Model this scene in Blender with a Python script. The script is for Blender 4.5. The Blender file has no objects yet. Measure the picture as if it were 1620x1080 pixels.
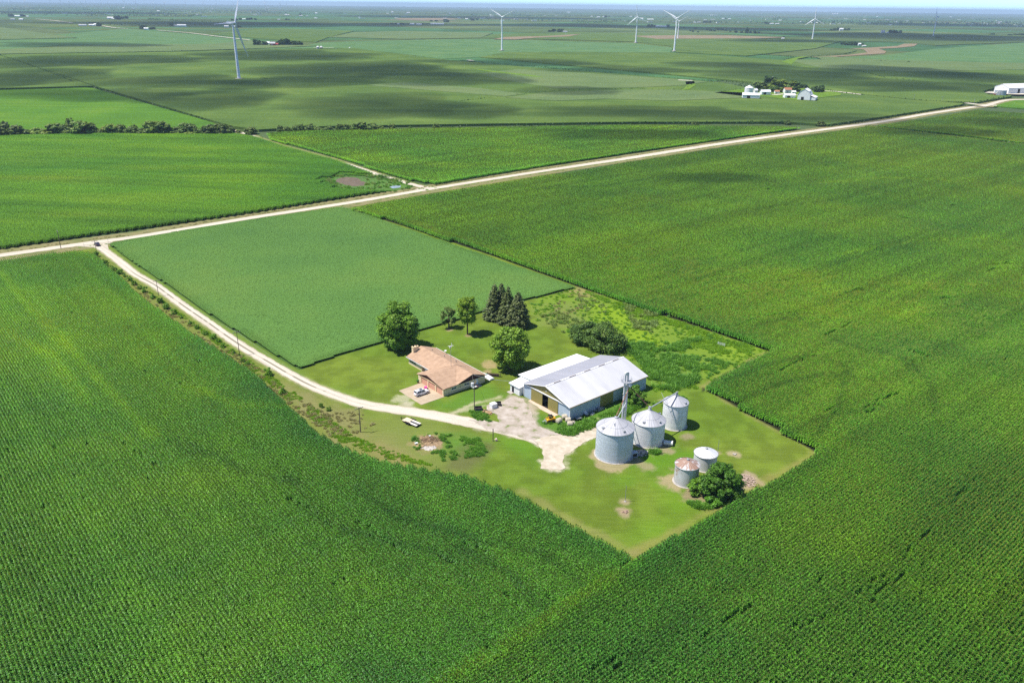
# Aerial view of a farmstead between corn and soybean fields, wind turbines on the plain behind.
import bpy, bmesh, math, random
import numpy as np
from mathutils import Vector, Matrix
from mathutils.geometry import tessellate_polygon
R = math.radians
HAZE, CLOUD_D = 0.000057, 0.0100
PI = math.pi
scene = bpy.context.scene
COL = scene.collection
random.seed(7)

# ------------------------------------------------------------------ camera and its survey helpers
F_PX, CAM_H = 1260.0, 108.0
ROLL = math.atan(0.0120)
PITCH = math.atan((540 - 13.3) / F_PX) + R(0.16)
FWD = np.array([0, math.cos(PITCH), -math.sin(PITCH)])
_r0 = np.array([1.0, 0, 0]); _u0 = np.cross(_r0, FWD)
RT = _r0 * math.cos(ROLL) + _u0 * math.sin(ROLL)
UP = -_r0 * math.sin(ROLL) + _u0 * math.cos(ROLL)

def g(px, py, z=0.0):
    """survey: point of the plain (at height z) seen at a pixel of the 1620x1080 photograph"""
    d = FWD + RT * (px - 810) / F_PX + UP * (540 - py) / F_PX
    t = (z - CAM_H) / d[2]
    return np.array([d[0] * t, d[1] * t, z])

def pix(P):
    v = np.array(P, float) - np.array([0, 0, CAM_H]); w = v @ FWD
    return 810 + F_PX * (v @ RT) / w, 540 - F_PX * (v @ UP) / w

def height_at(b, ty):
    lo, hi = 0.0, 200.0
    for _ in range(40):
        m = (lo + hi) / 2
        if pix((b[0], b[1], m))[1] > ty: lo = m
        else: hi = m
    return lo

cd = bpy.data.cameras.new('camera'); cam = bpy.data.objects.new('camera', cd); COL.objects.link(cam)
cd.sensor_width = 36; cd.lens = F_PX / 1620 * 36; cd.clip_start = 1; cd.clip_end = 200000
cam.matrix_world = Matrix(((RT[0], UP[0], -FWD[0], 0), (RT[1], UP[1], -FWD[1], 0), (RT[2], UP[2], -FWD[2], CAM_H), (0, 0, 0, 1)))
scene.camera = cam

# ------------------------------------------------------------------ light
SUN_EL, SUN_AZ = R(63), R(185)          # direction towards the sun, measured from +X counter-clockwise
sd = Vector((math.cos(SUN_EL) * math.cos(SUN_AZ), math.cos(SUN_EL) * math.sin(SUN_AZ), math.sin(SUN_EL)))
sl = bpy.data.lights.new('sun', 'SUN'); so = bpy.data.objects.new('sun', sl); COL.objects.link(so)
sl.energy = 4.0; sl.angle = R(0.6); sl.color = (1.0, 0.955, 0.89)
so.rotation_euler = sd.to_track_quat('Z', 'Y').to_euler(); so.location = (0, 0, 300)
w = bpy.data.worlds.new('World'); scene.world = w; w.use_nodes = True
nt = w.node_tree; bg = nt.nodes['Background']
sky = nt.nodes.new('ShaderNodeTexSky'); sky.sky_type = 'NISHITA'; sky.sun_disc = False
sky.sun_elevation = SUN_EL; sky.sun_rotation = R(90) - SUN_AZ
sky.air_density = 0.34; sky.dust_density = 0.0; sky.ozone_density = 6.0
nt.links.new(sky.outputs[0], bg.inputs[0]); bg.inputs[1].default_value = 0.15
scene.view_settings.view_transform = 'Standard'; scene.view_settings.look = 'None'
scene.view_settings.exposure = 0.8; scene.view_settings.gamma = 1.0
cy = scene.cycles
cy.max_bounces = 6; cy.diffuse_bounces = 3; cy.glossy_bounces = 2; cy.transmission_bounces = 3
cy.transparent_max_bounces = 24; cy.volume_bounces = 0
cy.use_denoising = False
w.cycles.sampling_method = 'NONE'
cy.caustics_reflective = False; cy.caustics_refractive = False

# ------------------------------------------------------------------ numpy noise
def _hash(ix, iy, s):
    h = (ix * 374761393 + iy * 668265263 + s * 1442695041) & 0x7fffffff
    h = ((h ^ (h >> 13)) * 1274126177) & 0x7fffffff
    return ((h ^ (h >> 16)) & 0xffff) / 65535.0
def vnoise(x, y, s=0):
    x = np.asarray(x, float); y = np.asarray(y, float)
    ix = np.floor(x).astype(np.int64); iy = np.floor(y).astype(np.int64)
    fx = x - ix; fy = y - iy; fx = fx * fx * (3 - 2 * fx); fy = fy * fy * (3 - 2 * fy)
    a = _hash(ix, iy, s); b = _hash(ix + 1, iy, s); c = _hash(ix, iy + 1, s); d = _hash(ix + 1, iy + 1, s)
    return a + (b - a) * fx + (c - a) * fy + (a - b - c + d) * fx * fy
def fbm(x, y, s=0, o=4):
    v = 0; a = 0.5; t = 0
    for k in range(o):
        v = v + a * vnoise(np.asarray(x) * 2 ** k + 17.3 * k, np.asarray(y) * 2 ** k - 9.1 * k, s + k); t += a; a *= 0.5
    return v / t

# ------------------------------------------------------------------ mesh builder
class MB:
    def __init__(s): s.v = []; s.f = []; s.m = []
    def add(s, vs, fs, mi=0):
        o = len(s.v); s.v += [tuple(float(c) for c in q) for q in vs]
        s.f += [tuple(i + o for i in f) for f in fs]; s.m += [mi] * len(fs); return s
    def box(s, c, d, rz=0, mi=0, M=None):
        x, y, z = [q / 2 for q in d]
        vs = [Vector((a * x, b * y, e * z)) for e in (-1, 1) for a, b in ((-1, -1), (1, -1), (1, 1), (-1, 1))]
        m = M if M is not None else Matrix.Rotation(rz, 4, 'Z')
        vs = [m @ q + Vector(c) for q in vs]
        return s.add(vs, [(3, 2, 1, 0), (4, 5, 6, 7), (0, 1, 5, 4), (1, 2, 6, 5), (2, 3, 7, 6), (3, 0, 4, 7)], mi)
    def cyl(s, p0, p1, r0, r1=None, n=10, caps=True, mi=0):
        r1 = r0 if r1 is None else r1
        p0 = Vector(p0); p1 = Vector(p1); d = (p1 - p0).normalized()
        a = d.orthogonal().normalized(); b = d.cross(a)
        vs = []
        for p, r in ((p0, r0), (p1, r1)):
            for k in range(n):
                t = 2 * PI * k / n; vs.append(p + a * (r * math.cos(t)) + b * (r * math.sin(t)))
        fs = [(k, (k + 1) % n, n + (k + 1) % n, n + k) for k in range(n)]
        if caps: fs += [tuple(range(n - 1, -1, -1)), tuple(range(n, 2 * n))]
        return s.add(vs, fs, mi)
    def tube(s, pts, r, n=6, mi=0):
        for a, b in zip(pts[:-1], pts[1:]): s.cyl(a, b, r, r, n, True, mi)
        return s
    def lathe(s, prof, n=48, c=(0, 0, 0), mi=0, rfun=None):
        vs = []
        for j, (r, z) in enumerate(prof):
            for k in range(n):
                t = 2 * PI * k / n; q = rfun(j, k) if rfun else (0, 0)
                vs.append((c[0] + (r + q[0]) * math.cos(t), c[1] + (r + q[0]) * math.sin(t), c[2] + z + q[1]))
        fs = [(j * n + k, j * n + (k + 1) % n, (j + 1) * n + (k + 1) % n, (j + 1) * n + k) for j in range(len(prof) - 1) for k in range(n)]
        return s.add(vs, fs, mi)
    def prism(s, poly, z0, z1, mi=0, bottom=True):
        n = len(poly)
        if sum(poly[i][0] * poly[(i + 1) % n][1] - poly[(i + 1) % n][0] * poly[i][1] for i in range(n)) < 0: poly = poly[::-1]
        vs = [(p[0], p[1], z0) for p in poly] + [(p[0], p[1], z1) for p in poly]
        fs = [(i, (i + 1) % n, n + (i + 1) % n, n + i) for i in range(n)]
        tri = tessellate_polygon([[Vector((p[0], p[1], 0)) for p in poly]])
        for t in tri:
            a, b, c = t
            if (poly[b][0] - poly[a][0]) * (poly[c][1] - poly[a][1]) - (poly[c][0] - poly[a][0]) * (poly[b][1] - poly[a][1]) < 0: b, c = c, b
            fs.append((n + a, n + b, n + c))
            if bottom: fs.append((c, b, a))
        return s.add(vs, fs, mi)
    def extrude_y(s, prof, y0, y1, mi=0):
        """profile in (x, z), extruded along y"""
        n = len(prof)
        vs = [(p[0], y0, p[1]) for p in prof] + [(p[0], y1, p[1]) for p in prof]
        fs = [(i, (i + 1) % n, n + (i + 1) % n, n + i) for i in range(n)] + [tuple(range(n - 1, -1, -1)), tuple(range(n, 2 * n))]
        return s.add(vs, fs, mi)
    def quad(s, a, b, c, d, mi=0): return s.add([a, b, c, d], [(0, 1, 2, 3)], mi)
    def slab(s, pts, t, mi=0):
        """closed plate: quad given by 4 points, thickened by t along its normal (downwards for a roof)"""
        P = [Vector(p) for p in pts]; nrm = (P[1] - P[0]).cross(P[2] - P[0]).normalized()
        if nrm.z < 0: nrm = -nrm; P = P[::-1]
        n = len(P)
        vs = P + [p - nrm * t for p in P]
        return s.add(vs, [tuple(range(n))] + [tuple(range(2 * n - 1, n - 1, -1))] + [(i, n + i, n + (i + 1) % n, (i + 1) % n) for i in range(n)], mi)
    def build(s, name, mats, parent=None, loc=None, smooth=None, rz=0, recalc=False):
        me = bpy.data.meshes.new(name); me.from_pydata(s.v, [], s.f)
        for m in (mats if isinstance(mats, (list, tuple)) else [mats]): me.materials.append(m)
        if any(s.m): me.polygons.foreach_set('material_index', s.m)
        if recalc:
            b = bmesh.new(); b.from_mesh(me); bmesh.ops.recalc_face_normals(b, faces=b.faces); b.to_mesh(me); b.free()
        if smooth is not None:
            me.polygons.foreach_set('use_smooth', [True] * len(me.polygons)); me.set_sharp_from_angle(angle=R(smooth))
        me.update()
        o = bpy.data.objects.new(name, me); COL.objects.link(o)
        if parent: o.parent = parent
        if loc is not None: o.location = loc
        o.rotation_euler.z = rz
        return o

def mesh_np(name, V, Q, mats, loc=None, parent=None, link=True, mi=None):
    """V (n,3), Q (m,4) or (m,3) -> object"""
    V = np.asarray(V, np.float32); Q = np.asarray(Q, np.int32); k = Q.shape[1]
    me = bpy.data.meshes.new(name)
    me.vertices.add(len(V)); me.vertices.foreach_set('co', V.ravel())
    me.loops.add(Q.size); me.loops.foreach_set('vertex_index', Q.ravel())
    me.polygons.add(len(Q)); me.polygons.foreach_set('loop_start', np.arange(0, Q.size, k, dtype=np.int32))
    try: me.polygons.foreach_set('loop_total', np.full(len(Q), k, np.int32))
    except Exception: pass
    for m in (mats if isinstance(mats, (list, tuple)) else [mats]): me.materials.append(m)
    if mi is not None: me.polygons.foreach_set('material_index', np.asarray(mi, np.int32))
    me.update(calc_edges=True); me.validate()
    o = bpy.data.objects.new(name, me)
    if link: COL.objects.link(o)
    if parent: o.parent = parent
    if loc is not None: o.location = loc
    return o

def tag(o, label=None, cat=None, group=None, kind=None):
    if label: o['label'] = label
    if cat: o['category'] = cat
    if group: o['group'] = group
    if kind: o['kind'] = kind
    return o
def thing(name, label, cat, loc=(0, 0, 0), rz=0, group=None):
    o = bpy.data.objects.new(name, None); COL.objects.link(o); o.empty_display_size = 0.5
    o.location = loc; o.rotation_euler.z = rz
    return tag(o, label, cat, group)
def dup(root, loc, rz=0, scale=None, label=None, group=None, color=None):
    r = root.copy(); COL.objects.link(r); r.location = loc; r.rotation_euler.z = rz
    if scale is not None: r.scale = scale if hasattr(scale, '__len__') else (scale,) * 3
    if label: r['label'] = label
    if group: r['group'] = group
    if color: r.color = color
    for ch in list(root.children):
        c = ch.copy(); COL.objects.link(c); c.parent = r
        if color: c.color = color
        for gc in ch.children:
            d = gc.copy(); COL.objects.link(d); d.parent = c
    return r

# ------------------------------------------------------------------ materials
def N(t, typ, **kw):
    n = t.nodes.new(typ)
    for k, v in kw.items():
        if k.startswith('_'): setattr(n, k[1:], v)
        else: n.inputs[k].default_value = v
    return n
def c4(c): return (c[0], c[1], c[2], 1)
def ramp(t, fac, cols, pos=None):
    r = t.nodes.new('ShaderNodeValToRGB'); e = r.color_ramp.elements
    pos = pos or [i / (len(cols) - 1) for i in range(len(cols))]
    e[0].position = pos[0]; e[0].color = c4(cols[0]); e[1].position = pos[-1]; e[1].color = c4(cols[-1])
    for p, c in list(zip(pos, cols))[1:-1]: q = e.new(p); q.color = c4(c)
    t.links.new(fac, r.inputs[0]); return r.outputs[0]
def mixc(t, fac, a, b, mode='MIX'):
    m = t.nodes.new('ShaderNodeMix'); m.data_type = 'RGBA'; m.blend_type = mode
    for s, v in ((0, fac), (6, a), (7, b)):
        if hasattr(v, 'is_output') or isinstance(v, bpy.types.NodeSocket): t.links.new(v, m.inputs[s])
        else: m.inputs[s].default_value = c4(v) if s else v
    return m.outputs[2]
MATS = {}
def mat(name, col, rough=0.7, metal=0.0, var=0.25, scale=1.5, coord='OBJ', spec=0.3, bump=0.0, bscale=None, cols=None, detail=5, stretch=None, coat=0.0, tint=False):
    """procedural Principled material: mottled by object- or world-space noise"""
    if name in MATS: return MATS[name]
    m = bpy.data.materials.new(name); m.use_nodes = True; t = m.node_tree
    b = t.nodes['Principled BSDF']
    if coord == 'OBJ': src = t.nodes.new('ShaderNodeTexCoord').outputs['Object']
    else: src = t.nodes.new('ShaderNodeNewGeometry').outputs['Position']
    if stretch:
        mp = N(t, 'ShaderNodeMapping', Scale=stretch[0]); mp.inputs['Rotation'].default_value = (0, 0, stretch[1]); t.links.new(src, mp.inputs[0]); src = mp.outputs[0]
    n = N(t, 'ShaderNodeTexNoise', Scale=scale, Detail=detail, Roughness=0.6); t.links.new(src, n.inputs[0])
    if cols is None: cols = [tuple(c * (1 - var) for c in col), tuple(min(1, c * (1 + var)) for c in col)]
    out = ramp(t, n.outputs[0], cols, [0.3 + 0.4 * i / (len(cols) - 1) for i in range(len(cols))])
    if tint:
        oi = t.nodes.new('ShaderNodeObjectInfo'); out = mixc(t, 1.0, out, oi.outputs['Color'], 'MULTIPLY')
    t.links.new(out, b.inputs['Base Color'])
    b.inputs['Roughness'].default_value = rough; b.inputs['Metallic'].default_value = metal
    b.inputs['Specular IOR Level'].default_value = spec; b.inputs['Coat Weight'].default_value = coat
    if bump:
        n2 = N(t, 'ShaderNodeTexNoise', Scale=bscale or scale * 4, Detail=4); t.links.new(src, n2.inputs[0])
        bp = N(t, 'ShaderNodeBump', Strength=min(1, bump), Distance=0.1 * max(1, bump)); t.links.new(n2.outputs[0], bp.inputs['Height']); t.links.new(bp.outputs[0], b.inputs['Normal'])
    MATS[name] = m; return m
def leafmat(name, cols, pos=None, scale=0.03, trans=0.3, rnd=0.35, rough=0.5, tint=False, streak=None, spec=0.25, inst=False):
    """leaves: world-space zones of colour, every leaf its own brightness, some light through the blade"""
    m = bpy.data.materials.new(name); m.use_nodes = True; t = m.node_tree; b = t.nodes['Principled BSDF']; out = t.nodes['Material Output']
    geo = t.nodes.new('ShaderNodeNewGeometry')
    n = N(t, 'ShaderNodeTexNoise', Scale=scale, Detail=4, Roughness=0.6)
    src = geo.outputs['Position']
    if streak:
        mp = N(t, 'ShaderNodeMapping', Scale=streak[0]); mp.inputs['Rotation'].default_value = (0, 0, streak[1]); t.links.new(src, mp.inputs[0]); src = mp.outputs[0]
    t.links.new(src, n.inputs[0])
    c = ramp(t, n.outputs[0], cols, pos or [0.32 + 0.36 * i / (len(cols) - 1) for i in range(len(cols))])
    mr = N(t, 'ShaderNodeMapRange'); mr.inputs[3].default_value = 1 - rnd; mr.inputs[4].default_value = 1 + rnd
    t.links.new(geo.outputs['Random Per Island'], mr.inputs[0])
    v = t.nodes.new('ShaderNodeVectorMath'); v.operation = 'SCALE'; t.links.new(c, v.inputs[0]); t.links.new(mr.outputs[0], v.inputs['Scale'])
    c = v.outputs[0]
    if inst:
        at = t.nodes.new('ShaderNodeAttribute'); at.attribute_type = 'INSTANCER'; at.attribute_name = 'tone'; c = mixc(t, 1.0, c, at.outputs['Vector'], 'MULTIPLY')
    if tint:
        oi = t.nodes.new('ShaderNodeObjectInfo'); c = mixc(t, 1.0, c, oi.outputs['Color'], 'MULTIPLY')
    t.links.new(c, b.inputs['Base Color']); b.inputs['Roughness'].default_value = rough; b.inputs['Specular IOR Level'].default_value = spec
    tr = t.nodes.new('ShaderNodeBsdfTranslucent'); yl = mixc(t, 1.0, c, (1.25, 1.2, 0.6), 'MULTIPLY'); t.links.new(yl, tr.inputs[0])
    mx = N(t, 'ShaderNodeMixShader', Fac=trans); t.links.new(b.outputs[0], mx.inputs[1]); t.links.new(tr.outputs[0], mx.inputs[2])
    t.links.new(mx.outputs[0], out.inputs[0]); MATS[name] = m; return m

# ------------------------------------------------------------------ polygons
def inpoly(P, x, y):
    P = np.asarray(P)[:, :2]; x = np.asarray(x); y = np.asarray(y); c = np.zeros(x.shape, bool)
    x1, y1 = P[-1]
    for x2, y2 in P:
        with np.errstate(divide='ignore', invalid='ignore'):
            c ^= ((y1 > y) != (y2 > y)) & (x < (x2 - x1) * (y - y1) / (y2 - y1 + 1e-12) + x1)
        x1, y1 = x2, y2
    return c
def sdist(P, x, y):
    """signed distance to polygon outline, negative inside"""
    P = np.asarray(P)[:, :2]; d = np.full(np.shape(x), 1e9)
    for (x1, y1), (x2, y2) in zip(P, np.roll(P, -1, 0)):
        dx, dy = x2 - x1, y2 - y1; L = dx * dx + dy * dy + 1e-12
        t = np.clip(((x - x1) * dx + (y - y1) * dy) / L, 0, 1)
        d = np.minimum(d, np.hypot(x - x1 - t * dx, y - y1 - t * dy))
    return np.where(inpoly(P, x, y), -d, d)
def ldist(P, x, y):
    P = np.asarray(P)[:, :2]; d = np.full(np.shape(x), 1e9)
    for (x1, y1), (x2, y2) in zip(P[:-1], P[1:]):
        dx, dy = x2 - x1, y2 - y1; L = dx * dx + dy * dy + 1e-12
        t = np.clip(((x - x1) * dx + (y - y1) * dy) / L, 0, 1)
        d = np.minimum(d, np.hypot(x - x1 - t * dx, y - y1 - t * dy))
    return d
def gp(pts, z=0.0):
    """pixel outline -> outline on the plain; a point may carry its own sight height as third value"""
    return np.array([g(p[0], p[1], p[2] if len(p) > 2 else z)[:2] for p in pts])
def smooth_line(P, step):
    P = np.asarray(P, float); out = []
    for i in range(len(P) - 1):
        a = P[max(0, i - 1)]; b = P[i]; c = P[i + 1]; d = P[min(len(P) - 1, i + 2)]
        n = max(1, int(np.hypot(*(c - b)) / step))
        for k in range(n):
            t = k / n; out.append(0.5 * (2 * b + (c - a) * t + (2 * a - 5 * b + 4 * c - d) * t * t + (3 * b - a - 3 * c + d) * t ** 3))
    out.append(P[-1]); return np.array(out)
def strip(name, line, half, z, m, jit=0.0, step=1.0, cols=None, seed=0, kind='structure'):
    """road strip with slightly ragged edges; cols(u in -1..1, n) -> colour rows (n,3)"""
    L = smooth_line(line, step); T = np.gradient(L, axis=0); T /= np.linalg.norm(T, axis=1)[:, None] + 1e-9
    Nn = np.stack([-T[:, 1], T[:, 0]], 1); s = np.arange(len(L)) * step; lat = np.array([-1, -.75, -.5, -.25, -.08, .08, .25, .5, .75, 1.0]); k = len(lat)
    h = half(np.linspace(0, 1, len(L))) if callable(half) else np.full(len(L), half)
    V = np.zeros((len(L), k, 3))
    for j, u in enumerate(lat):
        e = 0
        if abs(u) == 1: e = jit * (fbm(s * 0.5, np.full(len(s), 3.0 * u), seed) - 0.5) * 2
        V[:, j, :2] = L + Nn * ((h * u + e * u)[:, None]); V[:, j, 2] = z
    i = np.arange(len(L) - 1)[:, None]; j = np.arange(k - 1)[None, :]
    Q = np.stack([i * k + j + 1, i * k + j, (i + 1) * k + j, (i + 1) * k + j + 1], -1).reshape(-1, 4)
    o = mesh_np(name, V.reshape(-1, 3), Q, m); tag(o, kind=kind)
    if cols is not None:
        C = np.ones((len(L), k, 4)); 
        for j, u in enumerate(lat): C[:, j, :3] = cols(u, s, L)
        ca = o.data.color_attributes.new('Col', 'FLOAT_COLOR', 'POINT'); ca.data.foreach_set('color', C.astype(np.float32).ravel())
    return o
def patch(name, poly, z, m, jit=0.5, step=0.7, seed=0, kind='structure', freq=0.4):
    """flat ground patch with an irregular outline"""
    P = np.asarray(poly); out = []
    for a, b in zip(P, np.roll(P, -1, 0)):
        n = max(1, int(np.hypot(*(b - a)) / step))
        for k in range(n): out.append(a + (b - a) * k / n)
    O = np.array(out)
    O[:, 0] += jit * 2 * (fbm(O[:, 0] * freq, O[:, 1] * freq, seed) - .5); O[:, 1] += jit * 2 * (fbm(O[:, 0] * freq + 50, O[:, 1] * freq, seed + 9) - .5)
    mb = MB(); tri = tessellate_polygon([[Vector((p[0], p[1], 0)) for p in O]])
    fs = []
    for a, b, c in tri:
        if (O[b][0] - O[a][0]) * (O[c][1] - O[a][1]) - (O[c][0] - O[a][0]) * (O[b][1] - O[a][1]) < 0: b, c = c, b
        fs.append((a, b, c))
    mb.add([(p[0], p[1], z) for p in O], fs)
    return tag(mb.build(name, m), kind=kind)
# ------------------------------------------------------------------ the plain
TH = R(40.5)                                     # the section grid of the county runs along U and V
U2 = np.array([math.cos(TH), math.sin(TH)]); W2 = np.array([-math.sin(TH), math.cos(TH)])
m_ground = mat('ground_cover', (0.05, 0.085, 0.025), rough=1, coord='W', scale=0.004, cols=[(0.045, 0.075, 0.025), (0.06, 0.10, 0.03), (0.07, 0.10, 0.035)])
mb = MB(); n = 96
mb.add([(0, 0, -0.05)] + [(math.cos(2 * PI * k / n) * 42000, math.sin(2 * PI * k / n) * 42000, -0.05) for k in range(n)], [(0, 1 + k, 1 + (k + 1) % n) for k in range(n)])
tag(mb.build('ground', m_ground), kind='structure')

# outlines read off the photograph (z = sight height where a crop edge hides the ground behind it)
CT = 2.3
DRIVE = gp([(154, 388), (160, 392.5), (169.3, 398.9), (186.8, 411.8), (212.8, 432.6), (244.8, 450.7), (271.7, 470), (289.4, 483.1), (330, 511), (367, 537), (396, 555.6), (427.4, 574), (459.3, 592.6), (495, 611), (543, 629.6), (572, 638.5), (613.8, 645.9), (658.8, 652.1), (707, 660.8), (748.7, 669.1), (780.8, 675), (830, 687), (862, 698)])
ROAD = gp([(-60, 412), (0, 404), (80, 393), (152, 383), (230, 372.4), (400, 344.2), (560, 319.5), (680, 299), (850, 272), (1000, 249.4), (1150, 226), (1300, 205.5), (1400, 191.8), (1468, 180), (1536, 170), (1556, 168), (1577, 162), (1597, 158.2), (1640, 157.5), (1700, 157)])
ROAD2 = gp([(682, 299.3), (676.6, 298), (644.5, 289.8), (625, 284), (600, 276.8), (564, 264.6), (529, 253.2), (435.5, 227.3), (400, 214.8), (380, 209.5), (365, 205), (342, 198), (325, 193.5)])
A_EDGE = [(-80, 422, CT), (0, 412, CT), (60, 402, CT), (118, 396, CT), (150, 400, CT), (175, 425, CT), (240, 480, CT), (320, 536, CT), (366, 564, CT), (403, 590, CT), (446, 629, CT), (468, 649, CT), (495, 676, CT), (533, 700, CT), (572, 715, CT), (617, 728, CT), (692, 743, CT), (735, 750, CT), (770, 761, CT), (822, 782, CT), (872, 810, CT), (922, 837, CT), (964, 860, CT), (1003, 879, CT)]
A_POLY = np.vstack([gp(A_EDGE), gp([(1003, 879, CT)]) + np.array([.7, -.8]), gp([(690, 1079, CT)]) + np.array([.9, -1.0]), [[-13, 59]], [[-150, 60]], [[-300, 300]]])
B_CORNER = gp([(1003, 879, CT)])[0]
B_POLY = np.vstack([gp([(1003, 879, CT), (1080, 838, CT), (1180, 781, CT), (1292, 717, CT), (1291, 715), (1200, 663), (1112, 613), (1112, 609, CT), (1160, 582, CT), (1222, 552, CT), (1218, 556), (1100, 516), (918, 455), (780, 405), (640, 358), (562, 334), (556, 330, CT), (600, 320, CT), (700, 303.5, CT), (850, 278.5, CT), (1000, 255.5, CT), (1150, 232, CT), (1300, 210.5, CT), (1368, 201, CT), (1372, 203), (1620, 233), (1760, 250)]), [[520, 420], [190, 60], [-14, 60]], gp([(690, 1079, CT)])])
C_POLY = gp([(1385, 198.5, CT), (1450, 190, CT), (1500, 182, CT), (1545, 174, CT), (1570, 176, CT), (1700, 188), (1760, 246), (1620, 229.5), (1500, 214)])
SOY = gp([(172, 389), (180, 385), (240, 374.5), (400, 348.5), (535, 329), (552, 331), (640, 362), (780, 410), (912, 456), (880, 464), (838, 474), (760, 496), (668, 523), (600, 545), (540, 562), (474, 585), (445, 569), (380, 529), (338, 503.5), (283, 464.5), (254, 445), (223, 425), (194, 404), (179, 392)])
G_POLY = gp([(-120, 222), (0, 217.5), (130, 214), (365, 213.5), (399, 213.8, CT), (435.5, 226.2, CT), (529, 251.8, CT), (564, 263.2, CT), (594, 273.5, CT), (606, 280.5), (640, 291), (656, 296.3), (640, 299.5), (560, 311.5), (400, 337.5), (300, 352), (160, 371.5), (80, 383), (0, 395), (-120, 411)])
F_POLY = gp([(424, 214), (480, 210.5), (700, 206), (1000, 201), (1230, 199.5, CT), (1276, 202, CT), (1262, 205), (1150, 221), (1000, 243), (850, 266), (735, 285), (700, 291), (690, 292.5), (660, 288.5), (612, 276), (580, 265.5), (529, 249), (430, 222.5)])
WEEDS = gp([(838, 474), (918, 455), (1100, 516), (1218, 556), (1160, 585), (1112, 612), (1060, 625), (1030, 618), (1022, 600), (985, 560), (930, 545), (890, 520), (850, 512), (845, 490)])

# ------------------------------------------------------------------ the farm's ground, painted with its kinds of turf and soil
LU = np.arange(-35, 260, 0.6); 
O_L = gp([(1003, 879)])[0]
lu = np.arange(-82, 275, 0.62); lw = np.arange(-25, 330, 0.62)
GU, GW = np.meshgrid(lu, lw)
X = O_L[0] + GU * U2[0] + GW * W2[0]; Y = O_L[1] + GU * U2[1] + GW * W2[1]
def zone(C, poly, col, soft=1.5, warp=3.0, op=1.0, seed=0, freq=0.15, line=None, width=0):
    d = (ldist(line, X, Y) - width) if line is not None else sdist(poly, X, Y)
    d = d + warp * 2 * (fbm(X * freq, Y * freq, seed, 5) - 0.5)
    a = np.clip(0.5 - d / (2 * soft), 0, 1)[..., None] * op
    C[:] = C * (1 - a) + np.array(col) * a
C = np.zeros(X.shape + (3,)); n1 = fbm(X * 0.035, Y * 0.035, 3, 5)[..., None]; n2 = fbm(X * 0.25, Y * 0.25, 8, 4)[..., None]
lawn_a, lawn_b, lawn_c = np.array((0.115, 0.172, 0.018)), np.array((0.134, 0.180, 0.024)), np.array((0.085, 0.155, 0.015))
k = np.clip((n1 - 0.35) / 0.3, 0, 1); C[:] = lawn_c * (1 - k) + lawn_b * k
C[:] = C * 0.5 + lawn_a * 0.5
k = np.clip((n2 - 0.35) / 0.3, 0, 1); C *= 0.86 + 0.28 * k
verge_l = gp([(150, 398), (185, 420), (260, 472), (330, 520), (400, 562), (450, 595), (500, 622), (560, 640), (560, 640), (590, 655), (640, 690), (700, 735), (735, 752), (617, 740), (533, 712), (468, 662), (403, 604), (320, 550), (240, 494)])
zone(C, verge_l, (0.15, 0.175, 0.04), 3, 5, 0.9, 1)
zone(C, gp([(430, 600), (520, 640), (560, 645), (575, 690), (540, 695), (490, 660)]), (0.21, 0.19, 0.085), 3, 8, 0.6, 2)
zone(C, gp([(560, 695), (620, 690), (650, 735), (600, 728)]), (0.25, 0.19, 0.095), 2.5, 5, 0.65, 5)
zone(C, gp([(600, 640), (700, 668), (770, 690), (780, 700), (735, 745), (660, 735), (590, 690)]), (0.15, 0.185, 0.045), 3, 5, 0.7, 4)
zone(C, gp([(690, 680), (760, 690), (775, 715), (735, 730), (695, 718)]), (0.075, 0.18, 0.02), 3, 6, 0.8, 6)
zone(C, gp([(740, 705), (775, 705), (740, 742), (715, 738)]), (0.10, 0.105, 0.04), 2, 4, 0.7, 9)
zone(C, WEEDS, (0.135, 0.215, 0.022), 2.5, 5, 1.0, 7)
zone(C, gp([(930, 480), (985, 492), (1010, 520), (1050, 540), (1040, 565), (1000, 565), (990, 530), (950, 505)]), (0.175, 0.275, 0.014), 3, 6, 0.9, 11)
zone(C, gp([(1110, 540), (1200, 552), (1180, 575), (1120, 560)]), (0.16, 0.25, 0.02), 3, 5, 0.9, 12)
zone(C, gp([(850, 490), (900, 478), (930, 500), (900, 520), (860, 515)]), (0.15, 0.19, 0.045), 3, 6, 0.8, 13)
zone(C, gp([(1000, 560), (1060, 550), (1110, 575), (1090, 610), (1030, 612)]), (0.09, 0.165, 0.03), 3, 6, 0.8, 14)
zone(C, gp([(885, 462), (925, 452), (955, 466), (940, 470)]), (0.25, 0.21, 0.09), 2, 3, 0.7, 15)
zone(C, gp([(800, 640), (900, 668), (960, 640), (1020, 620), (1030, 640), (960, 668), (900, 690), (850, 675)]), (0.07, 0.165, 0.02), 2, 3, 0.85, 16)
zone(C, gp([(960, 728), (1040, 690), (1100, 720), (1060, 760), (980, 750)]), (0.085, 0.20, 0.012), 4, 8, 0.7, 17)
zone(C, gp([(1060, 780), (1110, 800), (1090, 830), (1020, 850)]), (0.115, 0.235, 0.012), 5, 8, 0.6, 18)
zone(C, gp([(660, 600), (705, 632), (770, 608), (800, 625), (740, 655), (690, 650)]), (0.08, 0.185, 0.02), 2.5, 3, 0.75, 19)
zone(C, gp([(780, 690), (850, 700), (860, 735), (820, 730)]), (0.09, 0.20, 0.015), 3, 4, 0.7, 21)
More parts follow.
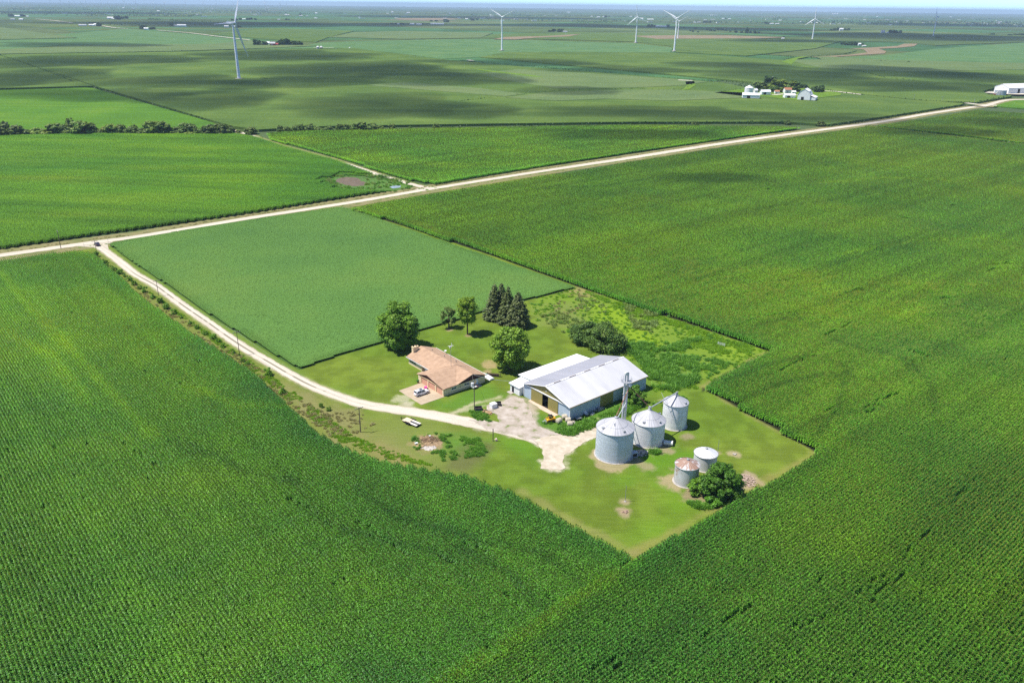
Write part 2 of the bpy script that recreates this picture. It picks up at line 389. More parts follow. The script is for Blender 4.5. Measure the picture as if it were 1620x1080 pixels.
for (px, py, r, cc, s) in [(972, 722, 5.9, (0.40, 0.31, 0.20), 30), (1020, 738, 2.6, (0.33, 0.27, 0.17), 31), (1040, 706, 4.2, (0.36, 0.28, 0.19), 32), (1086, 690, 2.0, (0.30, 0.24, 0.16), 33), (1076, 760, 4.3, (0.40, 0.30, 0.20), 34), (1100, 786, 4.0, (0.30, 0.22, 0.15), 35),
                          (1181, 760, 3.6, (0.42, 0.32, 0.23), 36), (1135, 716, 0.9, (0.40, 0.30, 0.2), 37), (1162, 718, 1.6, (0.42, 0.34, 0.22), 38), (989, 793, 1.3, (0.42, 0.33, 0.22), 39), (988, 809, 1.8, (0.42, 0.31, 0.22), 40), (775, 577, 2.9, (0.42, 0.31, 0.17), 41), (771, 588, 1.4, (0.4, 0.3, 0.17), 42),
                          (677, 702, 4.2, (0.36, 0.25, 0.15), 43), (740, 531, 1.0, (0.3, 0.2, 0.14), 44), (711, 522, 1.3, (0.36, 0.27, 0.17), 45), (845, 646, 2.2, (0.42, 0.33, 0.25), 46), (1075, 657, 2.0, (0.42, 0.36, 0.24), 47), (1050, 634, 1.3, (0.38, 0.34, 0.2), 48), (1040, 664, 2.5, (0.42, 0.36, 0.24), 49), (950, 665, 2.0, (0.40, 0.34, 0.2), 50), (1155, 800, 2.6, (0.2, 0.16, 0.1), 51), (636, 631, 2.6, (0.46, 0.44, 0.30), 52), (646, 637, 1.8, (0.46, 0.44, 0.32), 53)]:
    c0 = g(px, py)[:2]; a = np.linspace(0, 2 * PI, 20)[:-1]
    zone(C, np.stack([c0[0] + r * np.cos(a), c0[1] + r * np.sin(a)], 1), np.array(cc) * .85, 0.35 + r * .09, r * 0.8, 0.72, s, freq=0.4)
YARD = gp([(742, 664), (790, 668), (786, 655), (768, 648), (772, 640), (790, 638), (812, 627), (826, 631), (838, 645), (842, 660), (848, 672), (870, 682), (896, 688), (880, 700), (862, 706), (840, 697), (800, 686), (770, 679)])
LIME = gp([(845, 696), (870, 690), (900, 687), (920, 682), (947, 672), (950, 690), (930, 697), (908, 711), (893, 720), (890, 730), (895, 741), (872, 744), (855, 741), (862, 725), (858, 712)])
zone(C, YARD, (0.36, 0.31, 0.25), 1.2, 4.5, 0.9, 71, 0.3); zone(C, LIME, (0.52, 0.46, 0.36), .8, 2.5, 0.9, 72, 0.4)
zone(C, None, (0.42, 0.38, 0.26), 0.8, 1.2, 0.8, 60, 0.6, line=gp([(715, 655), (745, 640), (790, 628)]), width=0.5)
zone(C, None, (0.42, 0.38, 0.26), 0.6, 1.4, 0.6, 61, 0.6, line=gp([(700, 656), (760, 643), (800, 635)]), width=0.3)
zone(C, None, (0.50, 0.44, 0.33), 0.7, 0.5, 0.7, 62, 0.6, line=DRIVE, width=2.1)
zone(C, None, (0.22, 0.20, 0.075), 1.2, 1.2, 0.8, 63, 0.2, line=ROAD, width=7.0)
zone(C, None, (0.12, 0.19, 0.03), 1.5, 1.2, 0.8, 64, 0.2, line=gp([(180, 391), (300, 480), (445, 574), (470, 592)]), width=2.2)
zone(C, None, (0.26, 0.22, 0.09), 0.9, 1.5, 0.8, 65, 0.25, line=gp([(1220, 553), (1112, 611)]), width=0.5)
zone(C, None, (0.28, 0.22, 0.09), 0.9, 1.8, 0.4, 66, 0.25, line=gp([(1290, 719), (1003, 874)]), width=0.8)
zone(C, None, (0.24, 0.21, 0.09), 0.9, 1.8, 0.42, 67, 0.25, line=gp([(1003, 874), (960, 852), (922, 833), (872, 804), (822, 777)]), width=1.0)
zone(C, None, (0.26, 0.21, 0.10), 1.0, 1.6, 0.6, 68, 0.25, line=gp([(1290, 714), (1112, 613)]), width=0.4)
zone(C, None, (0.40, 0.36, 0.27), 0.5, 0.6, 0.6, 69, 0.6, line=gp([(640, 640), (660, 652), (720, 664)]), width=1.6)
for P, cc in ((A_POLY, (0.022, 0.026, 0.012)), (B_POLY, (0.022, 0.026, 0.012)), (SOY, (0.04, 0.09, 0.02))): zone(C, P, cc, 0.4, 0.3, 1.0, 70)
nu, nw = len(lu), len(lw)
hz = 0.10 * fbm(X * .3, Y * .3, 5, 3)
i = np.arange(nw - 1)[:, None]; j = np.arange(nu - 1)[None, :]
Q = np.stack([i * nu + j, i * nu + j + 1, (i + 1) * nu + j + 1, (i + 1) * nu + j], -1).reshape(-1, 4)
m_turf = bpy.data.materials.new('turf'); m_turf.use_nodes = True; t = m_turf.node_tree; b = t.nodes['Principled BSDF']; b.inputs['Roughness'].default_value = 0.95; b.inputs['Specular IOR Level'].default_value = 0.1
va = t.nodes.new('ShaderNodeVertexColor'); va.layer_name = 'Col'
ge = t.nodes.new('ShaderNodeNewGeometry'); nn = N(t, 'ShaderNodeTexNoise', Scale=3.5, Detail=5, Roughness=0.75); t.links.new(ge.outputs['Position'], nn.inputs[0])
mp = N(t, 'ShaderNodeMapping', Scale=(0.25, 3.0, 1)); mp.inputs['Rotation'].default_value = (0, 0, -TH); t.links.new(ge.outputs['Position'], mp.inputs[0])
ns = N(t, 'ShaderNodeTexNoise', Scale=0.6, Detail=2); t.links.new(mp.outputs[0], ns.inputs[0])
gr = ramp(t, nn.outputs[0], [(0.38, 0.42, 0.40), (1.62, 1.58, 1.5)], [0.22, 0.78]); gs = ramp(t, ns.outputs[0], [(0.89, 0.91, 0.89), (1.11, 1.09, 1.1)], [0.3, 0.7])
cc = mixc(t, 1.0, va.outputs[0], gr, 'MULTIPLY'); cc = mixc(t, 1.0, cc, gs, 'MULTIPLY'); t.links.new(cc, b.inputs['Base Color'])
bp = N(t, 'ShaderNodeBump', Strength=0.7, Distance=0.12); t.links.new(nn.outputs[0], bp.inputs['Height']); t.links.new(bp.outputs[0], b.inputs['Normal'])
lawn = mesh_np('lawn', np.stack([X, Y, hz * 0], -1).reshape(-1, 3), Q, m_turf); tag(lawn, kind='structure')
ca = lawn.data.color_attributes.new('Col', 'FLOAT_COLOR', 'POINT')
ca.data.foreach_set('color', np.concatenate([C, np.ones(X.shape + (1,))], -1).astype(np.float32).ravel())

# ------------------------------------------------------------------ roads, drive, yard
def gravelmat(name, mul):
    m = bpy.data.materials.new(name); m.use_nodes = True; t = m.node_tree; b = t.nodes['Principled BSDF']; b.inputs['Roughness'].default_value = 0.95; b.inputs['Specular IOR Level'].default_value = 0.1
    va = t.nodes.new('ShaderNodeVertexColor'); va.layer_name = 'Col'
    ge = t.nodes.new('ShaderNodeNewGeometry'); nn = N(t, 'ShaderNodeTexNoise', Scale=2.2, Detail=6, Roughness=0.8); t.links.new(ge.outputs['Position'], nn.inputs[0])
    gr = ramp(t, nn.outputs[0], [(0.72,) * 3, (1.2,) * 3], [0.3, 0.7]); t.links.new(mixc(t, 1.0, va.outputs[0], gr, 'MULTIPLY'), b.inputs['Base Color']); return m
m_road = gravelmat('road_gravel', 1)
def rcol(u, s, L):
    a = abs(u); nz = fbm(s * .08, np.full(len(s), u * 2), 3)[:, None]
    base = np.array((0.53, 0.475, 0.385)) if a < .8 else np.array((0.36, 0.32, 0.21))
    if 0.2 < a < 0.6: base = base * 1.08
    return base * (0.85 + 0.3 * nz)
def dcol(u, s, L):
    c = rcol(u, s, L)
    if abs(u) < 0.1:
        k = np.clip((s - 40) / 25, 0, 1) * np.clip((225 - s) / 30, 0, 1) * (0.35 + 0.65 * (fbm(s * .15, s * 0, 4) > 0.42)); c = c * (1 - 0.8 * k[:, None]) + np.array((0.13, 0.12, 0.07)) * 0.8 * k[:, None]
    k = np.clip((s - 325) / 45, 0, 1)[:, None]; return c * (1 - k) + np.array((0.40, 0.345, 0.29)) * k
strip('road', ROAD, lambda t: 3.0 + 1.2 * np.clip((t - .27) / .08, 0, 1), 0.06, m_road, 0.5, 2.0, rcol, 1)
def scol(u, s, L):
    k = (np.clip((s - 92) / 20, 0, 1) * np.clip((s[-1] - 95 - s) / 25, 0, 1))[:, None]; return rcol(u, s, L) * (1 - k) + np.array((0.13, 0.20, 0.035)) * k
strip('side_road', ROAD2, lambda t: 2.5 - .5 * t, 0.05, m_road, 0.5, 2.0, scol, 2)
strip('driveway', DRIVE, lambda t: 1.95 + 1.0 * np.clip((t - .75) / .2, 0, 1), 0.04, m_road, 0.45, 1.0, dcol, 3)
m_apron = mat('junction_gravel', (0.46, 0.41, 0.325), rough=.95, coord='W', scale=2, var=.15)
patch('road_junction', gp([(118, 389.5), (165, 382), (200, 377.5), (182, 381), (170, 387), (172, 394), (184, 407), (168, 402), (156, 394), (148, 391)]), 0.03, m_apron, .4, 1.0, 1)
patch('side_road_junction', gp([(640, 287), (662, 293), (690, 297), (735, 288.5), (700, 296), (672, 300), (655, 300), (666, 297)]), 0.03, m_apron, .3, 1.0, 4)
m_yard = mat('yard_gravel', (0.4, 0.35, 0.3), rough=.95, coord='W', scale=0.35, detail=8, cols=[(0.13, 0.185, 0.04), (0.34, 0.29, 0.23), (0.42, 0.365, 0.31), (0.48, 0.43, 0.37)])
m_lime = mat('crushed_limestone', (0.6, 0.55, 0.45), rough=.95, coord='W', scale=0.5, detail=8, cols=[(0.38, 0.32, 0.23), (0.48, 0.415, 0.32), (0.57, 0.51, 0.41)])
patch('yard', YARD, 0.05, m_yard, .9, .6, 2, freq=.5)
patch('limestone_yard', LIME, 0.062, m_lime, .7, .5, 6, freq=.7)

# ------------------------------------------------------------------ crops
def corn_chunk(name, rows, length, space, nleaf, mats, rng, pitch=0.76, wl=1.0, segs=3, tassel=0.5, H=2.35):
    V = []; Q = []; MI = []
    for r in range(rows):
        y0 = (r - (rows - 1) / 2) * pitch
        for xx in np.arange(-length / 2 + space / 2, length / 2, space):
            x = xx + rng.uniform(-.05, .05); y = y0 + rng.uniform(-.05, .05); h = H * rng.uniform(.88, 1.08)
            plane = rng.uniform(0, PI)
            for L in range(nleaf):
                f = (L + rng.uniform(0, .8)) / nleaf; z0 = h * (0.34 + 0.56 * f)
                az = plane + PI * (L % 2) + rng.normal(0, .35); ln = wl * rng.uniform(.55, .85) * (1.05 - 0.45 * f); wd = wl * rng.uniform(.075, .115)
                up = 0.25 + 0.55 * f
                c, s = math.cos(az), math.sin(az); o = len(V)
                for k in range(segs + 1):
                    t = k / segs; rr = ln * (t ** 0.9); zz = z0 + ln * (up * t * 1.1 - (0.45 + 0.75 * up) * t * t) + rng.uniform(-.02, .02)
                    ww = wd * (1 - t) ** .6 if k else wd * .7
                    tw = rng.uniform(-.35, .35)
                    V.append((x + c * rr - s * ww, y + s * rr + c * ww, zz + ww * tw)); V.append((x + c * rr + s * ww, y + s * rr - c * ww, zz - ww * tw))
                for k in range(segs): Q.append((o + 2 * k, o + 2 * k + 1, o + 2 * k + 3, o + 2 * k + 2)); MI.append(0)
            if rng.uniform() < tassel:
                for q in range(2):
                    a = rng.uniform(0, PI); c, s = math.cos(a) * .06 * wl, math.sin(a) * .06 * wl; o = len(V)
                    V += [(x - c, y - s, h * .92), (x + c, y + s, h * .92), (x + 1.6 * c, y + 1.6 * s, h * 1.1), (x - 1.6 * c, y - 1.6 * s, h * 1.1)]
                    Q.append((o, o + 1, o + 2, o + 3)); MI.append(1)
    return mesh_np(name, V, Q, mats, link=False, mi=MI)
def scatter_group(coll):
    ng = bpy.data.node_groups.new('scatter_' + coll.name, 'GeometryNodeTree')
    ng.interface.new_socket('Geometry', in_out='INPUT', socket_type='NodeSocketGeometry'); ng.interface.new_socket('Geometry', in_out='OUTPUT', socket_type='NodeSocketGeometry')
    i = ng.nodes.new('NodeGroupInput'); o = ng.nodes.new('NodeGroupOutput'); ins = ng.nodes.new('GeometryNodeInstanceOnPoints'); ci = ng.nodes.new('GeometryNodeCollectionInfo')
    ci.inputs['Collection'].default_value = coll; ci.inputs['Separate Children'].default_value = True; ci.inputs['Reset Children'].default_value = True
    def na(nm, ty):
        a = ng.nodes.new('GeometryNodeInputNamedAttribute'); a.data_type = ty; a.inputs['Name'].default_value = nm; return a.outputs['Attribute']
    e = ng.nodes.new('FunctionNodeEulerToRotation'); ng.links.new(na('rot', 'FLOAT_VECTOR'), e.inputs[0])
    ng.links.new(i.outputs[0], ins.inputs['Points']); ng.links.new(ci.outputs[0], ins.inputs['Instance']); ins.inputs['Pick Instance'].default_value = True
    ng.links.new(na('idx', 'INT'), ins.inputs['Instance Index']); ng.links.new(e.outputs[0], ins.inputs['Rotation']); ng.links.new(na('scl', 'FLOAT_VECTOR'), ins.inputs['Scale'])
    ng.links.new(ins.outputs[0], o.inputs[0]); return ng
GROUPS = {}
def scatter(name, P, rot, scl, idx, coll, tone=None):
    me = bpy.data.meshes.new(name); me.vertices.add(len(P)); me.vertices.foreach_set('co', np.asarray(P, np.float32).ravel())
    a = me.attributes.new('rot', 'FLOAT_VECTOR', 'POINT'); a.data.foreach_set('vector', np.asarray(rot, np.float32).ravel())
    a = me.attributes.new('scl', 'FLOAT_VECTOR', 'POINT'); a.data.foreach_set('vector', np.asarray(scl, np.float32).ravel())
    a = me.attributes.new('idx', 'INT', 'POINT'); a.data.foreach_set('value', np.asarray(idx, np.int32))
    if tone is not None: a = me.attributes.new('tone', 'FLOAT_VECTOR', 'POINT'); a.data.foreach_set('vector', np.asarray(tone, np.float32).ravel())
    o = bpy.data.objects.new(name, me); COL.objects.link(o)
    if coll.name not in GROUPS: GROUPS[coll.name] = scatter_group(coll)
    mod = o.modifiers.new('scatter', 'NODES'); mod.node_group = GROUPS[coll.name]; return o
def protos(name, obs):
    c = bpy.data.collections.new(name)
    for o in obs: c.objects.link(o)
    return c
rng = np.random.default_rng(5)
ST = ((0.25, 1.6, 1), -TH)
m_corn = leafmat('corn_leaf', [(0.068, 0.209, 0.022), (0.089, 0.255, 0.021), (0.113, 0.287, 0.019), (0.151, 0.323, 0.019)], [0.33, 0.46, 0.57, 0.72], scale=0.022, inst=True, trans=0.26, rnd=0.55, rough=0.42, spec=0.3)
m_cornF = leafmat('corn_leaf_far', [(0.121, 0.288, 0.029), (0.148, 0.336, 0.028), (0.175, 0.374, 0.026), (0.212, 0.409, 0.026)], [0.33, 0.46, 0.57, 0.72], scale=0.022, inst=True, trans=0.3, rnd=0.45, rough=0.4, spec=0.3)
m_tas = leafmat('corn_tassel', [(0.20, 0.28, 0.05), (0.27, 0.33, 0.07)], scale=0.03, inst=True, trans=0.3, rnd=0.4)
m_cornl = leafmat('young_corn_leaf', [(0.093, 0.237, 0.022), (0.135, 0.320, 0.019), (0.218, 0.376, 0.024)], [0.3, 0.5, 0.75], scale=0.02, inst=True, trans=0.28, rnd=0.4, rough=0.5, spec=0.2, streak=((0.3, 1.5, 1), R(-8)))
m_cornf = leafmat('hill_corn_leaf', [(0.156, 0.430, 0.053), (0.230, 0.526, 0.047), (0.370, 0.640, 0.042)], [0.3, 0.5, 0.75], scale=0.015, inst=True, trans=0.28, rnd=0.4, rough=0.5, spec=0.2, streak=((0.5, 1.8, 1), 0))
near = protos('corn_near', [corn_chunk('corn_row_%d' % k, 1, 3.0, 0.17, 9, [m_corn, m_tas], rng) for k in range(8)])
far = protos('corn_far', [corn_chunk('corn_block_%d' % k, 4, 6.0, 0.26, 6, [m_cornF, m_tas], rng, wl=1.35, segs=2, tassel=.35) for k in range(5)])
farl = protos('corn_far_young', [corn_chunk('young_corn_block_%d' % k, 4, 6.0, 0.26, 6, [m_cornl, m_cornl], rng, wl=1.35, segs=2, tassel=0) for k in range(5)])
farf = protos('corn_far_hill', [corn_chunk('hill_corn_block_%d' % k, 4, 6.0, 0.26, 6, [m_cornf, m_tas], rng, wl=1.35, segs=2, tassel=.5) for k in range(5)])
def fieldpts(poly, ang, sx, sy, inset=0.0):
    ca, sa = math.cos(ang), math.sin(ang); P = np.asarray(poly)
    a = P[:, 0] * ca + P[:, 1] * sa; b = -P[:, 0] * sa + P[:, 1] * ca
    A, Bv = np.meshgrid(np.arange(a.min(), a.max(), sx), np.arange(b.min(), b.max(), sy)); A = A.ravel(); Bv = Bv.ravel()
    x = A * ca - Bv * sa; y = A * sa + Bv * ca
    return x, y, ca, sa
def inview(x, y, margin=80):
    return (y > 62) & (np.abs(x) < 0.70 * y + 22 + margin)
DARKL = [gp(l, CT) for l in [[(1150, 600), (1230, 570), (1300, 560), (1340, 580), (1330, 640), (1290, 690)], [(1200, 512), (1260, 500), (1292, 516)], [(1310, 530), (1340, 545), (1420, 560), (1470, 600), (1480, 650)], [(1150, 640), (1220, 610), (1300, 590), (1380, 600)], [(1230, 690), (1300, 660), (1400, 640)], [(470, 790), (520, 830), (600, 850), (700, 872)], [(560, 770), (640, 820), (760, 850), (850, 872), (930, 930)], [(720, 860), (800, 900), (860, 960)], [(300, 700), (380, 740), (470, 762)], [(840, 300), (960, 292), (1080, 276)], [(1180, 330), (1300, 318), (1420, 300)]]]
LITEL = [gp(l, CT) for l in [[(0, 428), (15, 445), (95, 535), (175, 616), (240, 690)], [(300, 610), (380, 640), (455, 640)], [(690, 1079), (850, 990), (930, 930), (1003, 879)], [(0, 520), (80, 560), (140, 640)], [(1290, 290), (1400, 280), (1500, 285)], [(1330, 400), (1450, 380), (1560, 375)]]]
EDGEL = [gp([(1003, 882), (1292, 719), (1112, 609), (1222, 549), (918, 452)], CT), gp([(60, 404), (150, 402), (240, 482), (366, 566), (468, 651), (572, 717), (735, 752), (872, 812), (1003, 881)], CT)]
def NEARK(px, py):      # lightens near rows' colour with distance, offsetting self-shading, to meet the far blocks
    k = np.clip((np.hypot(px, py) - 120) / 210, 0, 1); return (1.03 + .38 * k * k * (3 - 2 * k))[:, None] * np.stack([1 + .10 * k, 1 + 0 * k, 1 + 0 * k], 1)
def tones(px, py, ca, sa, seed):
    a = px * ca + py * sa; b = -px * sa + py * ca
    r = (vnoise(b * .7, a * .012, seed) - .5) * .20 + (vnoise(b * .16, a * .006, seed + 5) - .5) * .22
    q = np.clip((fbm(px * .016, py * .016, seed + 2, 5) - .5) * 2.6, -.6, .6)
    T = np.stack([1 + r + .30 * q, 1 + r + .13 * q, 1 + r - .15 * q], 1)
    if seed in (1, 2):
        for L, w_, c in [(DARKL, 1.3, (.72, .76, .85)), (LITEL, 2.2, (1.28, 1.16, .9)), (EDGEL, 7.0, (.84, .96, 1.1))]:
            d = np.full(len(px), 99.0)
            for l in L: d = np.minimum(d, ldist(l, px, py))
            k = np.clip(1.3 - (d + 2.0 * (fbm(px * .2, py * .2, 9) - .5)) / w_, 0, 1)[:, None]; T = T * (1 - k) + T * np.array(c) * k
    return T
def corn_field(name, poly, ang, neardist, ncoll, fcoll, gaps=None, seed=0, hs=1.0, jit=0.03):
    rg = np.random.default_rng(seed)
    x, y, ca, sa = fieldpts(poly, ang, 6.0, 3.04)
    ok = inview(x, y)
    ins = np.ones(len(x), bool); touch = np.zeros(len(x), bool)
    for du in (-2.9, -1.5, 0, 1.5, 2.9):
        for dv in (-1.5, -.75, 0, .75, 1.5):
            q = inpoly(poly, x + du * ca - dv * sa, y + du * sa + dv * ca); ins &= q; touch |= q
    dist = np.hypot(x, y) + rg.normal(0, 28, len(x)); big = ok & ins & (dist > neardist)
    small = ok & touch & ~big
    out = []
    def emit(nm, px, py, coll, nproto, drop=None):
        n = len(px); jx = rg.normal(0, jit, n); px = px - sa * jx; py = py + ca * jx; hn = fbm(px * .06, py * .06, seed, 4); hh = 0.88 + 0.3 * hn
        if gaps is not None: hh = hh * gaps(px, py, rg)
        P = np.stack([px, py, np.zeros(n)], 1); rot = np.zeros((n, 3)); rot[:, 2] = ang + PI * rg.integers(0, 2, n) + rg.normal(0, .012, n)
        scl = np.ones((n, 3)); scl[:, 2] = hh * hs; scl[:, 1] = rg.choice([-1, 1], n) * 1.0
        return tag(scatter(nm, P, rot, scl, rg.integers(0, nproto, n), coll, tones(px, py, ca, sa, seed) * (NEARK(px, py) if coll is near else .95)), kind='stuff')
    if big.any(): out.append(emit(name, x[big], y[big], fcoll, 5))
    # edge and near blocks are laid row by row
    xs, ys = x[small], y[small]
    du, dv = np.meshgrid([-1.5, 1.5], [-1.14, -.38, .38, 1.14]); du = du.ravel(); dv = dv.ravel()
    px = (xs[:, None] + du * ca - dv * sa).ravel(); py = (ys[:, None] + du * sa + dv * ca).ravel()
    k = inpoly(poly, px, py); px, py = px[k], py[k]
    out.append(emit(name, px, py, ncoll, 8))
    return out
GAPL = [gp([p, q], CT) for p, q in [((1340, 945), (1405, 902)), ((1372, 950), (1432, 905)), ((1452, 850), (1478, 828)), ((1428, 878), (1440, 868)), ((1262, 985), (1306, 975)), ((1545, 432), (1580, 414)), ((1553, 432), (1593, 415)), ((1315, 470), (1360, 456)), ((1365, 645), (1420, 620)), ((1375, 650), (1390, 640)),
        ((1330, 516), (1350, 508)), ((1306, 528), (1346, 510)), ((1412, 541), (1465, 560)), ((1220, 590), (1290, 560)), ((1195, 500), (1270, 490)), ((740, 855), (790, 885)), ((745, 905), (775, 925)), ((790, 935), (830, 960)), ((765, 1015), (810, 1042)), ((830, 910), (870, 940)), ((810, 995), (840, 975)), ((700, 880), (715, 890)), ((560, 820), (640, 870)), ((1290, 655), (1330, 640)), ((1505, 790), (1540, 760)), ((930, 1060), (990, 1040)), ((1120, 1000), (1180, 960)), ((430, 770), (500, 810)), ((200, 700), (260, 740))]]
def gaps(px, py, rg):
    d = np.full(len(px), 99.0)
    for l in GAPL: d = np.minimum(d, ldist(l, px, py))
    low = (d < 0.75) & (rg.uniform(size=len(px)) < .6)
    low |= (fbm(px * .5, py * .5, 77, 3) > 0.84) & (fbm(px * .03, py * .03, 78, 3) > .55)
    return np.where(low, 0.55, 1.0)
ND = 265
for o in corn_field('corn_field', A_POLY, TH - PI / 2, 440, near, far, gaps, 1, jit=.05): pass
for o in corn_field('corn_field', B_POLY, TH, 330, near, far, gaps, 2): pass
corn_field('corn_field', C_POLY, TH, 100, near, far, None, 3)
MARSH = gp([(518, 284), (545, 277), (590, 280), (630, 288), (650, 293), (640, 300), (600, 303), (540, 300), (520, 292)])
def marsh_gap(px, py, rg):
    d = sdist(MARSH, px, py) + 10 * (fbm(px * .07, py * .07, 4) - .5); return np.where(d < 3, np.where(d < 0, .02, .4), 1.0)
corn_field('corn_field', G_POLY, R(-8), 100, protos('corn_near_young', [corn_chunk('young_corn_row_%d' % k, 1, 3.0, 0.2, 8, [m_cornl, m_cornl], rng, tassel=0, wl=1.2, segs=2) for k in range(8)]), farl, marsh_gap, 4, .95)
corn_field('corn_field', F_POLY, TH, 100, protos('corn_near_hill', [corn_chunk('hill_corn_row_%d' % k, 1, 3.0, 0.2, 8, [m_cornf, m_tas], rng, wl=1.2, segs=2) for k in range(8)]), farf, None, 5)
# soil under the crops that lie outside the painted farm ground
m_soil = mat('field_soil', (0.03, 0.035, 0.015), rough=1, coord='W', scale=.5)
patch('field_soil', B_POLY, 0.005 - 0.03, m_soil, 0, 50); patch('field_soil', A_POLY, -0.026, m_soil, 0, 50)
patch('field_soil', C_POLY, 0.02, m_soil, 0, 50)
m_gsoil = mat('young_field_soil', (0.035, 0.07, 0.02), rough=1, coord='W', scale=.5)
patch('field_soil', G_POLY, 0.005, m_gsoil, 0, 50); patch('field_soil', F_POLY, 0.005, m_gsoil, 0, 50)
# soybeans: a closed low canopy
m_soy = leafmat('soybean_leaf', [(0.119, 0.261, 0.062), (0.149, 0.302, 0.065), (0.196, 0.329, 0.066)], [0.3, 0.5, 0.75], scale=0.012, trans=0.25, rnd=0.12, rough=0.7, spec=0.1)
def soy_chunk(name, S, n, rng):
    V = []; Q = []
    for k in range(n):
        x, y = rng.uniform(-S / 2, S / 2, 2); row = abs(((y / .76) % 1) - .5) * 2
        z = 0.78 * rng.uniform(.93, 1.03) - 0.08 * (1 - row) * rng.uniform(0, 1); r = rng.uniform(.13, .2); a = rng.uniform(0, PI); tx, ty = rng.normal(0, .12, 2); o = len(V)
        for q in range(4):
            b = a + q * PI / 2; dx, dy = r * math.cos(b), r * math.sin(b); V.append((x + dx, y + dy, z + dx * tx + dy * ty))
        Q.append((o, o + 1, o + 2, o + 3))
    return mesh_np(name, V, Q, m_soy, link=False)
soyc = protos('soybeans', [soy_chunk('soybean_block_%d' % k, 3.04, 420, rng) for k in range(6)])
x, y, ca, sa = fieldpts(SOY, TH, 2.8, 2.8); k = sdist(SOY, x, y) < -2.0; xb_, yb_ = x[k], y[k]
x, y, ca, sa = fieldpts(SOY, TH, .95, .95); dd_ = sdist(SOY, x, y) + .5 * (fbm(x * .4, y * .4, 3) - .5); k = (dd_ < -.35) & (dd_ > -3.9); x = np.concatenate([xb_, x[k]]); y = np.concatenate([yb_, y[k]]); n = len(x); sxy_ = np.where(np.arange(n) < len(xb_), 1.0, .37)
trk = np.ones(n)
for l in [gp([(170, 392), (560, 560)]), gp([(400, 500), (560, 556)]), gp([(430, 512), (545, 548)])][1:]: trk = np.where(ldist(l, x, y) < 1.2, .88, trk)
P = np.stack([x, y, np.zeros(n)], 1); rot = np.zeros((n, 3)); rot[:, 2] = TH + PI * rng.integers(0, 2, n); scl = np.ones((n, 3)); scl[:, 0] = sxy_; scl[:, 1] = sxy_; scl[:, 2] = (0.94 + .12 * fbm(x * .05, y * .05, 9)) * trk
tag(scatter('soybean_field', P, rot, scl, rng.integers(0, 6, n), soyc), kind='stuff')

# tall grass and weeds
def tuft(name, n, h, sp, mats, rng):
    V = []; Q = []
    for k in range(n):
        a = rng.uniform(0, 2 * PI); r = sp * math.sqrt(rng.uniform()); x, y = r * math.cos(a), r * math.sin(a); hh = h * rng.uniform(.5, 1.1); w = rng.uniform(.05, .11); b = rng.uniform(0, PI)
        lx, ly = rng.normal(0, .5, 2) * hh; c, s = math.cos(b) * w, math.sin(b) * w; o = len(V)
        V += [(x - c, y - s, 0), (x + c, y + s, 0), (x + lx + c * .7, y + ly + s * .7, hh), (x + lx - c * .7, y + ly - s * .7, hh * .94)]; Q.append((o, o + 1, o + 2, o + 3))
    return mesh_np(name, V, Q, mats, link=False)
m_w1 = leafmat('weed_leaf', [(0.132, 0.308, 0.044), (0.187, 0.385, 0.044)], scale=.1, rnd=.4); m_w2 = leafmat('sage_weed', [(0.224, 0.328, 0.095), (0.283, 0.361, 0.101)], scale=.1, rnd=.35)
m_w3 = leafmat('dry_grass', [(0.321, 0.323, 0.136), (0.413, 0.374, 0.187)], scale=.1, rnd=.35); m_w4 = leafmat('bright_grass', [(0.195, 0.375, 0.022), (0.240, 0.420, 0.022)], scale=.1, rnd=.35)
tf = protos('tufts', [tuft('tuft_%d' % (4 * a + k), 70, [1.1, 1.3, .9, .55][a], .75, [m_w1, m_w2, m_w3, m_w4][a], rng) for a in range(4) for k in range(2)])
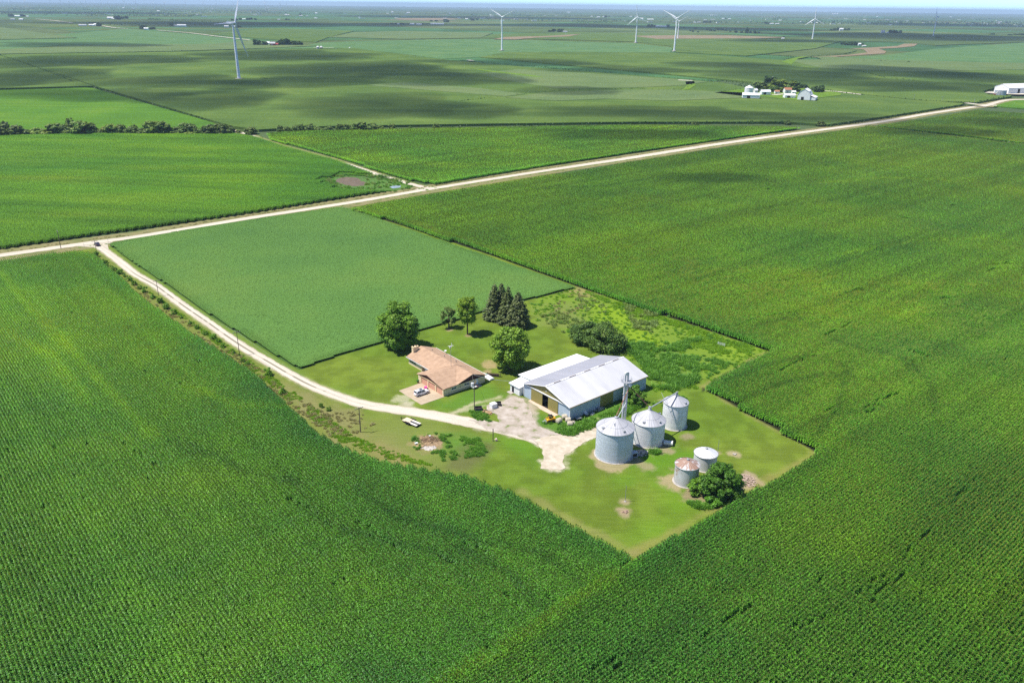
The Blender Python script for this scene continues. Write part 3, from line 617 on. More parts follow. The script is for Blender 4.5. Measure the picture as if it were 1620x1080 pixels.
# names sort as tuft_0..7
ZW = [(gp([(855, 500), (905, 490), (935, 505), (900, 528), (870, 522)]), 1, 90, .7), (gp([(905, 470), (960, 478), (960, 500), (920, 495)]), 1, 40, .6), (gp([(985, 480), (1040, 500), (1040, 520), (1000, 512)]), 1, 60, .8), (gp([(1000, 505), (1030, 510), (1035, 528), (1005, 520)]), 1, 40, .8),
      (gp([(1022, 560), (1060, 548), (1100, 570), (1110, 600), (1070, 620), (1030, 612), (1020, 585)]), 0, 700, .95), (gp([(985, 545), (1030, 545), (1040, 560), (1022, 585), (1010, 570)]), 0, 350, 1.0), (gp([(1045, 552), (1120, 530), (1128, 536), (1060, 562)]), 0, 220, .8), (gp([(1090, 560), (1160, 575), (1120, 600)]), 0, 160, .6),
      (gp([(860, 485), (918, 458), (960, 468), (900, 500)]), 2, 50, .6), (gp([(918, 458), (1100, 518), (1215, 556), (1130, 560), (1000, 500)]), 3, 1500, .8), (WEEDS, 3, 900, .75), (WEEDS, 0, 140, .6), (gp([(895, 682), (912, 672), (970, 652), (1010, 632), (1016, 640), (985, 660), (940, 676), (905, 690)]), 0, 420, .8), (gp([(858, 668), (905, 672), (925, 682), (900, 690), (870, 682)]), 0, 200, .55),
      (gp([(470, 630), (520, 655), (560, 650), (600, 665), (560, 690), (520, 690)]), 2, 170, .5), (gp([(200, 440), (330, 530), (420, 590), (470, 640), (520, 690), (470, 650), (403, 596), (320, 544), (240, 486)]), 2, 300, .5), (gp([(200, 436), (420, 588), (560, 690), (690, 738), (617, 726), (533, 698), (403, 590)]), 3, 1300, .55),
      (gp([(690, 685), (760, 695), (770, 720), (700, 730)]), 0, 300, .5), (gp([(650, 690), (700, 685), (705, 715), (660, 722)]), 0, 40, .6), (gp([(742, 650), (765, 652), (780, 668), (752, 664)]), 0, 130, .5), (gp([(1030, 640), (1075, 625), (1090, 632), (1055, 645)]), 0, 60, .5),
      (gp([(1086, 795), (1150, 800), (1160, 792), (1120, 806), (1095, 802)]), 0, 60, .7), (gp([(1025, 716), (1045, 712), (1040, 720)]), 0, 30, .7)]
PP = []; RO = []; SC = []; ID = []
for poly, kind, cnt, sc in ZW:
    P = np.asarray(poly); got = 0; tries = 0
    while got < cnt and tries < cnt * 60:
        tries += 1
        x, y = rng.uniform(P[:, 0].min(), P[:, 0].max()), rng.uniform(P[:, 1].min(), P[:, 1].max())
        if not inpoly(P, np.array([x]), np.array([y]))[0] or fbm(x * .25, y * .25, 31 + kind, 3) < rng.uniform(.33, .62): continue
        got += 1; PP.append((x, y, 0)); RO.append((0, 0, rng.uniform(0, 6.28))); s = sc * rng.uniform(.6, 1.25); SC.append((s, s, s * rng.uniform(.7, 1.1))); ID.append(kind * 2 + rng.integers(0, 2))
tag(scatter('tall_grass', PP, RO, SC, ID, tf), kind='stuff')
# grass strips where the country road meets the crops
PP = []; RO = []; SC = []; ID = []
for l, off, kk in [(ROAD[1:12], 5.5, 2), (ROAD[1:12], -5.3, 3), (ROAD2, 4.2, 0), (ROAD2, -4.0, 3)]:
    L = smooth_line(l, 1.6); T = np.gradient(L, axis=0); T /= np.linalg.norm(T, axis=1)[:, None]; NN = np.stack([-T[:, 1], T[:, 0]], 1)
    for q in range(len(L)):
        if rng.uniform() < .6:
            p = L[q] + NN[q] * (off + rng.uniform(-1.3, 1.3)); PP.append((p[0], p[1], 0)); RO.append((0, 0, rng.uniform(0, 6.28))); s = rng.uniform(.4, .8); SC.append((s * 1.3, s * 1.3, s * .6)); ID.append(kk * 2)
tag(scatter('verge_grass', PP, RO, SC, ID, tf), kind='stuff')
m_verge = mat('verge_turf', (0.16, 0.165, 0.055), rough=1, coord='W', scale=.12, cols=[(0.12, 0.145, 0.04), (0.19, 0.18, 0.07), (0.24, 0.20, 0.10)])
strip('verge', ROAD, 11.0, 0.012, m_verge, 1.0, 4.0); strip('verge', ROAD2, 4.2, 0.016, m_verge, .8, 4.0)
# the wet corner of the young corn
m_mud = mat('dry_mud', (0.13, 0.10, 0.07), rough=.95, coord='W', scale=.3); m_mg = mat('marsh_turf', (0.07, 0.12, 0.04), rough=1, coord='W', scale=.4, cols=[(0.05, 0.1, 0.03), (0.09, 0.13, 0.05), (0.15, 0.14, 0.08)])
patch('marsh', MARSH, 0.03, m_mg, 4, 2, 3, freq=.08); MUD = gp([(528, 284), (548, 281), (576, 283), (580, 290), (562, 296), (538, 291)])
patch('mud_flat', MUD, 0.05, m_mud, 6, 1.2, 5, freq=.12)
m_water = mat('pond_water', (0.30, 0.36, 0.44), rough=.25, coord='W', scale=.2, spec=.6); patch('pond', gp([(616, 296), (624, 293.5), (634, 294), (632, 297), (622, 298)]), 0.055, m_water, .8, 1.0, 8)
PP = []; RO = []; SC = []; ID = []
for k in range(700):
    x, y = rng.uniform(MARSH[:, 0].min() - 6, MARSH[:, 0].max()), rng.uniform(MARSH[:, 1].min() - 4, MARSH[:, 1].max() + 6)
    if sdist(MARSH, x, y) < 4 and fbm(x * .12, y * .12, 6) > .48 and sdist(MUD, x, y) > 1: PP.append((x, y, 0)); RO.append((0, 0, k)); s = rng.uniform(.7, 1.2); SC.append((s, s, s)); ID.append(rng.choice([0, 1, 2, 0]))
tag(scatter('reeds', PP, RO, SC, ID, tf), kind='stuff')
# ------------------------------------------------------------------ materials of the farmstead
white = mat('white_paint', (0.74, 0.74, 0.73), rough=.5, var=.05)
m_shingle = mat('brown_shingle', (0.36, 0.23, 0.15), rough=.9, cols=[(0.34, 0.222, 0.145), (0.41, 0.272, 0.178), (0.475, 0.322, 0.215)], scale=.8, detail=8, bump=.3, bscale=9)
m_cream = mat('cream_brick', (0.74, 0.58, 0.36), rough=.85, var=.12, scale=6); m_creamsid = mat('cream_siding', (0.72, 0.58, 0.36), rough=.8, var=.06)
m_garage = mat('salmon_door', (0.60, 0.33, 0.22), rough=.6, var=.05); m_maroon = mat('maroon_siding', (0.085, 0.035, 0.035), rough=.8, var=.15)
m_glass = mat('window_glass', (0.03, 0.04, 0.05), rough=.08, spec=.6, var=.3); m_black = mat('black_rubber', (0.02, 0.02, 0.022), rough=.8, var=.3)
m_dark = mat('dark_interior', (0.008, 0.008, 0.008), rough=1, var=.2); m_conc = mat('concrete', (0.56, 0.46, 0.33), rough=.9, cols=[(0.37, 0.29, 0.20), (0.43, 0.345, 0.24), (0.48, 0.395, 0.285)], scale=.35, detail=8)
m_conc2 = mat('grey_concrete', (0.42, 0.38, 0.33), rough=.95, var=.25, scale=1.2)
def ribmat(name, cols, rough, metal, axis, freq, amp=.35, scale=.4, spec=.4, streak=(1, 1, 1)):
    """ribbed sheet metal: ribs as bump along one object axis"""
    m = mat(name, cols[0], rough=rough, metal=metal, cols=cols, scale=scale, spec=spec, stretch=(streak, 0)); t = m.node_tree; b = t.nodes['Principled BSDF']
    tc = t.nodes.new('ShaderNodeTexCoord'); wv = N(t, 'ShaderNodeTexWave', Scale=freq, Distortion=0); wv.wave_type = 'BANDS'; wv.bands_direction = axis
    t.links.new(tc.outputs['Object'], wv.inputs[0]); bp = N(t, 'ShaderNodeBump', Strength=amp, Distance=.06); t.links.new(wv.outputs[1], bp.inputs['Height']); t.links.new(bp.outputs[0], b.inputs['Normal']); return m
m_blue = ribmat('pale_blue_steel', [(0.38, 0.46, 0.54), (0.44, 0.52, 0.60)], .6, .0, 'X', 1.1, .5); m_blueY = ribmat('pale_blue_steel_front', [(0.38, 0.46, 0.54), (0.44, 0.52, 0.60)], .6, .0, 'Y', 1.1, .5)
m_olive = ribmat('olive_steel', [(0.235, 0.20, 0.055), (0.27, 0.23, 0.07)], .5, 0, 'Y', 1.1, .4); m_oliveX = ribmat('olive_steel_side', [(0.235, 0.20, 0.055), (0.27, 0.23, 0.07)], .5, 0, 'X', 1.1, .4)
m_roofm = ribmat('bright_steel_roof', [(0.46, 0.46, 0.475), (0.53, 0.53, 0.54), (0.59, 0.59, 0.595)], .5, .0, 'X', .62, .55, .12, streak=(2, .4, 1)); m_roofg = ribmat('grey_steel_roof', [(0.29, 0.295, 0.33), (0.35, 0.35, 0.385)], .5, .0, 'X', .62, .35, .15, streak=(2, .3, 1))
m_roofw = ribmat('white_steel_roof', [(0.80, 0.80, 0.80), (0.86, 0.86, 0.85)], .5, 0, 'X', 1.0, .2); m_tan = mat('tan_trim', (0.50, 0.38, 0.22), rough=.6, var=.08)
m_galv = mat('galvanized', (0.55, 0.56, 0.58), rough=.45, metal=.5, var=.15, scale=2); m_rust = mat('rusty_pipe', (0.22, 0.10, 0.055), rough=.8, cols=[(0.12, 0.055, 0.035), (0.24, 0.10, 0.05), (0.42, 0.36, 0.32)], scale=.7)
m_pole = mat('weathered_pole', (0.16, 0.12, 0.09), rough=.9, var=.3, stretch=((6, 6, .5), 0)); m_steelg = mat('grey_steel', (0.36, 0.37, 0.39), rough=.5, metal=.4, var=.2)
m_wood = mat('weathered_planks', (0.55, 0.44, 0.32), rough=.85, var=.2, scale=2); m_red = mat('tail_light_red', (0.5, 0.02, 0.02), rough=.3, var=.1)
m_bark = mat('bark', (0.11, 0.075, 0.05), rough=.95, var=.35, scale=3, bump=.5)

def frame(o2, ang):
    """local axes: x along ang, y to its left"""
    return Matrix.Translation((o2[0], o2[1], 0)) @ Matrix.Rotation(ang, 4, 'Z')

# ------------------------------------------------------------------ house (x = along its right wall away from the drive, y = along the garage front)
HO = g(702, 628)
house = thing('house', 'cream ranch house with brown hipped shingle roof and three salmon garage doors beside the drive', 'house', (HO[0], HO[1], 0), TH)
def P3(*a): return [tuple(q) for q in a]
EH = 2.45
w1 = MB(); F1 = [(0.35, 0.35), (16.0, 0.35), (16.0, 26.9), (5.3, 26.9), (5.3, 19.3), (6.2, 19.3), (6.2, 13.2), (0.35, 13.2)]
n = len(F1)
for i in range(n):
    (ax, ay), (bx, by) = F1[i], F1[(i + 1) % n]
    w1.quad((ax, ay, -.1), (bx, by, -.1), (bx, by, EH), (ax, ay, EH))
w1.build('wall', m_cream, house, recalc=False)
# roof planes
RG, RM, ye, yr = 4.35, 4.45, 0.0, 8.3
xe, xb, xm = 4.7, 16.5, 10.9
def roofpl(mb, *pts): mb.slab(pts, .16)
rf = MB(); e = EH
yl = 27.4
s1 = (RM - e) / (xm - xe)
# main body
vx, vy = xe, 0.0
roofpl(rf, (xe, 14.3, e), (xe, yl, e), (xm, 28.0, RM), (xm, 8.3, RM))                      # front slope, left of the wing
roofpl(rf, (xe, 0.0, e), (xm, -.15, RM), (xm, 8.3, RM))                                     # front slope, right of the wing (valley to the ridge)
roofpl(rf, (xb, 0.0, e), (xb, yl, e), (xm, 28.0, RM), (xm, -.15, RM))                       # back slope
# garage wing
roofpl(rf, (-.05, 0.0, e + .01), (xe + .02, 0.0, e + .01), (xm - .02, 8.3, RG), (-.3, yr, RG))     # right slope
roofpl(rf, (-.05, 14.3, e + .03), (-.3, yr, RG + .002), (xm - .02, 8.3, RG + .002), (xe + .02, 14.3, e + .03))   # left slope
rf.build('roof', m_shingle, house)
for tri_ in ([(.36, .36, e - .02), (.36, 13.9, e - .02), (.36, yr, RG - .22)], [(xe + .6, .36, e - .02), (xb - .5, .36, e - .02), (xm, .36, RM - .22)], [(xe + .6, 26.88, e - .02), (xb - .5, 26.88, e - .02), (xm, 26.88, RM - .22)]):
    gb = MB(); gb.add(tri_, [(0, 1, 2)]); gb.build('gable', m_maroon, house)
tr = MB(); tr.box((.18, 7.1, e + .02), (.3, 13.9, .12)); tr.build('fascia', m_tan, house)
sf = MB(); sf.box((8.4, .17, e + .01), (15.6, .3, .08)); sf.build('soffit', m_maroon, house); sf = MB(); sf.box((5.0, 23, e + .01), (.5, 8.6, .08)); sf.build('soffit', m_maroon, house)
for y0, y1 in ((.9, 4.0), (4.9, 8.0), (8.9, 11.9)):
    d = MB(); d.box((.31, (y0 + y1) / 2, 1.08), (.08, y1 - y0, 2.16))
    for k in range(1, 4): d.box((.262, (y0 + y1) / 2, k * .54), (.02, y1 - y0 - .1, .03))
    d.build('garage_door', m_garage, house)
for y0 in (.6, 4.45, 8.45, 12.3):
    d = MB(); d.box((.24, y0, 1.2), (.2, .55, 2.4)); d.build('pier', m_cream, house)
def window(parent, c, wd, ht, axis, frame_m, n=2):
    """axis 'x': wall facing -y; axis 'y': wall facing -x"""
    fr = MB(); gl = MB(); t = .07
    def B(mb, u, z, du, dz, out):
        if axis == 'x': mb.box((c[0] + u, c[1] - out, c[2] + z), (du, .06, dz))
        else: mb.box((c[0] - out, c[1] + u, c[2] + z), (.06, du, dz))
    B(fr, 0, ht / 2, wd, t * 1.6, .03); B(fr, 0, -ht / 2, wd, t * 1.6, .03)
    for k in range(n + 1): B(fr, -wd / 2 + wd * k / n, 0, t * 1.4, ht - .11, .03)
    f = fr.build('window', frame_m, parent); B(gl, 0, 0, wd - .1, ht - .1, .004); gl.build('pane', m_glass, f); return f
window(house, (4.05, .35, 1.55), 1.7, .75, 'x', white); window(house, (8.9, .35, 1.55), 1.7, .75, 'x', white)
window(house, (5.3, 24.3, 1.5), 3.6, 1.3, 'y', white, 3); window(house, (6.2, 15.4, 1.6), 2.2, .8, 'y', white, 3)
d = MB(); d.box((12.8, .3, 1.05), (.95, .08, 2.1)); dd = d.build('door', white, house); d = MB(); d.cyl((13.15, .22, 1.0), (13.15, .26, 1.0), .05, n=8); d.build('handle', m_steelg, dd)
d = MB(); d.box((6.14, 18.2, 1.05), (.08, 1.2, 2.1)); d.build('door', white, house)
ch = MB(); ch.box((8.2, 27.25, 2.55), (2.0, 1.0, 5.1)); ch.box((8.2, 27.25, 5.16), (2.2, 1.2, .14)); c = ch.build('chimney', m_cream, house)
for q in (-.5, .5): f = MB(); f.cyl((8.2 + q, 27.25, 5.2), (8.2 + q, 27.25, 5.55), .22, .2, 12); f.build('flue', m_dark, c)
for vx_, vy_ in ((12.6, 17.0), (13.2, 11.5), (12.4, 23.5)): vp = MB(); vp.cyl((vx_, vy_, 3.4), (vx_, vy_, 4.4), .12, n=8); vp.build('vent_pipe', m_steelg, house)
for ya_, yb_, xx_ in ((0, 27.4, xb + .06), (14.4, 27.4, xe - .06)): gt = MB(); gt.box((xx_, (ya_ + yb_) / 2, e - .06), (.13, yb_ - ya_, .12)); gt.build('gutter', white, house)
ds = MB(); ds.tube([(16.2, 21.5, 2.5), (16.2, 21.5, 3.3)], .04); ds.lathe([(.02, 0), (.28, .05), (.45, .16), (.47, .17)], 16, (16.2, 21.5, 3.3)); ds.build('satellite_dish', white, house)
st = MB(); st.box((12.8, -.35, .12), (1.6, 1.2, .24)); st.box((12.8, -1.1, .06), (1.6, .4, .12)); st.build('step', m_conc2, house)
for q_ in ((6.5, .32, 1.3), (11.4, .31, 1.5)): ut = MB(); ut.box(q_, (.28, .1, .4)); ut.build('meter_box', m_steelg, house)
def H(u, w_, z=0): return Vector((HO[0] + u * U2[0] + w_ * W2[0], HO[1] + u * U2[1] + w_ * W2[1], z))
def hpatch(name, pts, z0, z1, m):
    b = MB(); b.prism([tuple(H(*p)[:2]) for p in pts], z0, z1); return tag(b.build(name, m), kind='structure')
hpatch('concrete_pad', [(-8.1, 0.0), (.33, 0.0), (.33, 12.4), (-8.1, 12.0)], -.1, .07, m_conc)
hpatch('footpath', [(-.6, 12.42), (.4, 12.42), (4.1, 17.4), (6.1, 17.4), (6.1, 19.0), (3.4, 19.0), (2.8, 17.6)], -.1, .055, m_conc)
m_green = mat('porch_plant_green', (0.05, 0.16, 0.03), var=.4, scale=8)

# ------------------------------------------------------------------ vehicles
def make_car(name, label, body_m, glass_m, loc, rz, L=4.9, Wd=1.92, Ht=1.72, suv=True):
    t = thing(name, label, 'car', loc, rz)
    hl, hw = L / 2, Wd / 2
    # hull by cross-sections: x, half width, bottom, top (bonnet / belt / tail)
    xs = [(-hl, .80, .45, .92), (-hl + .12, .90, .34, 1.02), (-hl + .8, .97, .26, 1.05), (-.2, 1.0, .25, 1.04), (.9, .99, .25, 1.02), (hl - 1.15, .98, .26, .98), (hl - .45, .94, .30, .88), (hl - .1, .84, .36, .76), (hl, .72, .45, .66)]
    b = MB(); vs = []
    for x, k, z0, z1 in xs:
        h = hw * k; zm = z0 + (z1 - z0) * .62
        vs += [(x, -h * .86, z0), (x, -h, z0 + .16), (x, -h, zm), (x, -h * .9, z1), (x, h * .9, z1), (x, h, zm), (x, h, z0 + .16), (x, h * .86, z0)]
    fs = []
    for i in range(len(xs) - 1):
        for k in range(8): fs.append((i * 8 + k, (i + 1) * 8 + k, (i + 1) * 8 + (k + 1) % 8, i * 8 + (k + 1) % 8))
    fs += [tuple(range(8)), tuple(range(len(vs) - 1, len(vs) - 9, -1))]
    b.add(vs, fs)
    # cabin roof and pillars
    rb, rfx = (-hl + .35, .55) if suv else (-hl + 1.2, .35)
    cb = [(-hl + .10 if suv else -hl + .55, 1.02), (rb, Ht - .06), (rb + .5, Ht), (rfx - .4, Ht - .01), (rfx, Ht - .07), (hl - 1.35, .98)]
    vs = []
    for x, z in cb:
        k = 1 - .20 * (z - 1.0) / (Ht - 1.0); vs += [(x, -hw * .93 * k, z), (x, hw * .93 * k, z)]
    m = len(cb); fs = [(2 * i, 2 * i + 1, 2 * i + 3, 2 * i + 2) for i in range(m - 1)] + [tuple(2 * i for i in range(m - 1, -1, -1)), tuple(2 * i + 1 for i in range(m))]
    b.add(vs, fs); b.build('body', body_m, t, smooth=35, recalc=True)
    # glazing set just proud of the cabin
    gl = MB()
    def sidepane(x0, x1, x2, x3, z0, z1, sgn):
        def yy(z): return sgn * (hw * .93 * (1 - .20 * (z - 1.0) / (Ht - 1.0)) + .012)
        gl.quad((x0, yy(z0), z0), (x1, yy(z0), z0), (x2, yy(z1), z1), (x3, yy(z1), z1))
    for s in (-1, 1):
        zb, zt = 1.07, Ht - .16
        sidepane(rb + .02, -.55, -.55, rb + .32, zb, zt, s); sidepane(-.45, hl - 1.62, rfx - .12, -.45, zb, zt, s)
    def yk(z): return hw * .86 * (1 - .20 * (z - 1.0) / (Ht - 1.0))
    x0, z0 = cb[-1]; x1, z1 = cb[-2]
    def lerp(a, c, t_): return a + (c - a) * t_
    nx = .015
    q = [(lerp(x0, x1, .12) + nx, lerp(z0, z1, .12)), (lerp(x0, x1, .93) + nx, lerp(z0, z1, .93))]
    gl.quad((q[0][0], -yk(q[0][1]), q[0][1] + .012), (q[0][0], yk(q[0][1]), q[0][1] + .012), (q[1][0], yk(q[1][1]), q[1][1] + .012), (q[1][0], -yk(q[1][1]), q[1][1] + .012))
    x0, z0 = cb[0]; x1, z1 = cb[1]
    q = [(lerp(x0, x1, .15) - nx, lerp(z0, z1, .15)), (lerp(x0, x1, .9) - nx, lerp(z0, z1, .9))]
    gl.quad((q[0][0], yk(q[0][1]), q[0][1] + .01), (q[0][0], -yk(q[0][1]), q[0][1] + .01), (q[1][0], -yk(q[1][1]), q[1][1] + .01), (q[1][0], yk(q[1][1]), q[1][1] + .01))
    gl.build('window', glass_m, t)
    if suv:
        s = MB(); s.box((-.35, 0, Ht + .005), (1.0, .8, .02)); s.build('sunroof', glass_m, t)
        for sg in (-1, 1):
            r = MB(); r.box((-.5, sg * hw * .70, Ht + .05), (2.4, .05, .05)); r.box((-1.6, sg * hw * .70, Ht + .01), (.05, .05, .06)); r.box((.6, sg * hw * .70, Ht + .0), (.05, .05, .06)); r.build('roof_rail', m_steelg, t)
    for x in (-hl + .95, hl - .98):
        for s in (-1, 1):
            wl = MB(); wl.cyl((x, s * (hw - .20), .36), (x, s * (hw + .015), .36), .36, n=18); wo = wl.build('wheel', m_black, t)
            rm = MB(); rm.cyl((x, s * (hw + .015), .36), (x, s * (hw + .03), .36), .23, n=14); rm.build('rim', m_steelg, wo)
    for s in (-1, 1):
        h_ = MB(); h_.box((hl - .06, s * hw * .62, .70), (.14, .36, .12)); h_.build('headlight', m_glass, t)
        r_ = MB(); r_.box((-hl + .03, s * hw * .72, .88), (.12, .22, .22)); r_.build('tail_light', m_red, t)
        k_ = MB(); k_.box((hl - 1.7, s * (hw + .08), 1.08), (.14, .2, .13)); k_.build('mirror', body_m, t)
    return t
m_carw = mat('white_car_paint', (0.82, 0.82, 0.82), rough=.25, var=.02, coat=.5); m_carb = mat('dark_blue_car_paint', (0.045, 0.04, 0.075), rough=.3, var=.1, coat=.5)
c = (H(-6.5, 5.7) + H(-1.6, 5.7)) / 2; c.z = .07
make_car('parked_car', 'white sport utility car parked on the concrete pad before the garage doors', m_carw, m_glass, c, TH)
q0, q1 = g(150.5, 385.5), g(157.5, 391.0)
make_car('car', 'dark blue car waiting at the mouth of the drive by the country road', m_carb, m_glass, ((q0[0] + q1[0]) / 2, (q0[1] + q1[1]) / 2, .07), math.atan2(q0[1] - q1[1], q0[0] - q1[0]), L=4.7, Ht=1.5, suv=False)
# flatbed trailer
ta, tb = g(633.5, 662.5), g(662.5, 674.5); ta, tb = Vector(ta), Vector(tb); tang = math.atan2(tb.y - ta.y, tb.x - ta.x)
TL = (tb - ta).length
tr = thing('flatbed_trailer', 'flatbed trailer with pale plank deck and black fenders on the grass below the drive', 'trailer', ta, tang)
k = TL / 7.2
d = MB(); d.box((1.6 + 1.15, 0, .62), (2.3, 2.1, .08)); d.build('front_deck', mat('light_planks', (0.66, 0.54, 0.38), rough=.8, var=.15, scale=3), tr)
d = MB()
for s in (-1, 1): d.box((TL / 2 + 2.0, s * .72, .60), (TL - 4.0, .66, .07))
d.build('deck', mat('bleached_planks', (0.72, 0.66, 0.57), rough=.8, var=.12, scale=3), tr)
d = MB(); d.box((TL / 2 + 2.0, 0, .56), (TL - 4.0, .76, .05)); d.build('centre_channel', mat('dark_steel_channel', (0.07, 0.07, 0.075), rough=.6, var=.3), tr)
d = MB(); d.box((1.6 + (TL - 1.6) / 2, 1.0, .50), (TL - 1.7, .09, .14)); d.box((1.6 + (TL - 1.6) / 2, -1.0, .50), (TL - 1.7, .09, .14))
for s in (-1, 1): d.cyl((0, 0, .5), (1.7, s * .8, .5), .06, n=6)
d.cyl((.5, 0, .1), (.5, 0, .9), .05, n=6); d.build('frame', m_black, tr)
for s in (-1, 1):
    f = MB(); f.box((TL * .56, s * 1.22, .80), (1.9, .3, .06)); f.box((TL * .56 - .95, s * 1.22, .62), (.06, .3, .34)); f.box((TL * .56 + .95, s * 1.22, .62), (.06, .3, .34)); f.build('fender', m_black, tr)
    for x in (-.43, .43): f = MB(); f.cyl((TL * .56 + x, s * 1.10, .36), (TL * .56 + x, s * 1.32, .36), .36, n=16); f.build('wheel', m_black, tr)
# skid steer
m_yel = mat('machine_yellow', (0.75, 0.38, 0.02), rough=.45, var=.12)
q = g(871, 667); sk = thing('skid_steer', 'yellow and black skid steer loader parked in the grass by the shed corner', 'loader', (q[0], q[1], 0), R(195))
b = MB(); b.extrude_y([(-1.1, .4), (1.0, .4), (1.15, .75), (.6, 1.0), (-.2, 1.0), (-.5, 1.25), (-1.35, 1.2), (-1.4, .6)], -.55, .55); b.build('body', m_yel, sk)
b = MB()
for s in (-1, 1):
    for x, x2 in ((-.45, -.4), (.75, .6)): b.cyl((x, s * .5, 1.0), (x2, s * .48, 2.05), .05, n=6)
b.box((.1, 0, 2.08), (1.2, 1.1, .10)); b.box((-.42, 0, 1.5), (.05, .95, 1.0)); b.build('cab', m_black, sk)
b = MB(); b.box((.1, 0, 1.15), (.5, .5, .5)); b.build('seat', m_black, sk)
for s in (-1, 1): b = MB(); b.tube([(-1.15, s * .72, 1.3), (-.9, s * .72, 1.5), (1.1, s * .72, 1.0), (1.5, s * .72, .4)], .09, 6); b.build('lift_arm', m_yel, sk)
b = MB(); b.extrude_y([(1.45, .1), (2.2, .05), (2.25, .1), (1.6, .2), (1.5, .75), (1.42, .75)], -.9, .9); b.build('bucket', m_steelg, sk)
for s in (-1, 1):
    for x in (-.62, .55): b = MB(); b.cyl((x, s * .56, .42), (x, s * .86, .42), .42, n=16); b.build('wheel', m_black, sk)
# round bales
m_bale = mat('bleached_straw', (0.50, 0.44, 0.32), rough=1, cols=[(0.36, 0.31, 0.22), (0.50, 0.44, 0.33), (0.60, 0.54, 0.43)], scale=3, bump=.6)
for k, (px, py, a, lb) in enumerate([(884, 668.5, 40, 'round straw bale nearest to the yellow loader'), (893, 662.5, 10, 'round straw bale against the blue shed wall, behind the other bales'), (898.5, 667.5, 5, 'round straw bale in the middle of the row at the shed corner'), (901.5, 673.5, 3, 'round straw bale nearest to the limestone yard')]):
    q = g(px, py); b = MB(); rgb = np.random.default_rng(k)
    b.lathe([(.02, -.75), (.62, -.74), (.74, -.66), (.77, -.3), (.76, .2), (.74, .66), (.62, .74), (.02, .75)], 28, rfun=lambda j, kk: (rgb.uniform(-.025, .025), 0))
    o = b.build('straw_bale', m_bale, smooth=50); o.location = (q[0], q[1], .72); o.rotation_euler = (R(90), 0, R(90 + a)); tag(o, lb, 'straw bale', 'straw bales at the shed corner')

# ------------------------------------------------------------------ machine shed (x along its long side, y along the gable front)
BO = g(901, 665)
shed = thing('machine_shed', 'long machine shed with ribbed steel roof, olive sliding doors and pale blue walls', 'shed', (BO[0], BO[1], 0), TH)
SL, SW, SE, SP = 32.2, 19.6, 4.45, 7.25
b = MB(); b.quad((SL, 0, -.1), (SL, SW, -.1), (SL, SW, SE), (SL, 0, SE)); b.quad((SL, SW, -.1), (0, SW, -.1), (0, SW, SE), (SL, SW, SE)); b.add([(SL, 0, SE), (SL, SW, SE), (SL, SW / 2, SP - .1)], [(0, 1, 2)])
b.quad((0, 0, -.1), (SL, 0, -.1), (SL, 0, SE), (0, 0, SE)); b.build('wall', m_blue, shed)
for ya, yb in ((4.9, 0), (SW, 16.2)): b = MB(); b.quad((0, ya, -.1), (0, yb, -.1), (0, yb, SE), (0, ya, SE)); b.build('front_wall', m_blueY, shed)
b = MB(); b.add([(0, SW, SE), (0, 0, SE), (0, SW / 2, SP - .1)], [(0, 1, 2)]); b.build('gable', m_olive, shed)
b = MB(); b.cyl((-.03, 10, 5.4), (.0, 10, 5.4), .2, n=12); b.build('gable_lamp', white, shed)
for y0, y1 in ((4.8, 8.9), (11.4, 16.3)): d = MB(); d.box((-.12, (y0 + y1) / 2, 2.1), (.08, y1 - y0, 4.2)); d.build('sliding_door', m_olive, shed)
d = MB(); d.box((-.2, SW / 2, 4.36), (.25, SW - .2, .28)); d.build('door_track', white, shed)
d = MB(); d.box((14.9, -.12, 2.15), (5.4, .08, 4.1)); d.build('side_door', m_oliveX, shed)
d = MB(); d.box((14.0, -.13, 4.25), (13.0, .2, .16)); d.build('side_track', white, shed)
d = MB(); d.box((16, 9.8, .02), (31.9, 19.2, .1)); d.build('floor', m_dark, shed)
for (x, y) in ((-.03, -.03), (SL + .03, -.03), (-.03, SW + .03), (12.12, -.03)): d = MB(); d.box((x, y, 2.2), (.16, .16, 4.4)); d.build('corner_trim', white, shed)
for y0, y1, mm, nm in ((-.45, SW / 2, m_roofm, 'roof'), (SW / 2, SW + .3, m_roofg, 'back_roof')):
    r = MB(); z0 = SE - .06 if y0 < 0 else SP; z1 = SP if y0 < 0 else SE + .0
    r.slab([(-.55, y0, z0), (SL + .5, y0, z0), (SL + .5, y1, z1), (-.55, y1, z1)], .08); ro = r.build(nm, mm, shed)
    if y0 < 0:
        for k in range(5): v = MB(); x = 4.0 + 6.2 * k; v.box((x, SW / 2 - .1, SP + .06), (2.7, .26, .10)); v.build('ridge_vent', mat('vent_brown', (0.20, 0.155, 0.14), rough=.7, var=.3), ro)
        v = MB(); v.box((SL / 2, SW / 2, SP + .02), (SL + .9, .5, .05)); v.build('ridge_cap', white, ro)
d = MB(); d.box((SL / 2, -.5, SE - .22), (SL + 1.0, .07, .3)); d.build('eave_trim', m_tan, shed)
d = MB(); 
for s in (0, 1):
    y0, y1 = (-.45, SW / 2) if s == 0 else (SW + .3, SW / 2)
    p0 = Vector((-.6, y0, SE - .1)); p1 = Vector((-.6, y1, SP - .04)); d.cyl(p0, p1, .11, n=6)
d.build('rake_trim', white, shed)
def B3(u, w_, z=0): return Vector((BO[0] + u * U2[0] + w_ * W2[0], BO[1] + u * U2[1] + w_ * W2[1], z))
b = MB(); b.prism([tuple(B3(*p)[:2]) for p in ((-1.7, 4.4), (-.05, 4.4), (-.05, 16.6), (-1.2, 16.4), (-1.4, 12), (-1.9, 10.2))], -.05, .10); tag(b.build('door_apron', mat('apron_concrete', (0.55, 0.43, 0.33), rough=.95, var=.15, scale=.8)), kind='structure')
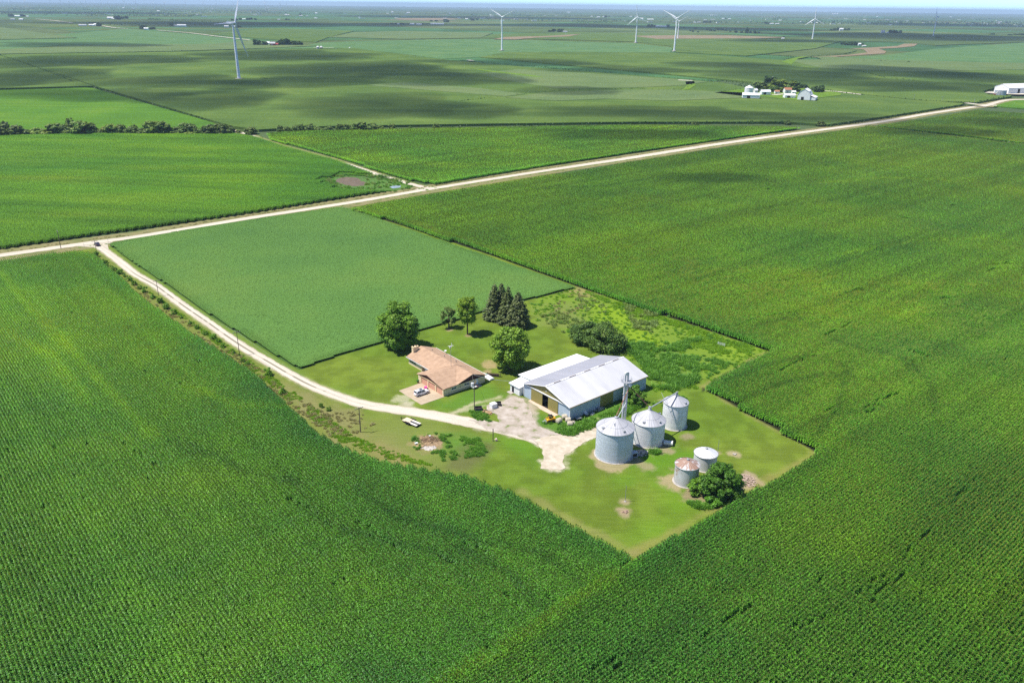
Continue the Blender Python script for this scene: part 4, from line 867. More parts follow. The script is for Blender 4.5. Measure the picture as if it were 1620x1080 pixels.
# white lean-to wing behind it and the little white annex
ln = thing('white_lean_to', 'long white-roofed lean-to wing behind the machine shed', 'shed', (BO[0], BO[1], 0), TH)
b = MB(); m_pgreen = mat('pale_green_steel', (0.42, 0.52, 0.46), rough=.6, var=.08)
b.quad((3.8, 26.3, -.1), (3.8, SW + .35, -.1), (3.8, SW + .35, 4.05), (3.8, 26.3, 3.55)); b.quad((28.5, 26.3, -.1), (3.8, 26.3, -.1), (3.8, 26.3, 3.55), (28.5, 26.3, 3.55)); b.quad((28.5, SW + .35, -.1), (28.5, 26.3, -.1), (28.5, 26.3, 3.55), (28.5, SW + .35, 4.05)); b.build('wall', m_pgreen, ln)
r = MB(); r.slab([(3.5, SW + .32, 4.15), (28.8, SW + .32, 4.15), (28.8, 26.6, 3.6), (3.5, 26.6, 3.6)], .12); r.build('roof', m_roofw, ln)
for x_ in (4.6, 5.3): v = MB(); v.cyl((x_, 24.6, 3.7), (x_, 24.6, 4.2), .1, n=8); v.build('vent_pipe', m_steelg, ln)
an = thing('white_annex', 'small white annex with a dark doorway at the end of the lean-to', 'shed', (BO[0], BO[1], 0), TH)
b = MB(); b.box((1.3, 22.75, 1.2), (4.6, 4.3, 2.6)); b.build('wall', white, an)
r = MB(); r.slab([(-1.35, 20.3, 2.75), (3.75, 20.3, 2.75), (3.75, 25.25, 2.75), (-1.35, 25.25, 2.75)], .0 + .12); r.slab([(-1.35, 20.3, 2.78), (-1.35, 25.25, 2.78), (3.75, 25.25, 3.3), (3.75, 20.3, 3.3)], .05); r.build('roof', m_roofw, an)
d = MB(); d.box((-1.02, 23.6, 1.05), (.06, .9, 2.0)); d.build('doorway', m_dark, an)
b = MB(); b.box((-1.7, 24.0, .06), (1.2, 2.0, .2)); b.build('step', m_conc2, an)

# ------------------------------------------------------------------ grain bins
def binmat(name, cols, rough, metal, panel=None, rust=None, ring=1.1):
    m = mat(name, cols[0], rough=rough, metal=metal, cols=cols, scale=.5, spec=.4, stretch=((1, 1, .6), 0)); t = m.node_tree; b = t.nodes['Principled BSDF']
    tc = t.nodes.new('ShaderNodeTexCoord'); wv = N(t, 'ShaderNodeTexWave', Scale=ring * 2.2, Distortion=0); wv.wave_type = 'BANDS'; wv.bands_direction = 'Z'
    t.links.new(tc.outputs['Object'], wv.inputs[0]); bp = N(t, 'ShaderNodeBump', Strength=.45, Distance=.05); t.links.new(wv.outputs[1], bp.inputs['Height']); t.links.new(bp.outputs[0], b.inputs['Normal'])
    src = b.inputs['Base Color'].links[0].from_socket
    if panel:
        sp = t.nodes.new('ShaderNodeSeparateXYZ'); t.links.new(tc.outputs['Object'], sp.inputs[0])
        at = t.nodes.new('ShaderNodeMath'); at.operation = 'ARCTAN2'; t.links.new(sp.outputs[1], at.inputs[0]); t.links.new(sp.outputs[0], at.inputs[1])
        cb = t.nodes.new('ShaderNodeCombineXYZ'); ml = N(t, 'ShaderNodeMath'); ml.operation = 'MULTIPLY'; ml.inputs[1].default_value = panel; t.links.new(at.outputs[0], ml.inputs[0]); t.links.new(ml.outputs[0], cb.inputs[0]); t.links.new(sp.outputs[2], cb.inputs[1])
        br = N(t, 'ShaderNodeTexBrick', Scale=1.0); br.inputs['Color1'].default_value = (.94, .94, .94, 1); br.inputs['Color2'].default_value = (1.06, 1.06, 1.06, 1); br.inputs['Mortar'].default_value = (.62, .62, .64, 1); br.inputs['Mortar Size'].default_value = .028; br.inputs['Brick Width'].default_value = 2.7; br.inputs['Row Height'].default_value = 1.1
        t.links.new(cb.outputs[0], br.inputs[0]); src = mixc(t, 1.0, src, br.outputs[0], 'MULTIPLY')
    if rust:
        n = N(t, 'ShaderNodeTexNoise', Scale=.55, Detail=6); mp = N(t, 'ShaderNodeMapping', Scale=(1, 1, 1.6)); t.links.new(tc.outputs['Object'], mp.inputs[0]); t.links.new(mp.outputs[0], n.inputs[0])
        f = ramp(t, n.outputs[0], [(0, 0, 0), (1, 1, 1)], rust); src = mixc(t, f, src, (0.30, 0.17, 0.10))
    t.links.new(src, b.inputs['Base Color']); return m
def roofmat(name, cols, rough, metal, rust=None):
    """radial streaks on a conical roof"""
    m = mat(name, cols[0], rough=rough, metal=metal, cols=cols, scale=.6, spec=.4); t = m.node_tree; b = t.nodes['Principled BSDF']; tc = t.nodes.new('ShaderNodeTexCoord')
    sp = t.nodes.new('ShaderNodeSeparateXYZ'); t.links.new(tc.outputs['Object'], sp.inputs[0]); at = t.nodes.new('ShaderNodeMath'); at.operation = 'ARCTAN2'; t.links.new(sp.outputs[1], at.inputs[0]); t.links.new(sp.outputs[0], at.inputs[1])
    cb = t.nodes.new('ShaderNodeCombineXYZ'); t.links.new(at.outputs[0], cb.inputs[0]); n = N(t, 'ShaderNodeTexNoise', Scale=5, Detail=3); t.links.new(cb.outputs[0], n.inputs[0])
    src = b.inputs['Base Color'].links[0].from_socket; f = ramp(t, n.outputs[0], [(.62, .62, .62), (1.12, 1.12, 1.12)], [.3, .7]); src = mixc(t, 1.0, src, f, 'MULTIPLY')
    if rust:
        n3 = N(t, 'ShaderNodeTexNoise', Scale=.6, Detail=5); t.links.new(tc.outputs['Object'], n3.inputs[0]); ad = t.nodes.new('ShaderNodeMath'); ad.operation = 'ADD'
        n4 = N(t, 'ShaderNodeTexNoise', Scale=3.2, Detail=4); t.links.new(cb.outputs[0], n4.inputs[0]); t.links.new(n3.outputs[0], ad.inputs[0]); t.links.new(n4.outputs[0], ad.inputs[1])
        f = ramp(t, ad.outputs[0], [(0, 0, 0), (1, 1, 1)], rust); src = mixc(t, f, src, (0.33, 0.21, 0.155))
    t.links.new(src, b.inputs['Base Color']); return m
m_b1 = binmat('blue_grey_corrugated', [(0.49, 0.545, 0.60), (0.55, 0.60, 0.65)], .6, .0, panel=4.9); m_b2 = binmat('grey_corrugated', [(0.72, 0.72, 0.72), (0.78, 0.78, 0.78)], .6, .0, panel=4.5)
m_b3 = binmat('pale_corrugated', [(0.74, 0.74, 0.74), (0.80, 0.80, 0.80)], .6, .0, panel=3.4); m_b4 = binmat('rust_stained_corrugated', [(0.44, 0.44, 0.43), (0.58, 0.58, 0.57)], .6, .0, rust=[.58, .72]); m_b5 = binmat('dull_white_corrugated', [(0.58, 0.58, 0.57), (0.64, 0.64, 0.63)], .6, .1)
m_r1 = roofmat('galvanized_roof', [(0.44, 0.44, 0.465), (0.53, 0.53, 0.55)], .5, .0); m_r4 = roofmat('rusty_roof', [(0.66, 0.66, 0.66), (0.74, 0.74, 0.74)], .5, .1, rust=[.88, 1.14]); m_r5 = roofmat('faintly_rusty_roof', [(0.66, 0.66, 0.67), (0.75, 0.75, 0.75)], .5, .1, rust=[1.16, 1.24])
def grain_bin(label, c, r, h, apex, wm, rm, ribs=36, hatch=(), small=False, ring=True, cat='grain bin'):
    t = thing('grain_bin', label, cat, (c[0], c[1], 0), 0, 'grain bins beside the machine shed')
    b = MB(); b.lathe([(r, -.05), (r, h)], 64); b.build('wall', wm, t, smooth=40)
    b = MB(); b.lathe([(r + .35, -.05), (r + .35, .12), (r, .14)], 48); b.build('footing', m_conc2, t)
    b = MB(); rr = .45 if not small else .3; zc = apex - .25
    n = ribs * 4
    def rib(j, k): return (0, .05 if k % 4 == 0 else 0) if j < 3 else (0, 0)
    b.lathe([(r + .16, h - .10), (r * .66, h + (zc - h) * .36), (r * .36, h + (zc - h) * .68), (rr, zc)], n, rfun=rib)
    ro = b.build('roof', rm, t, smooth=30)
    if ring: k = MB(); k.lathe([(r * .64, h + (zc - h) * .36 + .07), (r * .64, h + (zc - h) * .36 + .14), (r * .62, h + (zc - h) * .36 + .17)], 48); k.build('roof_ring', m_galv, ro)
    k = MB(); k.lathe([(rr + .02, zc - .03), (rr + .02, apex), (0.02, apex + .12)], 20); k.build('fill_cap', m_galv if not small else m_steelg, ro)
    k = MB(); k.lathe([(r + .17, h - .14), (r + .19, h - .05), (r + .12, h + .0)], 64); k.build('eave_ring', m_steelg, t)
    for a in hatch:
        ca, sa = math.cos(R(a)), math.sin(R(a)); rr2 = r * .82; zz = h + (zc - h) * .2
        k = MB(); k.box((ca * rr2, sa * rr2, zz + .16), (.6, .6, .36), R(a)); k.build('roof_hatch', m_galv, ro)
    return t
b1 = grain_bin('biggest grain bin, blue-grey panelled wall, nearest to the limestone yard', (27.0, 181.1), 4.85, 8.3, 11.1, m_b1, m_r1, hatch=(-65, -150))
b2 = grain_bin('squat wide grey grain bin in the middle, between the blue-grey bin and the tall one', (36.9, 188.7), 4.45, 6.5, 9.5, m_b2, m_r1, hatch=(-50, -120, 30))
b3 = grain_bin('tall narrow pale grey grain bin farthest from the camera', (45.7, 197.3), 3.4, 7.5, 9.6, m_b3, m_r1, ribs=20, ring=False, hatch=(-40,))
b4 = grain_bin('small old bin with streaky rusty roof and stained wall', (43.4, 168.5), 2.95, 5.1, 6.4, m_b4, m_r4, ribs=22, small=True, ring=False)
b5 = grain_bin('small old bin with whitish roof half hidden by the big bush', (49.6, 175.6), 2.9, 4.1, 5.4, m_b5, m_r5, ribs=22, small=True, ring=False)
lad = MB()
for s in (-.22, .22): lad.cyl((math.cos(-.5) * 3.5 + s * .5, math.sin(-.5) * 3.5 + s * .87, .3), (math.cos(-.5) * 3.5 + s * .5, math.sin(-.5) * 3.5 + s * .87, 7.4), .04, n=5)
for k in range(18): lad.cyl((math.cos(-.5) * 3.5 - .11, math.sin(-.5) * 3.5 - .19, .5 + .4 * k), (math.cos(-.5) * 3.5 + .11, math.sin(-.5) * 3.5 + .19, .5 + .4 * k), .025, n=4)
lad.build('ladder', m_galv, b3)
# bucket elevator
lx, ly = 30.7, 192.2
leg = thing('grain_elevator', 'tall white bucket elevator tower with round top platform between the bins and the shed', 'grain elevator', (lx, ly, 0), R(25))
m_legw = mat('elevator_steel', (0.66, 0.67, 0.68), rough=.5, metal=.2, var=.1)
for s in (-1, 1): b = MB(); b.box((s * .42, 0, 9.0), (.42, .34, 18.0)); b.build('leg_casing', m_legw, leg)
b = MB(); b.box((0, 0, .9), (1.7, .7, 1.8)); b.build('boot', m_steelg, leg)
b = MB(); b.extrude_y([(-.6, 17.8), (.6, 17.8), (.62, 18.3), (.3, 18.6), (-.3, 18.6), (-.62, 18.3)], -.22, .22); b.build('head', m_legw, leg)
b = MB()
b.lathe([(1.5, 15.9), (1.5, 15.96), (.5, 15.97)], 24)
for z in (16.4, 16.95):
    for k in range(24): a0, a1 = 2 * PI * k / 24, 2 * PI * (k + 1) / 24; b.cyl((1.5 * math.cos(a0), 1.5 * math.sin(a0), z), (1.5 * math.cos(a1), 1.5 * math.sin(a1), z), .03, n=4)
for k in range(8): a0 = 2 * PI * k / 8; b.cyl((1.5 * math.cos(a0), 1.5 * math.sin(a0), 15.95), (1.5 * math.cos(a0), 1.5 * math.sin(a0), 16.97), .03, n=4)
b.build('platform', m_galv, leg)
b = MB()
for s in (-.2, .2): b.cyl((s, -.45, .4), (s, -.45, 16.2), .03, n=4)
for k in range(38): b.cyl((-.2, -.45, .6 + .41 * k), (.2, -.45, .6 + .41 * k), .02, n=4)
b.build('ladder', m_galv, leg)
for z in (4.0, 8.0, 12.2): b = MB(); b.box((0, 0, z), (1.6, .5, .12)); b.build('brace', m_steelg, leg)
b = MB(); b.lathe([(.05, 15.6), (.45, 15.1), (.5, 14.6), (.2, 14.0)], 14, (.95, -.35, 0)); b.build('distributor', white, leg)
def W(o, p): return Matrix.Translation(o.location) @ Matrix.Rotation(o.rotation_euler.z, 4, 'Z') @ Vector(p)
def loc_in(o, p): return (Matrix.Translation(o.location) @ Matrix.Rotation(o.rotation_euler.z, 4, 'Z')).inverted() @ Vector(p)
dist = Vector((.95, -.35, 14.2)); a1 = loc_in(leg, (27.0, 181.1, 11.3)); a2 = loc_in(leg, (36.9, 188.7, 9.9))
b = MB(); b.cyl(dist, a1, .13, n=8); b.build('rusty_spout', m_rust, leg)
b = MB(); b.cyl(dist + Vector((.1, .1, 0)), a2, .13, n=8); b.build('brown_spout', mat('dark_rust', (0.085, 0.04, 0.03), rough=.8, var=.3), leg)
b = MB(); b.cyl((.3, -.2, 9.6), (a1.x + (a1.x) * .22, a1.y + (a1.y) * .22, 10.2), .10, n=8); b.build('spout_support', m_legw, leg)
# auger from the squat bin up to the tall one
au = thing('roof_auger', 'galvanized transfer auger running from the squat bin roof to the tall bin top', 'auger', (36.9, 188.7, 9.62))
dd = Vector((45.7 - 36.9, 197.3 - 188.7, 10.1 - 9.62)); b = MB(); b.cyl(Vector((0, 0, .15)), dd + Vector((.3, .3, .15)), .17, n=10); b.build('tube', m_galv, au)
b = MB(); b.box((0, 0, .25), (.6, .6, .7), R(45)); b.build('hopper', m_galv, au); b = MB(); b.cyl(dd + Vector((0, 0, -.35)), dd + Vector((0, 0, .3)), .22, n=10); b.build('outlet', m_steelg, au)
b = MB(); b.cyl(dd * .55 + Vector((.4, -.4, -1.0)), dd * .6 + Vector((-1.2, 1.4, 1.2)), .05, n=5); b.cyl(dd * .62 + Vector((0, 0, .1)), dd * .66 + Vector((0, 0, -2.2)), .05, n=5); b.build('support', m_galv, au)
# fan and tank, crates and rubble near the bins
q = g(1057, 704); fan = thing('aeration_fan', 'white drum-shaped aeration fan on the ground beside the squat bin', 'fan', (q[0], q[1], 0), R(-12))
b = MB(); b.cyl((-1.2, 0, .75), (.9, 0, .75), .62, n=20); b.build('housing', m_legw, fan); b = MB(); b.cyl((.9, 0, .75), (1.15, 0, .75), .68, n=20); b.build('inlet', white, fan); b = MB(); b.box((-.2, 0, .1), (1.8, .9, .24)); b.build('skid', m_steelg, fan)
q = g(1002.5, 722); fb = thing('heater_box', 'blue-grey fan heater box at the foot of the biggest bin', 'heater', (q[0], q[1], 0), R(20)); b = MB(); b.box((0, 0, .8), (1.7, 1.3, 1.4)); b.build('cabinet', m_blue, fb); b = MB(); b.box((0, 0, .06), (1.5, 1.1, .14)); b.build('skid', m_steelg, fb); b = MB(); b.box((0, -.67, .8), (1.2, .05, .9)); b.build('grille', m_black, fb)
def rubble(name, label, cat, c, rx, ry, h, m, n=26, seed=1, size=.5, rz=0):
    rg = np.random.default_rng(seed); b = MB()
    for k in range(n):
        a = rg.uniform(0, 2 * PI); r = math.sqrt(rg.uniform()); x, y = rx * r * math.cos(a), ry * r * math.sin(a); s = size * rg.uniform(.4, 1.2)
        M = Matrix.Rotation(rg.uniform(0, 3), 4, 'Z') @ Matrix.Rotation(rg.uniform(-.5, .5), 4, 'X')
        b.box((x, y, h * (1 - r) * .8 + s * .15), (s, s * rg.uniform(.5, 1), s * rg.uniform(.3, .7)), M=M)
    o = b.build(name, m); o.location = (c[0], c[1], 0); o.rotation_euler.z = rz; return tag(o, label, cat)
rubble('rubble_pile', 'grey broken concrete heaped between the biggest bin and the squat bin', 'rubble', g(1014, 717), 1.8, 1.3, .7, m_conc2, 40, 3, .8)
# brush heap: branches, soil and ash
q = g(677, 701); br = thing('brush_pile', 'heap of brown brush with a patch of grey ash on the grass below the drive', 'brush pile', (q[0], q[1], 0))
rg = np.random.default_rng(4); b = MB()
for k in range(260):
    a = rg.uniform(0, 6.28); r = math.sqrt(rg.uniform()); x, y = 2.7 * r * math.cos(a), 2.3 * r * math.sin(a) + .9; z = .9 * (1 - r * r) + .05; dx, dy, dz = rg.normal(0, .7), rg.normal(0, .7), rg.normal(0, .18)
    b.cyl((x - dx, y - dy, max(.03, z - dz)), (x + dx, y + dy, max(.03, z + dz)), .045, .02, n=4, caps=False)
b.build('branches', mat('dead_branch', (0.30, 0.20, 0.11), rough=1, cols=[(0.20, 0.13, 0.07), (0.33, 0.22, 0.13), (0.42, 0.30, 0.19)], scale=1), br)
b = MB(); b.lathe([(3.6, 0.02), (2.7, .28), (1.6, .6), (.02, .85)], 26, (0, .7, 0), rfun=lambda j, k: (rg.uniform(-.35, .35) if j < 3 else 0, rg.uniform(-.1, .1) if 0 < j < 3 else 0)); b.build('soil', mat('heap_soil', (0.33, 0.23, 0.13), rough=1, var=.3, scale=2), br)
b = MB(); b.lathe([(1.9, .03), (1.3, .2), (.02, .32)], 20, (.5, -2.0, 0), rfun=lambda j, k: (rg.uniform(-.4, .4) if j < 2 else 0, 0)); b.build('ash', mat('wood_ash', (0.44, 0.40, 0.36), rough=1, var=.25, scale=2), br)
for c_, d_, a_ in (((-3.0, -.6, .35), (.8, .6, .3), .4), ((.3, 2.2, .95), (.5, .4, .4), .2)): b = MB(); b.box(c_, d_, a_); b.build('scrap', white, br)
# clutter round the yard
def crate(name, label, cat, px, py, d, m, rz=0, lid=None):
    q = g(px, py); t = thing(name, label, cat, (q[0], q[1], 0), rz); b = MB(); x, y, z = d
    for s in (-1, 1):
        b.box((s * x / 2, 0, z / 2), (.06, y, z)); b.box((0, s * y / 2, z / 2), (x - .06, .06, z))
    b.box((0, 0, .08), (x - .07, y - .07, .1)); b.build('sides', m, t)
    b = MB(); b.box((0, 0, z * (.5 if lid is None else 1) + .02), (x * (.84 if lid is None else 1.06), y * (.84 if lid is None else 1.06), .06)); b.build('fill' if lid is None else 'lid', m_maroon if lid is None else lid, t); return t
crate('wire_crate', 'dark grey wire crate at the foot of the yard light pole', 'crate', 757, 650, (2.0, 1.5, 1.3), mat('dark_mesh', (0.10, 0.10, 0.10), rough=.7, var=.3), R(10))
crate('white_tank', 'white box tank beside the black trailer bed in the yard', 'tank', 780.5, 644.5, (1.7, 1.5, 1.4), white, R(35), white)
q = g(787, 641); t = thing('utility_bed', 'black tipped utility bed on the gravel behind the white box tank', 'trailer', (q[0], q[1], 0), R(5)); b = MB(); b.box((0, 0, .5), (2.2, 1.3, .08)); b.box((0, .65, .75), (2.2, .06, .5)); b.build('bed', m_black, t)
for s in (-1, 1): b = MB(); b.cyl((s * .8, -.75, .3), (s * .8, -.6, .3), .3, n=12); b.build('wheel', m_black, t)
rubble('timber_pile', 'scattered brown timber and dirt on the gravel between the wire crate and white tank', 'timber', g(769, 652), 2.6, .9, .3, mat('old_timber', (0.36, 0.24, 0.13), rough=1, var=.35), 40, 7, .7, R(-30))
for px, py, lb, mm, sd, rx in [(905, 669, 'pile of pale scrap leaning at the shed corner beside the bales', m_conc2, 11, 1.0), (933, 655.5, 'dark scrap heap under the shed wall just left of the side door', m_steelg, 13, 1.6), (948, 648, 'low grey slabs stacked along the olive side door', m_conc2, 14, 2.2), (862, 634.5, 'small rubbish heap at the left end of the shed front', m_conc2, 15, .7)]:
    rubble('scrap_heap', lb, 'scrap', g(px, py), rx, .7, .5, mm, 22, sd, .6, TH)
q = g(915, 664); t = thing('old_cart', 'grey flat cart standing in weeds along the blue shed wall', 'cart', (q[0], q[1], 0), R(25)); b = MB(); b.box((0, 0, .7), (1.8, 1.1, .08)); b.build('bed', m_steelg, t)
for x in (-.7, .7): b = MB(); b.cyl((x, -.5, .3), (x, .5, .3), .3, n=10); b.build('wheel', m_black, t)
q = g(928, 656.5); t = thing('lawn_chair', 'white sun-bleached recliner leaning against the blue shed wall', 'chair', (q[0], q[1], 0), R(35)); b = MB(); b.slab([(-.5, -.4, .5), (.5, -.4, .5), (.5, .5, .55), (-.5, .5, .55)], .06); b.build('seat', white, t); b = MB(); b.slab([(-.5, .5, .55), (.5, .5, .55), (.5, 1.1, 1.6), (-.5, 1.1, 1.6)], .06); b.build('backrest', white, t)
for x, y in ((-.45, -.3), (.45, -.3), (-.45, .4), (.45, .4)): b = MB(); b.cyl((x, y, 0), (x, y, .47), .03, n=5); b.build('leg', m_steelg, t)
# things round the house
m_pink = mat('pink_plastic', (0.75, 0.10, 0.36), rough=.4, var=.08); p_ = H(-1.0, 8.0); t = thing('pink_toy_car', 'bright pink ride-on toy by the garage door behind the white car', 'toy', (p_.x, p_.y, .07), R(100))
b = MB(); b.extrude_y([(-.7, .15), (.7, .15), (.75, .45), (.3, .55), (.15, .85), (-.5, .85), (-.72, .5)], -.42, .42); b.build('body', m_pink, t)
for x in (-.45, .45):
    for s in (-1, 1): b = MB(); b.cyl((x, s * .36, .17), (x, s * .46, .17), .17, n=10); b.build('wheel', m_black, t)
m_teal = mat('turquoise', (0.10, 0.42, 0.40), rough=.5, var=.1)
p_ = H(18.6, 3.0); t = thing('rowing_boat', 'white upturned boat with turquoise stripe behind the right end of the house', 'boat', (p_.x, p_.y, 0), TH + PI / 2)
vs = []; prof = []
b = MB(); nn_ = 9
for k in range(nn_):
    u = -1 + 2 * k / (nn_ - 1); x = 3.0 * u; wv_ = .95 * (1 - max(0, u) ** 2.2) + .02; hgt_ = .75 * (1 - .35 * abs(u) ** 3)
    for q_ in range(7): a = PI * q_ / 6; vs.append((x, wv_ * math.cos(a), .15 + hgt_ * math.sin(a) ** .7))
fs = [(i * 7 + j, i * 7 + j + 1, (i + 1) * 7 + j + 1, (i + 1) * 7 + j) for i in range(nn_ - 1) for j in range(6)]; b.add(vs, fs + [tuple(range(7)), tuple(range((nn_ - 1) * 7 + 6, (nn_ - 1) * 7 - 1, -1))]); b.build('hull', white, t, smooth=40)
b = MB(); b.box((.1, 0, .93), (.7, .5, .1)); b.build('stripe', m_teal, t)
for u, w_, lb in ((10.6, -1.3, 'grey patio table by the side door of the house'),):
    p_ = H(u, w_); t = thing('patio_table', lb, 'table', (p_.x, p_.y, 0), TH); b = MB(); b.box((0, 0, .7), (1.6, .9, .06)); b.build('table_top', m_legw, t)
    for x in (-.7, .7):
        for y in (-.38, .38): b = MB(); b.box((x, y, .34), (.06, .06, .68)); b.build('leg', m_steelg, t)
p_ = H(11.7, -1.25); t = thing('patio_chair', 'small reddish patio chair beside the grey table', 'chair', (p_.x, p_.y, 0), TH + .4); mr = mat('faded_red', (0.36, 0.10, 0.07), rough=.7, var=.15); b = MB(); b.box((0, 0, .43), (.5, .5, .06)); b.build('seat', mr, t); b = MB(); b.box((0, .24, .72), (.5, .05, .52)); b.build('backrest', mr, t)
for x in (-.2, .2):
    for y in (-.2, .2): b = MB(); b.box((x, y, .2), (.04, .04, .4)); b.build('leg', m_steelg, t)
for k, (u, w_, lb) in enumerate([(-.5, 12.9, 'potted flowers at the left front corner of the concrete pad'), (3.9, 16.2, 'leafy porch plant in a pot on the bend of the footpath')]):
    p_ = H(u, w_); t = thing('potted_plant', lb, 'plant', (p_.x, p_.y, 0)); b = MB(); b.lathe([(.02, .0), (.22, .0), (.32, .45), (.28, .45)], 14); b.build('pot', mat('terracotta', (0.4, 0.17, 0.09), rough=.8, var=.15), t)
    rg = np.random.default_rng(k); V = []; Q = []
    for j in range(120):
        d_ = rg.normal(0, 1, 3); d_ /= np.linalg.norm(d_); c_ = np.array([0, 0, .75]) + d_ * .42; a_ = np.cross(d_, rg.normal(0, 1, 3)); a_ /= np.linalg.norm(a_); b_ = np.cross(d_, a_); o = len(V); V += [c_ - a_ * .1 - b_ * .1, c_ + a_ * .1 - b_ * .1, c_ + a_ * .1 + b_ * .1, c_ - a_ * .1 + b_ * .1]; Q.append((o, o + 1, o + 2, o + 3))
    mesh_np('foliage', V, Q, m_green, parent=t)

# ------------------------------------------------------------------ poles, wires, posts
def utility_pole(label, b, top, cross, group=None, lamp=False, ang=0.0, r=.15):
    q = g(*b); h = height_at(q, top) if top else 9.5
    t = thing('utility_pole', label, 'utility pole', (q[0], q[1], 0), ang, group)
    m = MB(); m.cyl((0, 0, -.2), (0, 0, h), r, r * .7, 10); m.build('pole', m_pole, t)
    if cross:
        m = MB(); m.box((0, 0, h - .35), (2.6, .12, .14)); ca = m.build('crossarm', m_pole, t)
        for x in (-1.1, -.45, .45, 1.1): k = MB(); k.cyl((x, 0, h - .28), (x, 0, h - .05), .06, n=6); k.build('insulator', m_legw, ca)
    if lamp:
        m = MB(); m.cyl((-.55, 0, h - .95), (-.55, 0, h + .15), .42, .42, 14); m.build('transformer', m_legw, t)
        m = MB(); m.tube([(0, 0, h - .3), (.4, -.5, h + 1.2)], .06); m.tube([(0, 0, h - .3), (.75, -.1, h + .6)], .05); m.build('lamp_arm', m_tan, t)
    return t, h
p1, h1 = utility_pole('yard pole with white transformer standing by the wire crate near the house', (750.5, 650.5), 606, False, lamp=True, ang=R(20))
p2, h2 = utility_pole('pole with crossarm on the brown bank between the drive and the lower corn', (570.5, 683.5), 644, True, 'poles along the drive', ang=TH)
p3, h3 = utility_pole('slender pole beside the drive halfway to the country road', (379, 561), 524, True, 'poles along the drive', ang=TH, r=.12)
p4, h4 = utility_pole('pole standing behind the dark blue car at the drive mouth', (152.5, 397), 380.5, True, 'poles along the drive', ang=TH, r=.12)
p5, h5 = utility_pole('leaning-topped pole at the corn edge left of the drive mouth', (96.5, 393), 365, True, 'poles along the drive', ang=TH + PI / 2)
p6, h6 = utility_pole('slender pole between the shrubs on the upper stretch of the drive', (251, 467.5), 443, True, 'poles along the drive', ang=TH, r=.12)
def wire(a, b, label, sag=.6, r=.018):
    a, b = Vector(a), Vector(b); m = MB(); pts = [a + (b - a) * (k / 14) - Vector((0, 0, sag * 4 * (k / 14) * (1 - k / 14))) for k in range(15)]
    m.tube([p - a for p in pts], r, 5); o = m.build('power_line', m_steelg); o.location = a; return tag(o, label, 'wire')
top = lambda t, h: (t.location.x, t.location.y, h - .1)
wire(H(10.9, .1, 4.3), B3(-.2, 25.2, 3.0), 'pale cable from the house gable to the white annex', .5, .05)
wire(top(p1, h1), H(10.9, .3, 4.25), 'short wire from the yard pole to the house gable', .3)
wire(top(p1, h1), top(p2, h2), 'wire from the yard pole to the pole on the brown bank', 1.0)
wire(top(p2, h2), top(p3, h3), 'wire along the drive between the bank pole and the slender pole', 1.4)
wire(top(p3, h3), top(p6, h6), 'wire along the upper drive between the two slender poles', 1.6)
q = g(714, 597); t = thing('antenna_mast', 'thin mast with white bird-like television antenna behind the house', 'antenna', (q[0], q[1], 0)); hm = height_at(q, 548)
m = MB(); m.cyl((0, 0, 0), (0, 0, hm), .06, n=6); m.build('mast', m_steelg, t)
m = MB(); m.cyl((-.9, 0, hm + .1), (.9, .0, hm + .3), .07, n=6); m.cyl((.2, -.3, hm - .2), (.3, .2, hm + 1.1), .06, n=6); m.cyl((-.5, -.5, hm), (.5, .5, hm + .25), .06, n=6); m.cyl((-.25, 0, hm - .5), (-.2, 0, hm + .1), .17, n=8); m.build('antenna', white, t)
for px, py, ty, lb in [(989, 793, 768, 'lone steel post in a dirt patch on the lawn nearest to the camera'), (1135.3, 715.5, 696, 'lone steel post on the lawn beyond the small old bins')]:
    q = g(px, py); t = thing('steel_post', lb, 'post', (q[0], q[1], 0), 0, 'steel posts on the lawn'); h = height_at(q, ty); m = MB(); m.cyl((0, 0, -.1), (0, 0, h), .06, n=8); m.build('shaft', m_steelg, t); m = MB(); m.cyl((0, 0, 0), (0, 0, .1), .3, n=12); m.build('collar', m_conc2, t)
q = g(780, 698); t = thing('wooden_post', 'short wooden post beside a pale stone where the mown lawn begins', 'post', (q[0], q[1], 0)); m = MB(); m.cyl((0, 0, -.1), (0, 0, height_at(q, 678)), .12, n=8); m.build('shaft', m_pole, t); m = MB(); m.cyl((0, 0, .4), (0, 0, .5), .13, n=8); m.build('band', m_steelg, t)
rubble('field_stone', 'pale field stones at the foot of the short wooden post', 'stone', g(784.5, 696), .5, .35, .2, mat('pale_stone', (0.48, 0.38, 0.30), rough=.95, var=.2), 7, 5, .55)
rubble('stone_slab', 'weathered slab in a bare oval on the lawn nearest to the camera', 'slab', g(988, 809), .9, .5, .1, mat('brown_slab', (0.33, 0.23, 0.17), rough=.95, var=.25), 12, 9, .5)
rubble('well_stone', 'stones in the bare round spot right of the small old bins', 'stone', g(1162.5, 718.5), .5, .5, .1, m_conc2, 9, 19, .5)
rubble('gravel_heap', 'low pinkish heap of gravel on bare ground beside the big bush', 'gravel heap', g(1180, 760), 2.6, 3.0, .45, mat('pink_gravel', (0.42, 0.32, 0.26), rough=1, var=.25, scale=3), 320, 23, .3)
rubble('log_stack', 'cut logs stacked under the round tree by the house', 'logs', g(777, 595) * 0 + g(775, 592), .5, .3, .15, m_bark, 6, 29, .4)
q = g(1141, 547); t = thing('field_gate', 'small white rail gate standing in the weedy paddock', 'gate', (q[0], q[1], 0), R(-35))
for s in (-1, 1): m = MB(); m.box((s * 1.2, 0, .65), (.14, .14, 1.3)); m.build('post', m_legw, t)
for z in (.45, .8, 1.15): m = MB(); m.box((0, -.09, z), (2.6, .04, .13)); m.build('rail', m_legw, t)
